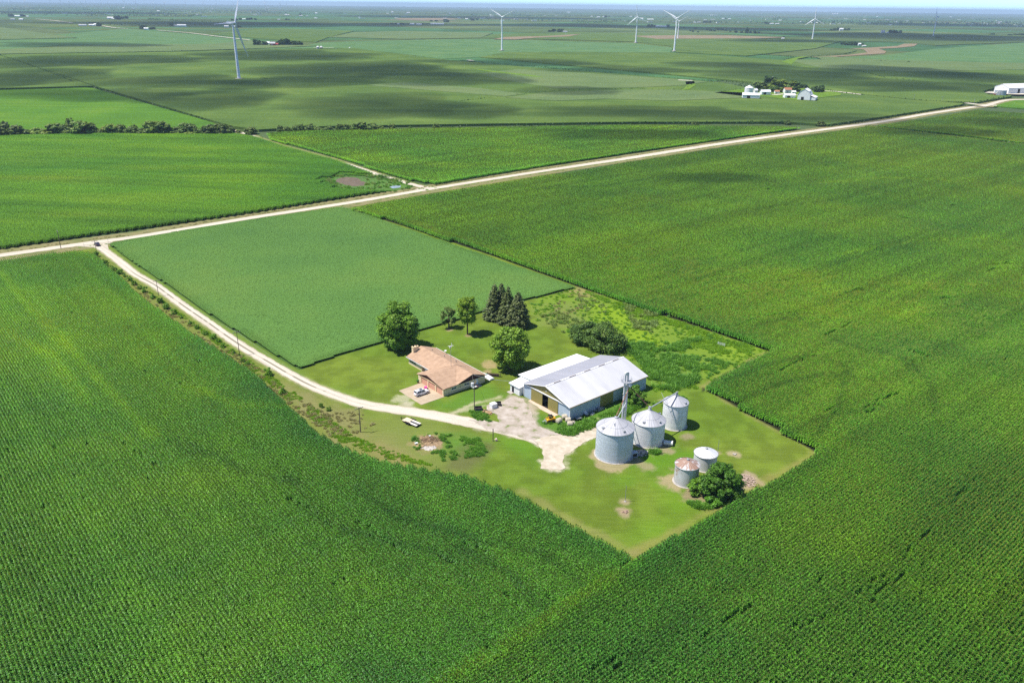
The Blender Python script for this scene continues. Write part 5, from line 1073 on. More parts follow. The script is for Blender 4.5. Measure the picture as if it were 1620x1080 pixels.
q = g(781, 595); t = thing('wood_rick', 'dark rick of split firewood in the shade under the round tree by the house', 'firewood', (q[0], q[1], 0), R(-8)); rgw = np.random.default_rng(6)
m = MB()
for j in range(16):
    for k in range(4): m.cyl((j * .24 - 2 + rgw.uniform(-.05, .05), -.35, .12 + .23 * k), (j * .24 - 2, .35, .12 + .23 * k), .115, n=7)
m.build('logs', m_bark, t)
for s in (-1, 1): m = MB(); m.box((s * 2.1, 0, .6), (.1, .6, 1.2)); m.build('end_post', m_pole, t)
q = g(133, 389.5)
for px, py, lb in [(133.5, 391, 'small dark marker sign on the grass left of the drive mouth'), (171.5, 384, 'pair of thin marker posts at the right side of the drive mouth')]:
    q = g(px, py); t = thing('road_sign', lb, 'sign', (q[0], q[1], 0), R(-60), None); m = MB(); m.cyl((0, 0, 0), (0, 0, 2.1), .05, n=6); m.build('post', m_steelg, t); m = MB(); m.box((0, -.07, 1.85), (.6, .03, .6)); m.build('plate', m_legw, t)
# ------------------------------------------------------------------ trees and shrubs
LEAF = {
 'maple': leafmat('maple_leaf', [(0.125, 0.250, 0.028), (0.175, 0.311, 0.033), (0.234, 0.357, 0.045)], scale=.35, trans=.32, rnd=.45, tint=True),
 'dark': leafmat('dark_leaf', [(0.075, 0.146, 0.035), (0.108, 0.192, 0.041), (0.158, 0.229, 0.049)], scale=.35, trans=.25, rnd=.45, tint=True),
 'spruce': leafmat('spruce_needle', [(0.069, 0.103, 0.030), (0.102, 0.136, 0.037), (0.143, 0.164, 0.049)], scale=.5, trans=.15, rnd=.45, tint=True),
 'hedge': leafmat('hedge_leaf', [(0.129, 0.216, 0.053), (0.194, 0.312, 0.075), (0.290, 0.377, 0.108)], scale=.12, trans=.25, rnd=.4, tint=True)}
def quads(C_, Nn, S, rg):
    n = len(C_); A = np.cross(Nn, rg.normal(0, 1, (n, 3))); A /= np.linalg.norm(A, axis=1)[:, None] + 1e-9; Bq = np.cross(Nn, A); A *= S[:, None]; Bq *= S[:, None] * .75
    V = np.stack([C_ - A, C_ - Bq, C_ + A, C_ + Bq], 1).reshape(-1, 3); return V, np.arange(4 * n).reshape(-1, 4)
def crown_arr(seed, w_, h, zb, nl, nq, leaf, top=.5, fill=.35, lump=.33):
    """leaf clumps on many lobes filling an ellipsoid of width w_, height h, standing on zb; top = height of the widest part"""
    rg = np.random.default_rng(seed); L = []; rad = []
    while len(L) < nl:
        d = rg.normal(0, 1, 3); d /= np.linalg.norm(d); r = rg.uniform(.45, 1) ** .6; p = d * r
        z = p[2]; zz = top + (p[2] * (1 - top) if z > 0 else p[2] * top)
        lr = lump * rg.uniform(.6, 1.25) * (1 - .25 * abs(z))
        L.append((p[0] * (w_ / 2) * (1 - lr * .7), p[1] * (w_ / 2) * (1 - lr * .7), zb + h * np.clip(zz, .08, .93))); rad.append(lr * w_ / 2)
    L = np.array(L); rad = np.array(rad); k = rg.integers(0, nl, nq); d = rg.normal(0, 1, (nq, 3)); d /= np.linalg.norm(d, axis=1)[:, None]; d[:, 2] = np.where(rg.uniform(size=nq) < .6, np.abs(d[:, 2]), d[:, 2])
    rr = rg.uniform(.55, 1.08, nq); P = L[k] + d * (rad[k] * rr)[:, None] * np.array([1, 1, .8])
    out_ = rg.uniform(size=nq) < .16; P = P + d * (rad[k] * out_ * rg.uniform(.0, .45, nq))[:, None]
    Nn = d + rg.normal(0, .45, (nq, 3)) + np.array([0, 0, .35]); Nn /= np.linalg.norm(Nn, axis=1)[:, None]
    V, Q = quads(P, Nn, leaf * rg.uniform(.6, 1.25, nq), rg); V[:, 2] = np.maximum(V[:, 2], .05); return V, Q, L
def trunk_mb(h, r, L, rg, n=7):
    m = MB(); m.cyl((0, 0, -.1), (0, 0, h * .55), r, r * .75, 9); m.cyl((0, 0, h * .55), (r * .5, 0, h), r * .75, r * .45, 9)
    idx = rg.permutation(len(L))[:n]
    for i in idx: z0 = h * rg.uniform(.45, .95); m.cyl((0, 0, z0), tuple(L[i]), r * .38, r * .1, 6, False)
    return m
def tree(name, label, base, w_, h, zb, leafm, seed, nl=34, nq=7000, leaf=.30, group=None, tint=(1, 1, 1), cat='tree', tr=.28, **kw):
    t = thing(name, label, cat, (base[0], base[1], 0), 0, group); V, Q, L = crown_arr(seed, w_, h - zb, zb, nl, nq, leaf, **kw)
    rg = np.random.default_rng(seed); trunk_mb(zb + (h - zb) * .6, tr, L, rg).build('trunk', m_bark, t, smooth=60)
    c = mesh_np('crown', V, Q, LEAF[leafm], parent=t); c.color = (*tint, 1); return t
def pxw(b, wpx): return wpx / F_PX * np.dot(np.array([b[0], b[1], -CAM_H]), FWD)
def ptree(name, label, bx, by, ty, wpx, zbf, leafm, seed, **kw):
    b = g(bx, by); h = height_at(b, ty); w_ = pxw(b, wpx); return tree(name, label, b, w_, h, h * zbf, leafm, seed, **kw)
ptree('maple_tree', 'big spreading maple at the left end of the house, behind the chimney', 632, 550, 479, 72, .02, 'maple', 11, nl=95, nq=20000, leaf=.34, tr=.4, lump=.28, top=.42, tint=(.95, 1, .9))
ptree('small_tree', 'small dark olive tree at the edge of the soybeans', 710, 519, 488, 28, .16, 'dark', 12, nl=24, nq=4200, leaf=.22, tint=(1.35, 1.15, 1.2))
ptree('maple_tree', 'slim upright yellow-green tree with bare trunk and round shadow on the lawn', 739.5, 529, 468, 36, .26, 'maple', 13, nl=60, nq=8500, leaf=.26, tint=(1.25, 1.12, .9))
ptree('maple_tree', 'round leafy tree between the house and the machine shed', 807, 584, 520, 66, .04, 'maple', 14, nl=85, nq=16000, leaf=.34, tr=.35, lump=.28, tint=(1.08, 1.05, .9))
ptree('mulberry_tree', 'dark bushy tree behind the lean-to, the left one of a merged pair', 926, 541, 511, 52, .0, 'dark', 15, nl=44, nq=9000, leaf=.30, top=.35, tint=(.9, .95, .8))
ptree('mulberry_tree', 'dark broad bushy tree behind the shed roof, the right one of a merged pair', 957, 551, 514, 68, .0, 'dark', 16, nl=60, nq=13000, leaf=.30, top=.35, tint=(1.05, 1.05, .85))
ptree('mulberry_tree', 'bushy green tree against the shed side wall behind the elevator tower', 1003, 637, 611, 38, .0, 'maple', 17, nl=34, nq=6500, leaf=.24, top=.4, tint=(.72, .85, .75))
def shrub(name, label, bx, by, ty, wpx, leafm, seed, nq, leaf, group=None, tint=(1, 1, 1), nl=20, cat='shrub', top=.35, lump=.33):
    b = g(bx, by); h = height_at(b, ty); V, Q, L = crown_arr(seed, pxw(b, wpx), h, 0, nl, nq, leaf, top=top, lump=lump)
    o = mesh_np(name, V, Q, LEAF[leafm], loc=(b[0], b[1], 0)); o.color = (*tint, 1); return tag(o, label, cat, group)
shrub('big_bush', 'large round dark green bush in front of the small old bins', 1139, 783, 737, 72, 'maple', 21, 19000, .25, nl=130, tint=(.50, .66, .58), top=.42, lump=.2)
shrub('big_bush', 'smaller bush leaning against the rusty-roofed bin', 1103, 781, 756, 36, 'maple', 22, 3500, .22, nl=20, tint=(.85, .95, .75), top=.35)
shrub('big_bush', 'low leafy bush at the near foot of the large round bush', 1128, 797, 784, 28, 'maple', 23, 2200, .22, nl=16, tint=(.7, .95, .75))
def spruce(label, bx, by, ty, wpx, seed):
    b = g(bx, by); h = height_at(b, ty); Rm = pxw(b, wpx) / 2; rg = np.random.default_rng(seed); P = []; Nn = []; S = []
    z = h * .04
    while z < h * .99:
        f = z / h; rr = Rm * (1 - f) ** .75 * (1 if f > .08 else .85) + .15; nb = max(5, int(12 * (1 - f) + 5)); a0 = rg.uniform(0, 6.28)
        for k in range(nb):
            a = a0 + 2 * PI * k / nb + rg.normal(0, .15); ln = rr * rg.uniform(.78, 1.12)
            for q in range(max(3, int(ln * 6))):
                u = rg.uniform(.12, 1) ** .7; x = ln * u; sp = .30 * ln * (1 - .5 * u) + .1; off = rg.normal(0, sp * .45); zz = z + .28 * ln * (u - .9 * u * u) - .35 * u + rg.normal(0, .12)
                P.append((x * math.cos(a) - off * math.sin(a), x * math.sin(a) + off * math.cos(a), max(.1, zz))); Nn.append((math.cos(a) * .5 + rg.normal(0, .35), math.sin(a) * .5 + rg.normal(0, .35), .8)); S.append(.34 * rg.uniform(.6, 1.2))
        z += h * .028
    P = np.array(P); Nn = np.array(Nn); Nn /= np.linalg.norm(Nn, axis=1)[:, None]; V, Q = quads(P, Nn, np.array(S), rg)
    t = thing('spruce_tree', label, 'tree', (b[0], b[1], 0), 0, 'spruces behind the house'); m = MB(); m.cyl((0, 0, -.1), (0, 0, h * .95), .28, .04, 8); m.build('trunk', m_bark, t); c = mesh_np('crown', V, Q, LEAF['spruce'], parent=t); c.color = (1, 1, 1, 1)
spruce('dark spruce at the left end of the clump behind the house', 782, 504, 447, 40, 31); spruce('darkest spruce, second from the left in the clump, half hidden by its neighbours', 793, 502, 446, 36, 32)
spruce('olive-tinted spruce, second from the right in the clump', 803.5, 511, 452, 40, 33); spruce('broad spruce at the right end of the clump, nearest to the house', 819, 516, 460, 48, 34)

# shrubs along the drive: individuals copied from a few forms
SH = []
for k in range(4):
    V, Q, L = crown_arr(60 + k, 3.0, 1.9, 0, 14, 900, .17, top=.35); SH.append((V, Q))
shm = [mesh_np('roadside_shrub', V, Q, LEAF['maple'], link=False) for V, Q in SH]
rg = np.random.default_rng(12)
spots = [(153, 406, 11), (166, 416, 10), (170, 421, 9), (176, 425, 10), (182, 428, 9), (190, 433, 12), (196, 438, 8), (204, 445, 12), (213, 451, 9), (221, 457, 8), (230, 462, 13), (243, 472, 12), (254, 479, 11), (264, 488, 13), (274, 497, 12), (286, 503, 8), (338, 536, 12), (346, 541, 9), (353, 549, 9), (369, 559, 8), (384, 572, 9), (392, 577, 9), (424, 594, 17), (448, 623, 16), (508, 644, 9), (520, 649, 9), (378, 562, 5), (300, 512, 9), (312, 520, 8), (325, 529, 9)]
for k, (px, py, wp) in enumerate(spots):
    me = shm[k % 4].data; o = bpy.data.objects.new('roadside_shrub', me); COL.objects.link(o); b = g(px, py); s = pxw(b, wp) / 3.0
    o.location = (b[0], b[1], 0); o.rotation_euler.z = rg.uniform(0, 6.28); o.scale = (s, s, s * rg.uniform(.85, 1.2)); tt = rg.uniform(.75, 1.15); o.color = (tt * .85, tt, tt * .8, 1)
    lb = 'leafy green shrub in the row between the drive and the left corn'
    if (px, py) == (424, 594): lb = 'large round shrub on the bank, next to last before the drive bends'
    elif (px, py) == (448, 623): lb = 'large dark shrub touching the corn edge below the bend of the drive'
    elif px in (508, 520): lb = 'bright green shrub on the brown bank near the crossarm pole'; 
    elif px == 153: lb = 'first dark shrub of the row, by the pole at the drive mouth'
    tag(o, lb, 'shrub', 'shrubs along the drive')

# forms for hedgerow and distant trees, shared by their copies
def proto_tree(k, w_, h, zb, nq, leaf, m='hedge', nl=44, top=.45):
    V, Q, L = crown_arr(80 + k, w_, h - zb, zb, nl, nq, leaf, top=top); cm = mesh_np('crown', V, Q, LEAF[m], link=False).data
    tm = trunk_mb(zb + (h - zb) * .5, .3, L, np.random.default_rng(k), 4).build('trunk', m_bark); td = tm.data; bpy.data.objects.remove(tm); return cm, td
PT = [proto_tree(0, 9, 10, .4, 2600, .68), proto_tree(1, 10, 8, 0, 2600, .68, top=.35), proto_tree(2, 7, 10, .9, 2000, .62), proto_tree(3, 12, 8.5, 0, 3000, .75, top=.35), proto_tree(4, 6, 12, .6, 2000, .6)]
def copy_tree(name, label, p, w_, h, k, group, tint, rz=0, cat='tree'):
    t = thing(name, label, cat, (p[0], p[1], 0), rz, group); cm, td = PT[k]; W0 = (9, 10, 7, 12, 6)[k]; H0 = (10, 8, 10, 8.5, 12)[k]
    t.scale = (w_ / W0, w_ / W0, h / H0)
    for nm, me in (('crown', cm), ('trunk', td)): o = bpy.data.objects.new(nm, me); COL.objects.link(o); o.parent = t; o.color = (*tint, 1)
    return t
HEDGE = [(4, 215, 26, 197, 0, .55), (-14, 215, 28, 196, 1, .6), (10, 213, 12, 193, 2, .55), (26, 214.5, 24, 199, 1, .55), (44, 214, 20, 206, 3, .6), (58, 213.5, 18, 203, 3, 1.15), (72, 213.5, 20, 205, 3, .95), (88, 213, 22, 196, 0, .75), (100, 213, 18, 198, 1, .75), (113, 208, 12, 188, 2, .75), (108, 213.5, 14, 202, 3, .95), (122, 213.5, 18, 204, 3, .9), (133, 213.5, 28, 192, 0, .9), (147, 213, 14, 197, 2, .7), (157, 213, 14, 204, 3, .7), (168, 213, 14, 201, 3, .95), (177, 213, 18, 197, 0, .9), (190, 212.5, 20, 198, 1, .65), (209, 213, 20, 201, 1, .7), (214, 211, 10, 198, 2, .85), (228, 213, 20, 203, 1, .7), (240, 213, 22, 192, 0, .9), (258, 213, 24, 193, 0, .7), (250, 213.5, 16, 208, 3, .9), (272, 213, 18, 206, 3, .75), (280, 210, 12, 201, 2, .65), (297, 212.5, 22, 195, 0, .72), (305, 213, 16, 199, 1, .8), (314, 213.5, 12, 203, 2, .9), (302, 214, 20, 208, 3, 1.1), (328, 213.5, 18, 200, 1, .55), (338, 213.5, 20, 197, 0, .55), (350, 213.5, 22, 197, 1, .55), (362, 213, 18, 200, 1, .55), (378, 210, 8, 206, 2, .7), (396, 212.5, 18, 201.5, 1, .7),
         (444, 209.5, 10, 202, 1, .75), (453, 209.8, 9, 203.5, 1, .75), (468, 209.5, 14, 202, 1, .7), (478, 209, 10, 200.5, 2, .75), (487, 209, 12, 201.5, 1, .7), (494, 207.5, 12, 199.5, 3, .8), (504, 208.6, 14, 203.5, 3, .85), (520, 207.5, 12, 202, 1, .75), (538, 208, 12, 199.5, 1, .7), (548, 208, 10, 199.5, 0, .75), (560, 208, 12, 199, 0, .8), (573, 207.8, 16, 197, 0, .75), (588, 207.5, 18, 199, 1, .8), (601, 207, 12, 202, 3, .95), (620, 206, 10, 199.5, 2, .7), (650, 206.5, 7, 203, 1, .9), (690, 205, 10, 198.5, 0, .65), (1100, 199, 10, 194.5, 1, .6), (1246, 197.5, 9, 193.5, 1, .55), (1298, 200, 12, 194, 1, .6)]
rg = np.random.default_rng(3)
for i, (px, py, wp, ty, k, br) in enumerate(HEDGE):
    b = g(px, py); tn = (br * 1.02 + .1 * (br > .9), br, br * (.9 if br < .9 else .8)); h = height_at(b, ty); w_ = pxw(b, wp)
    if px < 385: lb = 'pale grey-green bushy tree in the hedgerow beyond the left corn field' if br > .85 else 'dark green bushy tree in the hedgerow beyond the left corn field'
    elif px < 400: lb = 'round tree standing alone where the side road passes the hedgerow'
    elif px < 700: lb = 'green bush in the thin hedge line beyond the triangular field'
    elif px == 1298: lb = 'dark bush at the tip of the triangular field beside the country road'
    else: lb = 'small dark bush in the grass line between the far fields'
    copy_tree('hedgerow_tree' if px < 400 else 'hedge_bush', lb, b, w_ * 1.25, h * (1.06 if px < 400 else 1.25) + (0 if px < 400 else 1.0), k, 'trees of the hedgerow' if px < 400 else 'bushes in the thin hedge line', tn, rg.uniform(0, 6.28), 'tree' if px < 400 else 'bush')

# ------------------------------------------------------------------ far fields as standing crops
def fieldmat(name, cols, ang=0.0, sc=.012):
    m = bpy.data.materials.new(name); m.use_nodes = True; t = m.node_tree; b = t.nodes['Principled BSDF']; b.inputs['Roughness'].default_value = 1; b.inputs['Specular IOR Level'].default_value = .05
    ge = t.nodes.new('ShaderNodeNewGeometry'); n = N(t, 'ShaderNodeTexNoise', Scale=sc, Detail=6, Roughness=.62); t.links.new(ge.outputs['Position'], n.inputs[0])
    mp = N(t, 'ShaderNodeMapping', Scale=(.003, .10, 0)); mp.inputs['Rotation'].default_value = (0, 0, -ang); t.links.new(ge.outputs['Position'], mp.inputs[0]); n2 = N(t, 'ShaderNodeTexNoise', Scale=1, Detail=3); t.links.new(mp.outputs[0], n2.inputs[0])
    n3 = N(t, 'ShaderNodeTexNoise', Scale=.45, Detail=3); t.links.new(ge.outputs['Position'], n3.inputs[0])
    c = ramp(t, n.outputs[0], cols, [.3 + .4 * i / (len(cols) - 1) for i in range(len(cols))]); c = mixc(t, 1.0, c, ramp(t, n2.outputs[0], [(.9,) * 3, (1.1,) * 3], [.35, .65]), 'MULTIPLY'); c = mixc(t, 1.0, c, ramp(t, n3.outputs[0], [(.72,) * 3, (1.28,) * 3], [.3, .7]), 'MULTIPLY')
    t.links.new(c, b.inputs['Base Color']); return m
k_ = 1.0
fm = {'olive': fieldmat('far_corn', [(0.061, 0.112, 0.025), (0.083, 0.139, 0.029), (0.116, 0.172, 0.034)], TH), 'green': fieldmat('far_bright_corn', [(0.059, 0.142, 0.017), (0.076, 0.173, 0.016), (0.102, 0.194, 0.019)], R(-8)),
      'soy': fieldmat('far_soybeans', [(0.069, 0.145, 0.053), (0.090, 0.173, 0.060), (0.118, 0.191, 0.064)], TH), 'pale': fieldmat('far_pale_corn', [(0.094, 0.143, 0.053), (0.112, 0.165, 0.059), (0.134, 0.176, 0.064)], TH), 'tan': fieldmat('stubble', [(0.187, 0.144, 0.086), (0.223, 0.176, 0.108), (0.259, 0.202, 0.130)], 0, .03),
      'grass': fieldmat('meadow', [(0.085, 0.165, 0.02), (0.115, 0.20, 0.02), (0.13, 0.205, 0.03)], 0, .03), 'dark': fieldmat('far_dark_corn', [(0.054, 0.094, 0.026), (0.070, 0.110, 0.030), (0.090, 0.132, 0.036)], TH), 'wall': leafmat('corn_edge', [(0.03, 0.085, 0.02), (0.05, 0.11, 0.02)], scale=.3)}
def crop(name, pts, h, m, dz=0):
    P = gp(pts, 0); b = MB(); b.prism([tuple(p) for p in P], dz - .04 if dz == 0 else dz, dz + h, bottom=False); return tag(b.build(name, fm[m]), kind='structure')
crop('bright_corn_field', [(-60, 146), (0, 145.5), (135, 141.5), (146, 142), (240, 169), (335, 197), (350, 203), (366, 209.5), (200, 209.5), (0, 209), (-60, 209)], 2.2, 'green')
crop('great_corn_field', [(158, 141), (0, 88), (260, 84), (330, 82), (560, 78), (700, 96), (830, 108), (1000, 121), (1140, 133), (1180, 141), (1330, 146), (1345, 149.8), (1440, 161), (1524, 166.2), (1520, 168.6), (1400, 187.6), (1310, 200.5), (1290, 199.5), (1240, 196.2), (1000, 196.5), (700, 200.5), (540, 203), (480, 205), (410, 209), (372, 204), (342, 196)], 2.3, 'olive', 0)
crop('corn_field_beyond', [(0, 88), (-40, 90), (-120, 120), (-60, 143), (0, 142.5), (148, 139)], 2.4, 'olive', 0)
crop('grey_green_strip', [(580, 138), (700, 148), (800, 156), (830, 152), (760, 143), (640, 133)], .35, 'pale', 2.3)
crop('pale_corn_strip', [(800, 158), (860, 150), (950, 146), (1060, 145), (1180, 150), (1180, 158), (1060, 163), (960, 160), (880, 163)], .4, 'pale', 2.3)
crop('pale_corn_strip', [(820, 112), (1000, 123), (1120, 132), (1080, 138), (1000, 142), (880, 143), (800, 130), (760, 119)], .35, 'pale', 2.3)
crop('yellow_green_strip', [(744, 111), (758, 112.2), (840, 121.5), (862, 125), (846, 124.5), (780, 117)], .3, 'grass', 2.4)
crop('waterway', [(1084, 132), (1098, 131.5), (1100, 138), (1090, 144.5), (1078, 146), (1086, 139)], .3, 'grass', 2.35)
crop('farmyard_turf', [(1130, 150), (1180, 143), (1300, 143), (1330, 151), (1330, 154), (1296, 158), (1262, 162), (1205, 156), (1170, 155)], .3, 'grass', 2.4)
crop('road_corn_field', [(1345, 149.5), (1200, 133), (1040, 118), (900, 105), (760, 92), (800, 84), (1060, 85), (1170, 92), (1240, 97), (1300, 99), (1420, 99), (1620, 104), (1700, 108), (1700, 132), (1620, 138), (1575, 141), (1555, 147), (1562, 152), (1600, 153), (1598, 155.5), (1568, 160.5), (1545, 164.8), (1480, 163.4), (1440, 160)], 2.2, 'olive', 0)
crop('right_corn_field', [(1572, 169.3), (1590, 163.8), (1606, 160.3), (1720, 158.8), (1720, 182), (1620, 173.6)], 1.2, 'green', 0)
crop('pale_corn_strip', [(1240, 96), (1420, 97), (1620, 103), (1620, 112), (1440, 116), (1300, 110)], .3, 'pale', 2.25)
crop('soybean_belt', [(300, 80), (480, 73), (510, 68), (560, 66), (640, 64), (760, 62), (900, 66), (1000, 69), (1065, 76), (1060, 84), (860, 83), (780, 90), (700, 94), (620, 84), (540, 77)], .9, 'soy')
crop('soybean_belt', [(-60, 66), (0, 63), (200, 46), (400, 62), (380, 72), (200, 72), (90, 73), (0, 80), (-60, 82)], .9, 'soy')
crop('pale_corn_field', [(-60, 86), (0, 87), (260, 83), (410, 78), (500, 74), (395, 65), (340, 71), (120, 73), (0, 80), (-60, 83)], 2.1, 'pale')
crop('pale_corn_field', [(-60, 45), (0, 44), (100, 58), (122, 61), (0, 64), (-60, 66)], 2.1, 'pale')
crop('soybean_field_far', [(1250, 98), (1330, 92), (1400, 88), (1480, 78), (1620, 68), (1700, 66), (1700, 103), (1620, 101), (1400, 97)], .9, 'soy')
crop('tan_stubble', [(1286, 91), (1340, 88), (1372, 84), (1366, 79), (1345, 77.5), (1380, 76), (1420, 73.5), (1430, 70), (1452, 70), (1446, 74), (1415, 77), (1390, 78), (1402, 82), (1400, 85.5), (1350, 89), (1300, 92.5)], .25, 'tan', .95)
crop('tan_stubble', [(1000, 58), (1075, 57), (1160, 57.5), (1242, 60.5), (1200, 62), (1100, 62.5), (1040, 63)], .3, 'tan', 2.2)
crop('brown_stubble', [(624, 29.6), (700, 29.4), (735, 30.8), (700, 32.6), (640, 32.4)], 1.8, 'tan', .4)
crop('tan_stubble', [(780, 63.5), (800, 59.8), (860, 58.5), (920, 55), (900, 59), (850, 61), (815, 64)], .3, 'tan', 2.2)
crop('olive_field_far', [(760, 61), (780, 55), (920, 52), (1070, 55), (1180, 62), (1330, 66), (1290, 78), (1180, 90), (1070, 84), (1060, 74), (1000, 67), (900, 64)], 2.1, 'olive')
crop('dark_field_far', [(1230, 62), (1330, 52), (1620, 55), (1700, 58), (1700, 65), (1480, 73), (1430, 68), (1330, 66)], 2.1, 'dark')
crop('pasture_strip', [(1290, 92), (1310, 91.5), (1420, 97.5), (1620, 101.8), (1700, 104), (1700, 107), (1620, 104.5), (1420, 99.5), (1300, 96)], .3, 'pale', 2.3)
crop('waterway', [(1236, 100), (1246, 96), (1262, 92), (1282, 91), (1262, 95), (1252, 104)], .3, 'grass', 2.3)
crop('olive_field_far', [(520, 60), (560, 52), (640, 50), (780, 53), (760, 61), (640, 63)], 2.1, 'pale')
crop('olive_field_far', [(330, 55), (420, 45), (560, 50), (520, 60), (500, 68), (420, 63)], 2.1, 'olive')
# crop edges that show as dark hems between the far fields
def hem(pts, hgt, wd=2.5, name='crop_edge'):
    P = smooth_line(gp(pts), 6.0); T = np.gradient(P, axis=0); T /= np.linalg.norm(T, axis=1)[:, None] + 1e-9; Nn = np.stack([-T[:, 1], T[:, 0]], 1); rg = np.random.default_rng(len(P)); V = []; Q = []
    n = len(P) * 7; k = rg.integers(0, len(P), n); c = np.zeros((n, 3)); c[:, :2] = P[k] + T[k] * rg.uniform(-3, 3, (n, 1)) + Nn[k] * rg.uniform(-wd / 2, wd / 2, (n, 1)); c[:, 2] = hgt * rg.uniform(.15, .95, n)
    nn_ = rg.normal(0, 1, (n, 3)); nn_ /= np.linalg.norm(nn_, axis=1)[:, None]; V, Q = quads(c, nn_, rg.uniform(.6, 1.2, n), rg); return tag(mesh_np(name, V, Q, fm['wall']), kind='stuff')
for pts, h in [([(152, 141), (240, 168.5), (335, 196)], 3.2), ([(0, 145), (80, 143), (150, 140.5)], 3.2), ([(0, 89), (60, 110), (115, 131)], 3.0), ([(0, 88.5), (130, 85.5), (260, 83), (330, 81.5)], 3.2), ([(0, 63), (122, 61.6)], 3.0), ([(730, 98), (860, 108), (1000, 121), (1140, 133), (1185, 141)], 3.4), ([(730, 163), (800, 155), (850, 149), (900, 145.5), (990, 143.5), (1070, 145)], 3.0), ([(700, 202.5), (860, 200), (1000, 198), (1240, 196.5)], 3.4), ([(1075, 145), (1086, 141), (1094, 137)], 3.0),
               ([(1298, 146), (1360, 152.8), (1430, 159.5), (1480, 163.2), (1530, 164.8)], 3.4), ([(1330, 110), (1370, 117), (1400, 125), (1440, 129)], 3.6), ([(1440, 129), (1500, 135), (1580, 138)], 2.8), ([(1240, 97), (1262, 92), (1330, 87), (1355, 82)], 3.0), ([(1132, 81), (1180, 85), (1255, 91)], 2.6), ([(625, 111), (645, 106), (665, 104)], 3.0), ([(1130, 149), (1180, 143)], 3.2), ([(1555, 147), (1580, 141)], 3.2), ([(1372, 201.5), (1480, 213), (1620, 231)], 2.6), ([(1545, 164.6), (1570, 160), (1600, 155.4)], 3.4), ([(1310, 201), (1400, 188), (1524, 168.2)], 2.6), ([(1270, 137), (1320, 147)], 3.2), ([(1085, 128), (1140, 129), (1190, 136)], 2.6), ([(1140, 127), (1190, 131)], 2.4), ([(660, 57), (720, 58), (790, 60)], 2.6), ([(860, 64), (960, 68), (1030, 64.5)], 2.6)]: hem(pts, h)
# the plain farther out: a patchwork of fields, one sheet
m_patch = bpy.data.materials.new('patchwork_crops'); m_patch.use_nodes = True; t = m_patch.node_tree; b = t.nodes['Principled BSDF']; b.inputs['Roughness'].default_value = 1; b.inputs['Specular IOR Level'].default_value = .05
va = t.nodes.new('ShaderNodeVertexColor'); va.layer_name = 'Col'; ge = t.nodes.new('ShaderNodeNewGeometry'); n_ = N(t, 'ShaderNodeTexNoise', Scale=.006, Detail=6, Roughness=.65); t.links.new(ge.outputs['Position'], n_.inputs[0]); t.links.new(mixc(t, 1.0, va.outputs[0], ramp(t, n_.outputs[0], [(.72,) * 3, (1.28,) * 3], [.3, .7]), 'MULTIPLY'), b.inputs['Base Color'])
rg = np.random.default_rng(21); V = []; Q = []; CC = []
pal = [(0.085, 0.12, 0.028), (0.062, 0.145, 0.05), (0.07, 0.11, 0.03), (0.10, 0.14, 0.045), (0.055, 0.13, 0.045), (0.065, 0.10, 0.028), (0.07, 0.15, 0.05), (0.19, 0.15, 0.095)]
for iu in range(-10, 62):
    for iw in range(-42, 62):
        cx, cy_ = iu * 805.0, iw * 805.0; ctr = U2 * (cx + 400) + W2 * (cy_ + 400)
        if ctr[1] < 1600 or ctr[1] > 41000 or abs(ctr[0]) > .72 * ctr[1] + 900: continue
        ns = rg.choice([1, 2, 2, 3, 4]); along = rg.uniform() < .5; cuts = np.sort(np.concatenate([[0, 1], rg.choice([.25, .33, .5, .66, .75], ns - 1, replace=False)]))
        for a, b_ in zip(cuts[:-1], cuts[1:]):
            u0, u1, w0, w1_ = (a, b_, 0, 1) if along else (0, 1, a, b_); e = 6.0; q = []
            for uu, ww in ((u0, w0), (u1, w0), (u1, w1_), (u0, w1_)):
                su = cx + uu * 805 + (e if uu == u0 else -e); sw = cy_ + ww * 805 + (e if ww == w0 else -e); pt = U2 * su + W2 * sw; q.append((pt[0], pt[1], 0.3))
            o = len(V); V += q; Q.append((o, o + 1, o + 2, o + 3)); c_ = np.array(pal[rg.choice(8, p=[.2, .15, .16, .13, .13, .11, .10, .02])]) * rg.uniform(.85, 1.15); CC += [(*c_, 1)] * 4
o = mesh_np('farmland', V, Q, m_patch); tag(o, kind='structure'); ca = o.data.color_attributes.new('Col', 'FLOAT_COLOR', 'POINT'); ca.data.foreach_set('color', np.array(CC, np.float32).ravel())
# pale country roads of the plain
m_far = mat('far_gravel', (0.55, 0.5, 0.4), rough=1, coord='W', scale=.02, var=.12)
for pts, hw in [([(57, 31), (80, 33), (115, 37.5)], 6), ([(162, 42), (180, 45), (203, 46.5)], 6), ([(248, 49), (300, 53.5), (340, 58.5), (395, 65)], 5), ([(496, 77.5), (528, 77.7)], 4), ([(1298, 147.5), (1320, 147.8), (1362, 153)], 3), ([(1527, 166.6), (1545, 168.8), (1576, 170.6)], 4.5), ([(1560, 149), (1600, 151.2), (1640, 150.5)], 14), ([(1200, 151.5), (1225, 153.5), (1240, 152), (1262, 154)], 3), ([(1073, 129.5), (1095, 130.5)], 5), ([(740, 97), (748, 98.5)], 5)]:
    strip('country_lane', gp(pts), hw, 2.75, m_far, .5, 8.0)

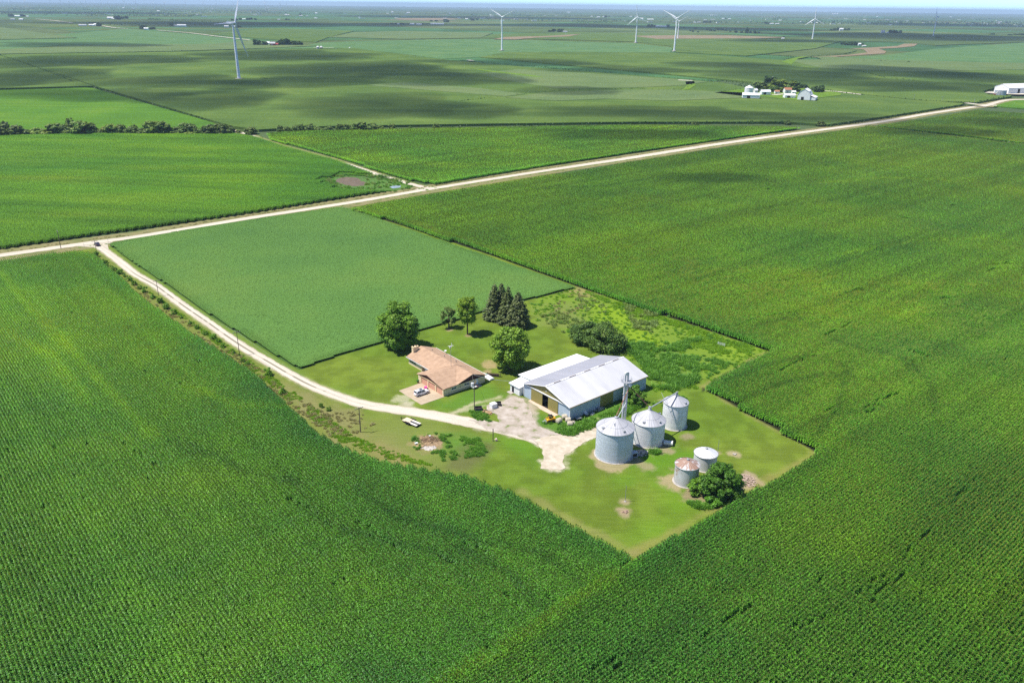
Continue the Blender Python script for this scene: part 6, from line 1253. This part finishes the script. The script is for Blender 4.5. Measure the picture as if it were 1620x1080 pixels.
# ------------------------------------------------------------------ farms of the plain
m_farw = mat('far_white_paint', (0.78, 0.78, 0.77), rough=.6, var=.05); m_farr = mat('barn_red', (0.34, 0.06, 0.06), rough=.8, var=.15); m_farg = mat('far_grey_roof', (0.42, 0.42, 0.44), rough=.6, var=.1); m_farb = mat('orange_roof', (0.38, 0.17, 0.09), rough=.8, var=.2)
def farm_shed(label, px, py, wpx, hpx, deep=1.0, ang=None, wm=m_farw, rmt=m_farw, group=None, name='farm_shed', cat='shed', pitch=.28, z=0):
    p = g(px, py, z); w_ = pxw(p, wpx); h = height_at((p[0], p[1]), py - hpx) - z; dp = max(7, w_ * .5 * deep) if w_ > 12 else max(5, w_ * .7)
    t = thing(name, label, cat, (p[0], p[1], z), ang if ang is not None else 0, group); eh = h * .62; b = MB(); x = w_ / 2; y = dp
    b.quad((-x, 0, -.1), (x, 0, -.1), (x, 0, eh), (-x, 0, eh)); b.quad((x, y, -.1), (-x, y, -.1), (-x, y, eh), (x, y, eh)); b.add([(x, 0, -.1), (x, y, -.1), (x, y, eh), (x, y / 2, h - .05), (x, 0, eh)], [(0, 1, 2, 3, 4)]); b.add([(-x, y, -.1), (-x, 0, -.1), (-x, 0, eh), (-x, y / 2, h - .05), (-x, y, eh)], [(0, 1, 2, 3, 4)]); b.build('wall', wm, t)
    b = MB(); b.slab([(-x - .4, -.4, eh), (x + .4, -.4, eh), (x + .4, y / 2, h), (-x - .4, y / 2, h)], .15); b.slab([(-x - .4, y + .4, eh), (x + .4, y + .4, eh), (x + .4, y / 2, h + .02), (-x - .4, y / 2, h + .02)], .15); b.build('roof', rmt, t)
    b = MB(); b.box((-x * .3, -.06, eh * .38), (min(4, w_ * .3), .1, eh * .76)); b.build('door', m_dark if wpx > 14 else m_farg, t); return t
def far_bin(label, px, py, wpx, hpx, m, rmt, group=None, z=0):
    p = g(px, py, z); r = pxw(p, wpx) / 2; h = height_at((p[0], p[1]), py - hpx) - z; t = thing('grain_bin', label, 'grain bin', (p[0], p[1] + r, z), 0, group); b = MB(); b.lathe([(r, 0), (r, h * .72)], 32); b.build('wall', m, t, smooth=40); b = MB(); b.lathe([(r + .2, h * .70), (.4, h * .97), (.3, h), (.02, h)], 32); b.build('roof', rmt, t, smooth=30); return t
ZF = 2.72
# white farmstead on the right
far_bin('white grain bin rising behind the long white shed of the white farmstead', 1186, 149, 13.5, 13.5, m_farw, m_farw, z=ZF)
farm_shed('low white machine shed in front of the white bin', 1188, 155.5, 26, 8, .9, R(-10), z=ZF)
farm_shed('small white garage with a dark open door at the white farmstead', 1212, 150, 15, 7.5, 1, R(10), z=ZF); farm_shed('low long white hen house in the middle of the white farmstead', 1250, 155, 17, 6.5, .8, R(5), z=ZF)
farm_shed('white farmhouse with orange roof among the trees of the white farmstead', 1247, 147.5, 11, 8.5, 1, R(8), rmt=m_farb, name='farmhouse', cat='house', z=ZF); farm_shed('little white hut left of the white farmhouse', 1229.5, 148.5, 7, 5.5, 1, z=ZF, rmt=m_farb)
farm_shed('slanted white hut behind the white bin', 1196.5, 147.5, 6, 7, 1, R(30), z=ZF); farm_shed('small white hut at the right of the white farmhouse', 1256, 148.8, 6, 5, 1, z=ZF)
# gambrel barn
p = g(1271, 158.2, ZF); wd = pxw(p, 19); t = thing('gambrel_barn', 'tall white gambrel barn with a lower side wing at the white farmstead', 'barn', (p[0] , p[1], ZF), R(-28)); hb = height_at((p[0], p[1]), 141) - ZF
pr = [(-wd / 2, 0), (wd / 2, 0), (wd / 2, hb * .45), (wd * .33, hb * .78), (0, hb), (-wd * .33, hb * .78), (-wd / 2, hb * .45)]; b = MB(); b.extrude_y(pr, 0, wd * 1.25); b.build('wall', m_farw, t)
b = MB(); pr2 = pr[2:]
for (xa, za), (xb_, zb_) in zip(pr2[:-1], pr2[1:]): b.slab([(xa * 1.02, -.4, za + .12), (xb_ * 1.02, -.4, zb_ + .12), (xb_ * 1.02, wd * 1.27, zb_ + .12), (xa * 1.02, wd * 1.27, za + .12)], .1)
b.build('roof', m_farw, t); b = MB(); b.slab([(wd * .5, 1, hb * .42), (wd * .95, 1, hb * .26), (wd * .95, wd * 1.2, hb * .26), (wd * .5, wd * 1.2, hb * .42)], .12); b.build('wing_roof', m_farw, t); b = MB(); b.box((wd * .71, wd * .62, hb * .12), (wd * .44, wd * 1.1, hb * .24)); b.build('wing', m_farw, t)
b = MB(); b.slab([(wd * .415, 2, hb * .62), (wd * .36, 2, hb * .745), (wd * .36, wd * .6, hb * .745), (wd * .415, wd * .6, hb * .62)], -.25); b.build('roof_patch', m_farg, t); b = MB(); b.box((-wd * .1, -.06, hb * .13), (wd * .22, .1, hb * .26)); b.build('door', m_dark, t)
TG = 'trees of the white farmstead'
for px, py, wp, ty, k, tn, lb in [(1200, 147, 18, 130.5, 0, (1.2, 1.05, 1.0), 'greyish round tree between the white bin and the garage'), (1216, 142, 18, 121.5, 0, (.45, .55, .6), 'tall dark tree at the back of the white farmstead'), (1229, 148, 24, 126.5, 0, (1.25, 1.1, .6), 'largest tree of the white farmstead, yellow green in the middle'), (1223, 149, 14, 137, 1, (.8, .9, .6), 'low green tree below the largest farmstead tree'), (1253, 146.5, 12, 129.5, 2, (1.35, 1.2, .5), 'yellowish tree behind the white farmhouse'), (1260, 148.5, 9, 132, 4, (.5, .6, .55), 'dark cone-shaped tree right of the white farmhouse'), (1271, 142, 12, 134, 1, (.5, .6, .6), 'dark tree behind the roof of the gambrel barn'), (1286, 146, 9, 138, 1, (.6, .65, .55), 'small tree at the right edge of the gambrel barn'), (1293.5, 149, 12, 137.5, 2, (.6, .65, .55), 'open-crowned tree at the right end of the white farmstead'), (1201, 148.7, 6, 141, 1, (.5, .6, .6), 'dark shrub beside the garage of the white farmstead'), (1298, 148, 9, 135.5, 4, (.5, .6, .55), 'rightmost tree of the white farmstead')]:
    p = g(px, py); copy_tree('farmstead_tree', lb, p, pxw(p, wp) * 1.35, height_at(p, ty) * 1.1, k, TG, tuple(.62 * a_ * b_ for a_, b_ in zip(tn, (.88, .95, .95))), px)
# right edge farm
far_bin('big grey corrugated bin at the right edge farm', 1586.5, 152.5, 17, 13, binmat('far_corrugated', [(0.42, 0.44, 0.47), (0.50, 0.52, 0.55)], .5, .2), m_farw, z=1.0)
farm_shed('long white shed cut by the right edge of the photo', 1618, 147.5, 60, 14, .9, R(18), z=2.8, name='farm_shed'); p = g(1574, 150, 2.8); t = thing('red_auger', 'slanted grain auger with red base left of the big grey bin', 'auger', tuple(p)); b = MB(); b.cyl((0, 0, 1), (12, 4, 9.5), .35, n=8); b.build('tube', mat('auger_yellow', (0.55, 0.5, 0.38), var=.1), t); b = MB(); b.box((0, 0, .7), (3, 1.6, 1.4)); b.build('base', m_farr, t)
for s in (-1.2, 1.2): b = MB(); b.cyl((6, s, .5), (6, s * 1.25, .5), .5, n=12); b.cyl((6, s, .5), (6, 0, 5), .1, n=6); b.build('wheel', m_black, t)
for px, py, ty in [(1445, 160, 150), (1490, 163, 152), (1540, 167, 156), (942, 116, 110), (1026, 122, 116), (1122, 133, 127), (1176, 140, 134)]:
    q = g(px, py); t = thing('roadside_pole', 'slender pole in the line along the far side road', 'utility pole', (q[0], q[1], 0), 0, 'poles along the far side road'); h = height_at(q, ty); b = MB(); b.cyl((0, 0, 0), (0, 0, h), .2, .15, 8); b.build('pole', m_steelg, t); b = MB(); b.box((0, 0, h - .5), (2.4, .15, .15)); b.build('crossarm', m_steelg, t)
# red barn farm
farm_shed('red barn in the grove beyond the nearest turbine', 431.5, 73.5, 8, 7, 1.2, R(5), wm=m_farr, rmt=m_farg, name='barn', cat='barn'); farm_shed('white shed beside the red barn', 424, 71.5, 5, 5.5, 1, rmt=m_farw); farm_shed('red lean-to right of the red barn', 437, 73, 6, 4.5, 1, wm=m_farr, rmt=m_farr); farm_shed('white house in the trees right of the red barn', 458.5, 72.5, 4, 5, 1, rmt=m_farr, name='farmhouse', cat='house')
GR = 'grove round the red barn'
for i, (px, ty) in enumerate([(403, 62), (407, 63), (411, 63.5), (417, 65), (421, 66), (440, 65), (443, 63), (446, 61.5), (450, 62), (454, 60.5), (457, 62), (463, 65), (466, 64.5), (470, 66), (474, 65.5), (477, 66.5)]):
    p = g(px, 72.6); copy_tree('grove_tree', 'dark green tree in the grove round the red barn', p, pxw(p, 6.5), height_at(p, ty), [0, 2, 4][i % 3], GR, (.30, .40, .34), i)
far_bin('left one of two small silvery bins right of the red barn grove', 502.5, 78, 4.5, 5, m_farg, m_farw); far_bin('right one of two small silvery bins right of the red barn grove', 508, 77.6, 4, 4.5, m_farg, m_farw); far_bin('tiny lone pale bin in the soybeans right of the silvery pair', 553, 77, 2.6, 2, m_farw, m_farw)
# dotted farms: (sheds [(px,py,w,h)], trees [(px,py,w,ty)])
FARMS = [('farm at the far left', [(26.5, 27, 9, 2.5), (20, 32, 6, 2.2), (33, 32, 7, 2.2), (43, 27, 4, 1.5)], [(16, 27, 7, 22), (20, 27, 6, 22.5), (35, 27, 6, 22.5), (39, 27, 5, 24)]), ('farm with a long white shed left of the lane', [(130, 41.5, 12, 2.8), (145, 41.5, 8, 3), (150, 41, 4, 3.4)], [(143, 38, 6, 35.5), (148, 38, 6, 35.5), (155, 42, 5, 36), (159, 42, 5, 36.5)]), ('farm under the tree belt', [(174, 30.5, 9, 3.5), (180, 31, 6, 2)], [(184, 31.5, 6, 25), (188, 31.5, 6, 24.5), (194, 30.5, 5, 26), (200, 30, 6, 25)]), ('little farm beside the lane end', [(231, 47.5, 7, 3.5)], [(224, 46.5, 6, 40.5), (229, 46, 7, 39.5), (239, 47, 6, 43), (244, 47, 5, 42.5)]),
         ('long white hog barn left of the nearest turbine', [(287, 42.5, 14, 3.6), (277.5, 42, 4, 2.5)], [(272, 41.5, 6, 36)]), ('house behind the hub of the nearest turbine', [(358, 44, 7, 3.5), (370, 43.5, 6, 2.5)], [(377, 44, 4, 40), (381, 44, 3, 41)]), ('grove behind the blade of the nearest turbine', [(386, 31.5, 5, 1.8)], [(368, 33, 5, 30), (374, 33, 5, 29.5), (380, 32, 5, 28.5), (392, 32, 5, 28.5), (397, 32, 6, 28), (404, 32, 5, 29)]),
         ('twin white sheds far left of centre', [(453, 25, 2.6, 2.2), (456.5, 25, 2.4, 2.2)], []), ('small farm with low shed left of centre', [(476, 26, 5, 1.6), (486, 26, 3, 1.4)], [(475, 25.5, 5, 22.5)]), ('tiny farm below the horizon fields', [(441, 32, 4, 1.6)], [(453, 32, 4, 29.5), (457, 32, 3, 30)]),
         ('row of farm buildings before the middle turbine', [(652, 39.6, 7, 2.6), (663, 39.6, 9, 1.8), (630, 38.8, 3, 1.5)], [(620, 39, 5, 37), (626, 39, 4, 36.5), (634, 39, 4, 36.5), (638, 39.5, 4, 37), (668, 39.5, 3, 37)]), ('long pale poultry barn before the middle turbine', [(691.5, 39, 21, 2.2)], []), ('tree clump with a reddish house left of the middle turbine', [(738, 31.5, 4, 2)], [(704, 35.5, 6, 30), (708, 35.8, 6, 31), (690, 34.5, 5, 32), (682, 34.5, 5, 32.5), (746, 33, 4, 28), (749, 33, 4, 29), (755, 32.5, 5, 29)]),
         ('lone grove with a white shed right of the middle turbine', [(894, 51.5, 7, 2.2)], [(870, 50.8, 6, 47.5), (876, 51, 7, 45.6), (884, 50.8, 6, 45.8), (889, 51, 6, 45.8)]), ('farm at the belt of trees right of centre', [(936, 27.2, 3, 1.4), (947, 28.5, 5, 1.8), (955, 27.5, 4, 1.2)], [(958, 28.5, 5, 25)]), ('large pale barns behind the right turbine', [(1043, 43, 11, 2.4), (1052, 43, 6, 2)], [(1026, 43.5, 5, 38.5), (1031, 43.5, 5, 38.5), (1036, 43, 5, 39.5), (1057, 43.5, 6, 39)]), ('white sheds round the fourth turbine', [(998, 27.3, 3.5, 1.5), (1007, 27, 5, 1.5), (1029, 32, 10, 1.8), (1015, 32, 5, 3.5)], []),
         ('pale shed and grove right of the right turbine', [(1106, 36.5, 5, 1.8)], [(1114, 36.5, 5, 33.2), (1118, 36.5, 5, 33), (1123, 36.5, 5, 33)]), ('two pale roofs beside a grove, right half', [(1221, 38.5, 6, 1.5), (1230, 38.8, 6, 1.6), (1234, 33.5, 4, 1.6)], [(1212, 38.5, 6, 34.5), (1217, 38.5, 5, 35), (1227, 37.5, 4, 35.5)]), ('white sheds in the right half plain', [(1144, 30.5, 4, 1.4), (1154, 31.3, 4, 1.8)], [(1148, 30.5, 4, 29)]), ('gabled barn in a grove right of the fifth turbine', [(1331, 49.2, 6, 4.5)], [(1315, 48.8, 5, 46), (1320, 48.8, 6, 44.8), (1326, 49, 6, 43.5), (1337, 48.5, 5, 45), (1342, 48.5, 5, 44.5)]),
         ('white farm between the two right turbines', [(1397, 52.5, 6, 4.2), (1404.5, 52.7, 3, 2)], [(1408, 53, 6, 47.5), (1413, 53.2, 6, 47.5), (1418, 53.2, 6, 48), (1424, 53, 5, 48)]), ('white house at the end of the tan stubble', [(1360, 72.5, 4, 4.2), (1368, 73.5, 6, 1.5)], [(1332, 71.5, 6, 66.5), (1337, 72, 6, 66), (1342, 72, 6, 66.5), (1347, 72.3, 6, 66), (1352, 72.5, 6, 66), (1356, 72.5, 5, 67), (1364, 73, 5, 68.5)]), ('pale long shed far right near the horizon', [(1322, 23, 9, 1.4)], []), ('white farm below the far right horizon', [(1368, 32.5, 4, 1.2), (1420, 36.5, 2.5, 1.4)], []), ('sheds in the long tree belt at the far right', [(1582, 36, 6, 1.6)], [(1592, 37, 4, 34)]),
         ('small farm on the brown field', [(1239, 61.8, 4, 1.6)], []), ('little houses under the fifth turbine', [(1292, 37, 3, 1.6), (1328, 38, 3, 1.2)], [(1287, 37, 4, 34.5), (1318, 37, 4, 34.5)]), ('white roofs near the left horizon', [(195, 14, 3, 1.6), (211, 14.5, 3, 1.6), (250, 18.5, 5, 1.6)], []), ('white roofs below the left horizon', [(336, 14.5, 3, 1.3), (424, 13, 3, 1.3), (500, 22, 4, 1.6)], []), ('white roofs below the middle horizon', [(621, 20, 3, 1.6), (646, 21.5, 5, 1.8), (776, 25.3, 3, 1.6), (780, 25.6, 3, 1.4)], []), ('white roofs below the right horizon', [(900, 20.5, 5, 1.2), (1126, 25, 4, 1), (1132, 25, 4, 1), (1504, 28, 2.5, 1.6), (1388, 27.5, 3, 1.2)], [])]
for fi, (nm, sheds, trees) in enumerate(FARMS):
    for i, (px, py, wp, hp) in enumerate(sheds):
        lb = nm if (len(sheds) == 1 and 'farm' not in nm and 'grove' not in nm and 'roof' not in nm and 'trees' not in nm) else ('white farm building, ' + nm)
        farm_shed(lb, px, py, wp, hp, .7, R([0, 12, -10, 5][i % 4]), rmt=m_farg if (fi + i) % 4 == 1 else m_farw, group='sheds of the far farms', z=2.2 if py > 34 else .4)
    for i, (px, py, wp, ty) in enumerate(trees):
        p = g(px, py); copy_tree('grove_tree', 'dark tree, ' + nm, p, pxw(p, wp * 1.15), max(7, height_at(p, ty)), [0, 1, 2, 3][(i + fi) % 4], 'trees of the far groves', (.30, .38, .36), i + fi)
for px, py, wp, ty in [(1276, 92, 3, 90), (1283, 91.5, 3, 89.5), (1300, 93, 4, 90.8), (1305, 92, 3, 90.4), (1327, 97, 2, 96), (1360, 97, 4, 95), (1366, 97.5, 5, 95), (1372, 97.6, 4, 95.5), (1386, 98.2, 4, 96), (1393, 98.3, 5, 95.6), (1400, 98.3, 5, 96), (1428, 100, 3, 98.2), (1437, 100, 5, 96.7), (1456, 99.6, 4, 97.6), (1468, 99, 4, 96.8), (1485, 60.8, 5, 58), (1482, 61, 4, 58.6), (1570, 56, 8, 52.5), (1597, 57, 8, 54), (1605, 56, 7, 53.5), (1612, 56.5, 8, 53), (1617, 57, 7, 53)]:
    p = g(px, py); copy_tree('pasture_bush', 'dark bush on the pasture strips of the right half plain', p, pxw(p, wp), max(2, height_at(p, ty)), 1, 'bushes on the pasture strips', (.34, .44, .34), px)
for px, py, wp, ty in [(1092, 50, 4, 47.5), (1096, 51, 4, 48), (1104, 51.5, 4, 49.5), (1118, 48.5, 6, 45.5), (1124, 49.5, 6, 46), (1130, 50, 5, 47.5), (1136, 48, 5, 44.5), (1142, 48.5, 6, 44.5), (1148, 49.5, 6, 45.5), (1155, 50.5, 5, 48), (1164, 52, 6, 48.5), (1173, 52.5, 5, 49), (1181, 53, 7, 43.5), (1187, 53, 5, 49), (1194, 53.5, 6, 49), (1200, 53, 5, 50), (1163, 47.5, 4, 45.5), (1240, 60, 4, 57.5), (1082, 45, 5, 43), (1100, 46, 6, 44)]:
    p = g(px, py); copy_tree('grove_tree', 'dark tree scattered above the brown field in the right half', p, pxw(p, wp), height_at(p, ty), [0, 1, 3][px % 3], 'trees above the brown field', (.30, .38, .36), px)
# tree belts and woods that read as one mass
def belt(pts, hpx, seed, name='woodland'):
    P = gp(pts); L = smooth_line(P, 25.0); rg = np.random.default_rng(seed); n = max(60, len(L) * 10); k = rg.integers(0, len(L), n); h = 11 * rg.uniform(.5, 1.2, n); c = np.zeros((n, 3)); c[:, :2] = L[k] + rg.uniform(-14, 14, (n, 2)); keep = fbm(k * .11, k * 0, seed) > .36; c[:, 2] = h * rg.uniform(.1, 1, n) * hpx
    nn_ = rg.normal(0, 1, (n, 3)) + np.array([0, 0, .4]); nn_ /= np.linalg.norm(nn_, axis=1)[:, None]; V, Q = quads(c[keep], nn_[keep], rg.uniform(2.2, 5.0, n)[keep], rg); o = mesh_np(name, V, Q, LEAF['dark']); o.color = (.7, .8, .8, 1); return tag(o, kind='stuff')
for i, (pts, h) in enumerate([([(236, 31.5), (280, 34), (330, 35)], 1.1), ([(174, 40), (200, 40.5), (222, 41)], 1), ([(55, 12.5), (100, 13), (140, 14)], 1.2), ([(175, 14), (250, 15.5), (330, 17), (400, 18), (470, 19)], 1.2), ([(213, 24.5), (243, 25)], 1), ([(332, 17.5), (400, 18.5), (420, 19)], 1.3), ([(908, 36.8), (940, 37), (985, 36.5)], 1.3), ([(915, 35.6), (960, 35.5)], 1.2), ([(815, 25), (843, 25)], 1.2), ([(880, 22.5), (895, 22.5)], 1.2), ([(1080, 26), (1150, 26.5), (1250, 28.5), (1330, 29.5)], 1.1), ([(1360, 30.3), (1410, 30.8)], 1.2), ([(1419, 39.5), (1440, 40), (1470, 40.3)], 1.3), ([(1541, 39.5), (1560, 39), (1580, 40), (1600, 41)], 1.6), ([(1430, 27.5), (1500, 28.5), (1600, 30.5)], 1.1), ([(560, 17.5), (640, 18.3), (740, 19.5)], 1.1), ([(735, 23.5), (755, 23.5)], 1.6), ([(1132, 34.8), (1170, 35.4)], .9), ([(700, 21.5), (780, 22), (900, 24)], 1.0)]): belt(pts, h, 40 + i)
V = []; rg = np.random.default_rng(88); n = 3000; yy = 6500 / (rg.uniform(.16, 1, n)) ; xx = rg.uniform(-.70, .70, n) * yy; kk = fbm(xx * .0006, yy * .0006, 5) > .47; xx, yy = xx[kk], yy[kk]; n = len(xx)
q = 5; c = np.repeat(np.stack([xx, yy, np.zeros(n)], 1), q, 0) + np.stack([rg.uniform(-60, 60, n * q), rg.uniform(-10, 10, n * q), rg.uniform(2, 11, n * q)], 1); nn_ = rg.normal(0, 1, (n * q, 3)); nn_[:, 1] -= .6; nn_ /= np.linalg.norm(nn_, axis=1)[:, None]
V, Q = quads(c, nn_, rg.uniform(4, 9, n * q), rg); o = mesh_np('far_trees', V, Q, LEAF['dark']); o.color = (.7, .8, .8, 1); tag(o, kind='stuff')
n = 200; yy = 6500 / rg.uniform(.18, 1, n); xx = rg.uniform(-.70, .70, n) * yy; mb = MB()
for x, y in zip(xx, yy): mb.box((x, y, 3.0), (rg.uniform(12, 45), 14, rg.uniform(5, 8)), rg.uniform(-.5, .5))
tag(mb.build('far_roofs', m_farw), kind='stuff')

# ------------------------------------------------------------------ wind turbines
m_turb = mat('turbine_white', (0.86, 0.87, 0.88), rough=.4, var=.03)
def blade_mb(L, wk=1.9):
    m = MB(); st = [(0, .9, .9, 0), (.04, 1.0, .9, 0), (.12, 1.7, .6, .3), (.22, 2.1, .42, .25), (.5, 1.35, .28, .12), (.8, .75, .16, .04), (.97, .35, .08, 0), (1.0, .08, .04, 0)]; vs = []
    for f, ch, th_, tw in st:
        for k in range(8): a = 2 * PI * k / 8; x = wk * ch * (.5 * math.cos(a) + (.18 if f > .08 else 0)); y = 2.4 * th_ * .5 * math.sin(a); vs.append((x * math.cos(tw) - y * math.sin(tw), x * math.sin(tw) + y * math.cos(tw) + 1.2 * f * f, f * L + 1.0))
    fs = [(i * 8 + k, i * 8 + (k + 1) % 8, (i + 1) * 8 + (k + 1) % 8, (i + 1) * 8 + k) for i in range(len(st) - 1) for k in range(8)] + [tuple(range(7, -1, -1)), tuple(range(len(vs) - 8, len(vs)))]; return m.add(vs, fs)
def turbine(label, px, py, ty, Lb, yaw, spin, k=.08):
    """yaw: direction the rotor faces (world angle); spin: angle of the first blade from vertical"""
    p = g(px, py); h = height_at(p, ty) ; t = thing('wind_turbine', label, 'wind turbine', (p[0], p[1], 0), yaw, 'wind turbines of the plain')
    b = MB(); b.lathe([(2.3, 0), (2.1, h * .25), (1.75, h * .6), (1.25, h - 1.6)], 28); b.build('tower', m_turb, t, smooth=60); b = MB(); b.lathe([(6, 0), (6, 2.6), (2.2, 2.7)], 24); b.build('foundation', m_conc2, t)
    b = MB(); b.extrude_y([(-9.0, h - 1.4), (-9.3, h + 1.2), (-8, h + 2.0), (2.2, h + 1.9), (2.6, h), (2.2, h - 1.7), (-7, h - 1.8)], -1.7, 1.7); b.build('nacelle', m_turb, t)
    b = MB(); n_ = 16; prof = [(1.5, 2.5), (1.7, 3.3), (1.4, 4.6), (.7, 5.3), (.02, 5.5)]; vs = [(x, r * math.cos(2 * PI * q / n_), h + r * math.sin(2 * PI * q / n_)) for r, x in prof for q in range(n_)]; b.add(vs, [(i * n_ + q, i * n_ + (q + 1) % n_, (i + 1) * n_ + (q + 1) % n_, (i + 1) * n_ + q) for i in range(len(prof) - 1) for q in range(n_)]); b.build('hub', m_turb, t, smooth=50, recalc=True)
    bm = blade_mb(Lb)
    for q in range(3):
        a = spin + q * 2 * PI / 3; o = bm.build('blade', m_turb, t, smooth=60); o.matrix_local = Matrix.Translation((3.7, 0, h)) @ Matrix.Rotation(a, 4, 'X') @ Matrix.Rotation(PI / 2 + k, 4, 'Z')
    b = MB(); b.box((-7.5, 0, h + 2.5), (.3, .3, 1.2)); b.build('weather_mast', m_steelg, t); return t
turbine('nearest wind turbine, tall at the upper left, seen from the side', 378.5, 127, 36.5, 57, R(-11), R(-30), 1.0)
turbine('wind turbine with two blades raised in a V, left of centre', 794, 81, 27.5, 35, R(-95), R(178))
turbine('smaller turbine just left of the bigger pair member, blades like an upturned Y', 1005.7, 68.5, 27.5, 38, R(-100), R(8))
turbine('right of the close pair, two blades raised in a wide V', 1066.5, 82, 29.5, 42, R(-105), R(182))
turbine('wind turbine with blades in an upturned Y, right of centre', 1285, 63, 30.5, 42, R(-115), R(3))
turbine('faint slim turbine farthest right, seen from the side', 1476, 58, 27, 42, R(-165), R(10), 1.15)
turbine('faint turbine hidden behind the right one of the close pair', 1072, 62, 34, 36, R(-100), R(60))
# the far wind farm: whole turbines as one small mesh each
def tiny(seed):
    m = MB(); m.cyl((0, 0, 0), (0, 0, 80), 3.0, 2.0, 6); m.box((0, 0, 81), (8, 4, 4)); rg = np.random.default_rng(seed); a0 = rg.uniform(0, 2)
    for q in range(3): a = a0 + q * 2.094; m.cyl((0, -4, 81), (42 * math.sin(a), -4, 81 + 42 * math.cos(a)), 2.0, .6, 5)
    return m
tm = []
for k in range(4): o = tiny(k).build('wind_turbine', m_turb); tm.append(o.data); bpy.data.objects.remove(o)
for i, px in enumerate([66, 73, 80, 90, 104, 110, 121, 132, 151, 185, 199, 210, 217, 226, 232, 253, 262, 284, 299, 324, 338, 366, 390, 407, 430, 473, 493, 502]):
    D = 12500 + 2500 * ((i * 7) % 5) / 5; o = bpy.data.objects.new('wind_turbine', tm[i % 4]); COL.objects.link(o); dv = FWD + RT * (px - 810) / F_PX; o.location = (dv[0] / dv[1] * D, D, 0); o.rotation_euler.z = R((i * 37) % 90 - 45); o.scale = (1, 1, 1.1 + .2 * ((i * 3) % 4) / 4)
    tag(o, 'tiny bluish wind turbine standing on the horizon at the left', 'wind turbine', 'far wind farm on the horizon')

# ------------------------------------------------------------------ air and clouds
hm_ = bpy.data.materials.new('haze'); hm_.use_nodes = True; t = hm_.node_tree; t.nodes.remove(t.nodes['Principled BSDF']); v = N(t, 'ShaderNodeVolumePrincipled', Density=HAZE, Anisotropy=0.0); v.inputs['Color'].default_value = (0.62, 0.82, 1.0, 1); t.links.new(v.outputs[0], t.nodes['Material Output'].inputs['Volume'])
mb = MB(); mb.box((0, 0, 84), (90000, 90000, 170 + .0)); hz_ = mb.build('haze', hm_); tag(hz_, kind='stuff')
cm_ = bpy.data.materials.new('cloud'); cm_.use_nodes = True; t = cm_.node_tree; t.nodes.remove(t.nodes['Principled BSDF']); v = N(t, 'ShaderNodeVolumePrincipled', Density=CLOUD_D, Anisotropy=0.5); v.inputs['Color'].default_value = (1, 1, 1, 1); t.links.new(v.outputs[0], t.nodes['Material Output'].inputs['Volume'])
CLZ = 1100.0
def cloud(cx, cy_, rx, ry, seed, th_=70):
    b = bmesh.new(); bmesh.ops.create_icosphere(b, subdivisions=4, radius=1.0); rg = np.random.default_rng(seed)
    for q in b.verts:
        a = math.atan2(q.co.y, q.co.x); s = .55 + .9 * float(fbm(2.2 * math.cos(a) + seed * 3.1, 2.2 * math.sin(a) + 5, seed, 3)) * (1 - abs(q.co.z) * .3)
        dx, dy = q.co.x * s, q.co.y * s; m_ = .25 + 1.5 * float(fbm(dx * 2.6 + seed, dy * 2.6, seed + 7, 4)); q.co = (dx * rx * 1.12, dy * ry * 1.12, q.co.z * th_ * m_ * (1 if q.co.z > 0 else .35))
    me = bpy.data.meshes.new('cloud'); b.to_mesh(me); b.free(); me.materials.append(cm_); o = bpy.data.objects.new('cloud', me); COL.objects.link(o); sh = CLZ / math.tan(SUN_EL)
    o.location = (cx + math.cos(SUN_AZ) * sh, cy_ + math.sin(SUN_AZ) * sh, CLZ); return tag(o, kind='structure')
for i, (px, py, hw, hh) in enumerate([(430, 90, 110, 7), (120, 98, 120, 8), (40, 125, 90, 12), (290, 132, 110, 9), (150, 153, 130, 9), (330, 158, 80, 11), (560, 112, 130, 10), (470, 132, 90, 6), (590, 168, 110, 13), (730, 180, 80, 9), (690, 128, 120, 8), (800, 100, 110, 4), (130, 72, 110, 3.2), (985, 215, 110, 7), (890, 146, 70, 5), (1010, 180, 150, 8), (960, 112, 90, 5), (1230, 120, 120, 7), (1400, 114, 100, 6), (1420, 138, 130, 7), (1540, 124, 90, 6), (1290, 190, 120, 6), (1470, 212, 90, 6), (1590, 198, 60, 6), (1150, 105, 80, 4), (330, 38, 160, 3), (600, 39, 130, 2.2), (920, 41, 140, 2.2), (1450, 58, 170, 4), (1250, 66, 80, 2), (60, 20, 160, 1.8), (760, 28, 200, 1.5), (1150, 46, 120, 2), (1500, 40, 120, 2), (1110, 286, 60, 7)]):
    c_ = g(px, py); rx = pxw(c_, hw); ry = (g(px, py - hh)[1] - g(px, py + hh)[1]) / 2; cloud(c_[0], c_[1], min(rx * 1.25, 3000), min(ry * 1.35, 1800), 100 + i, 60 + min(80, ry * .25))
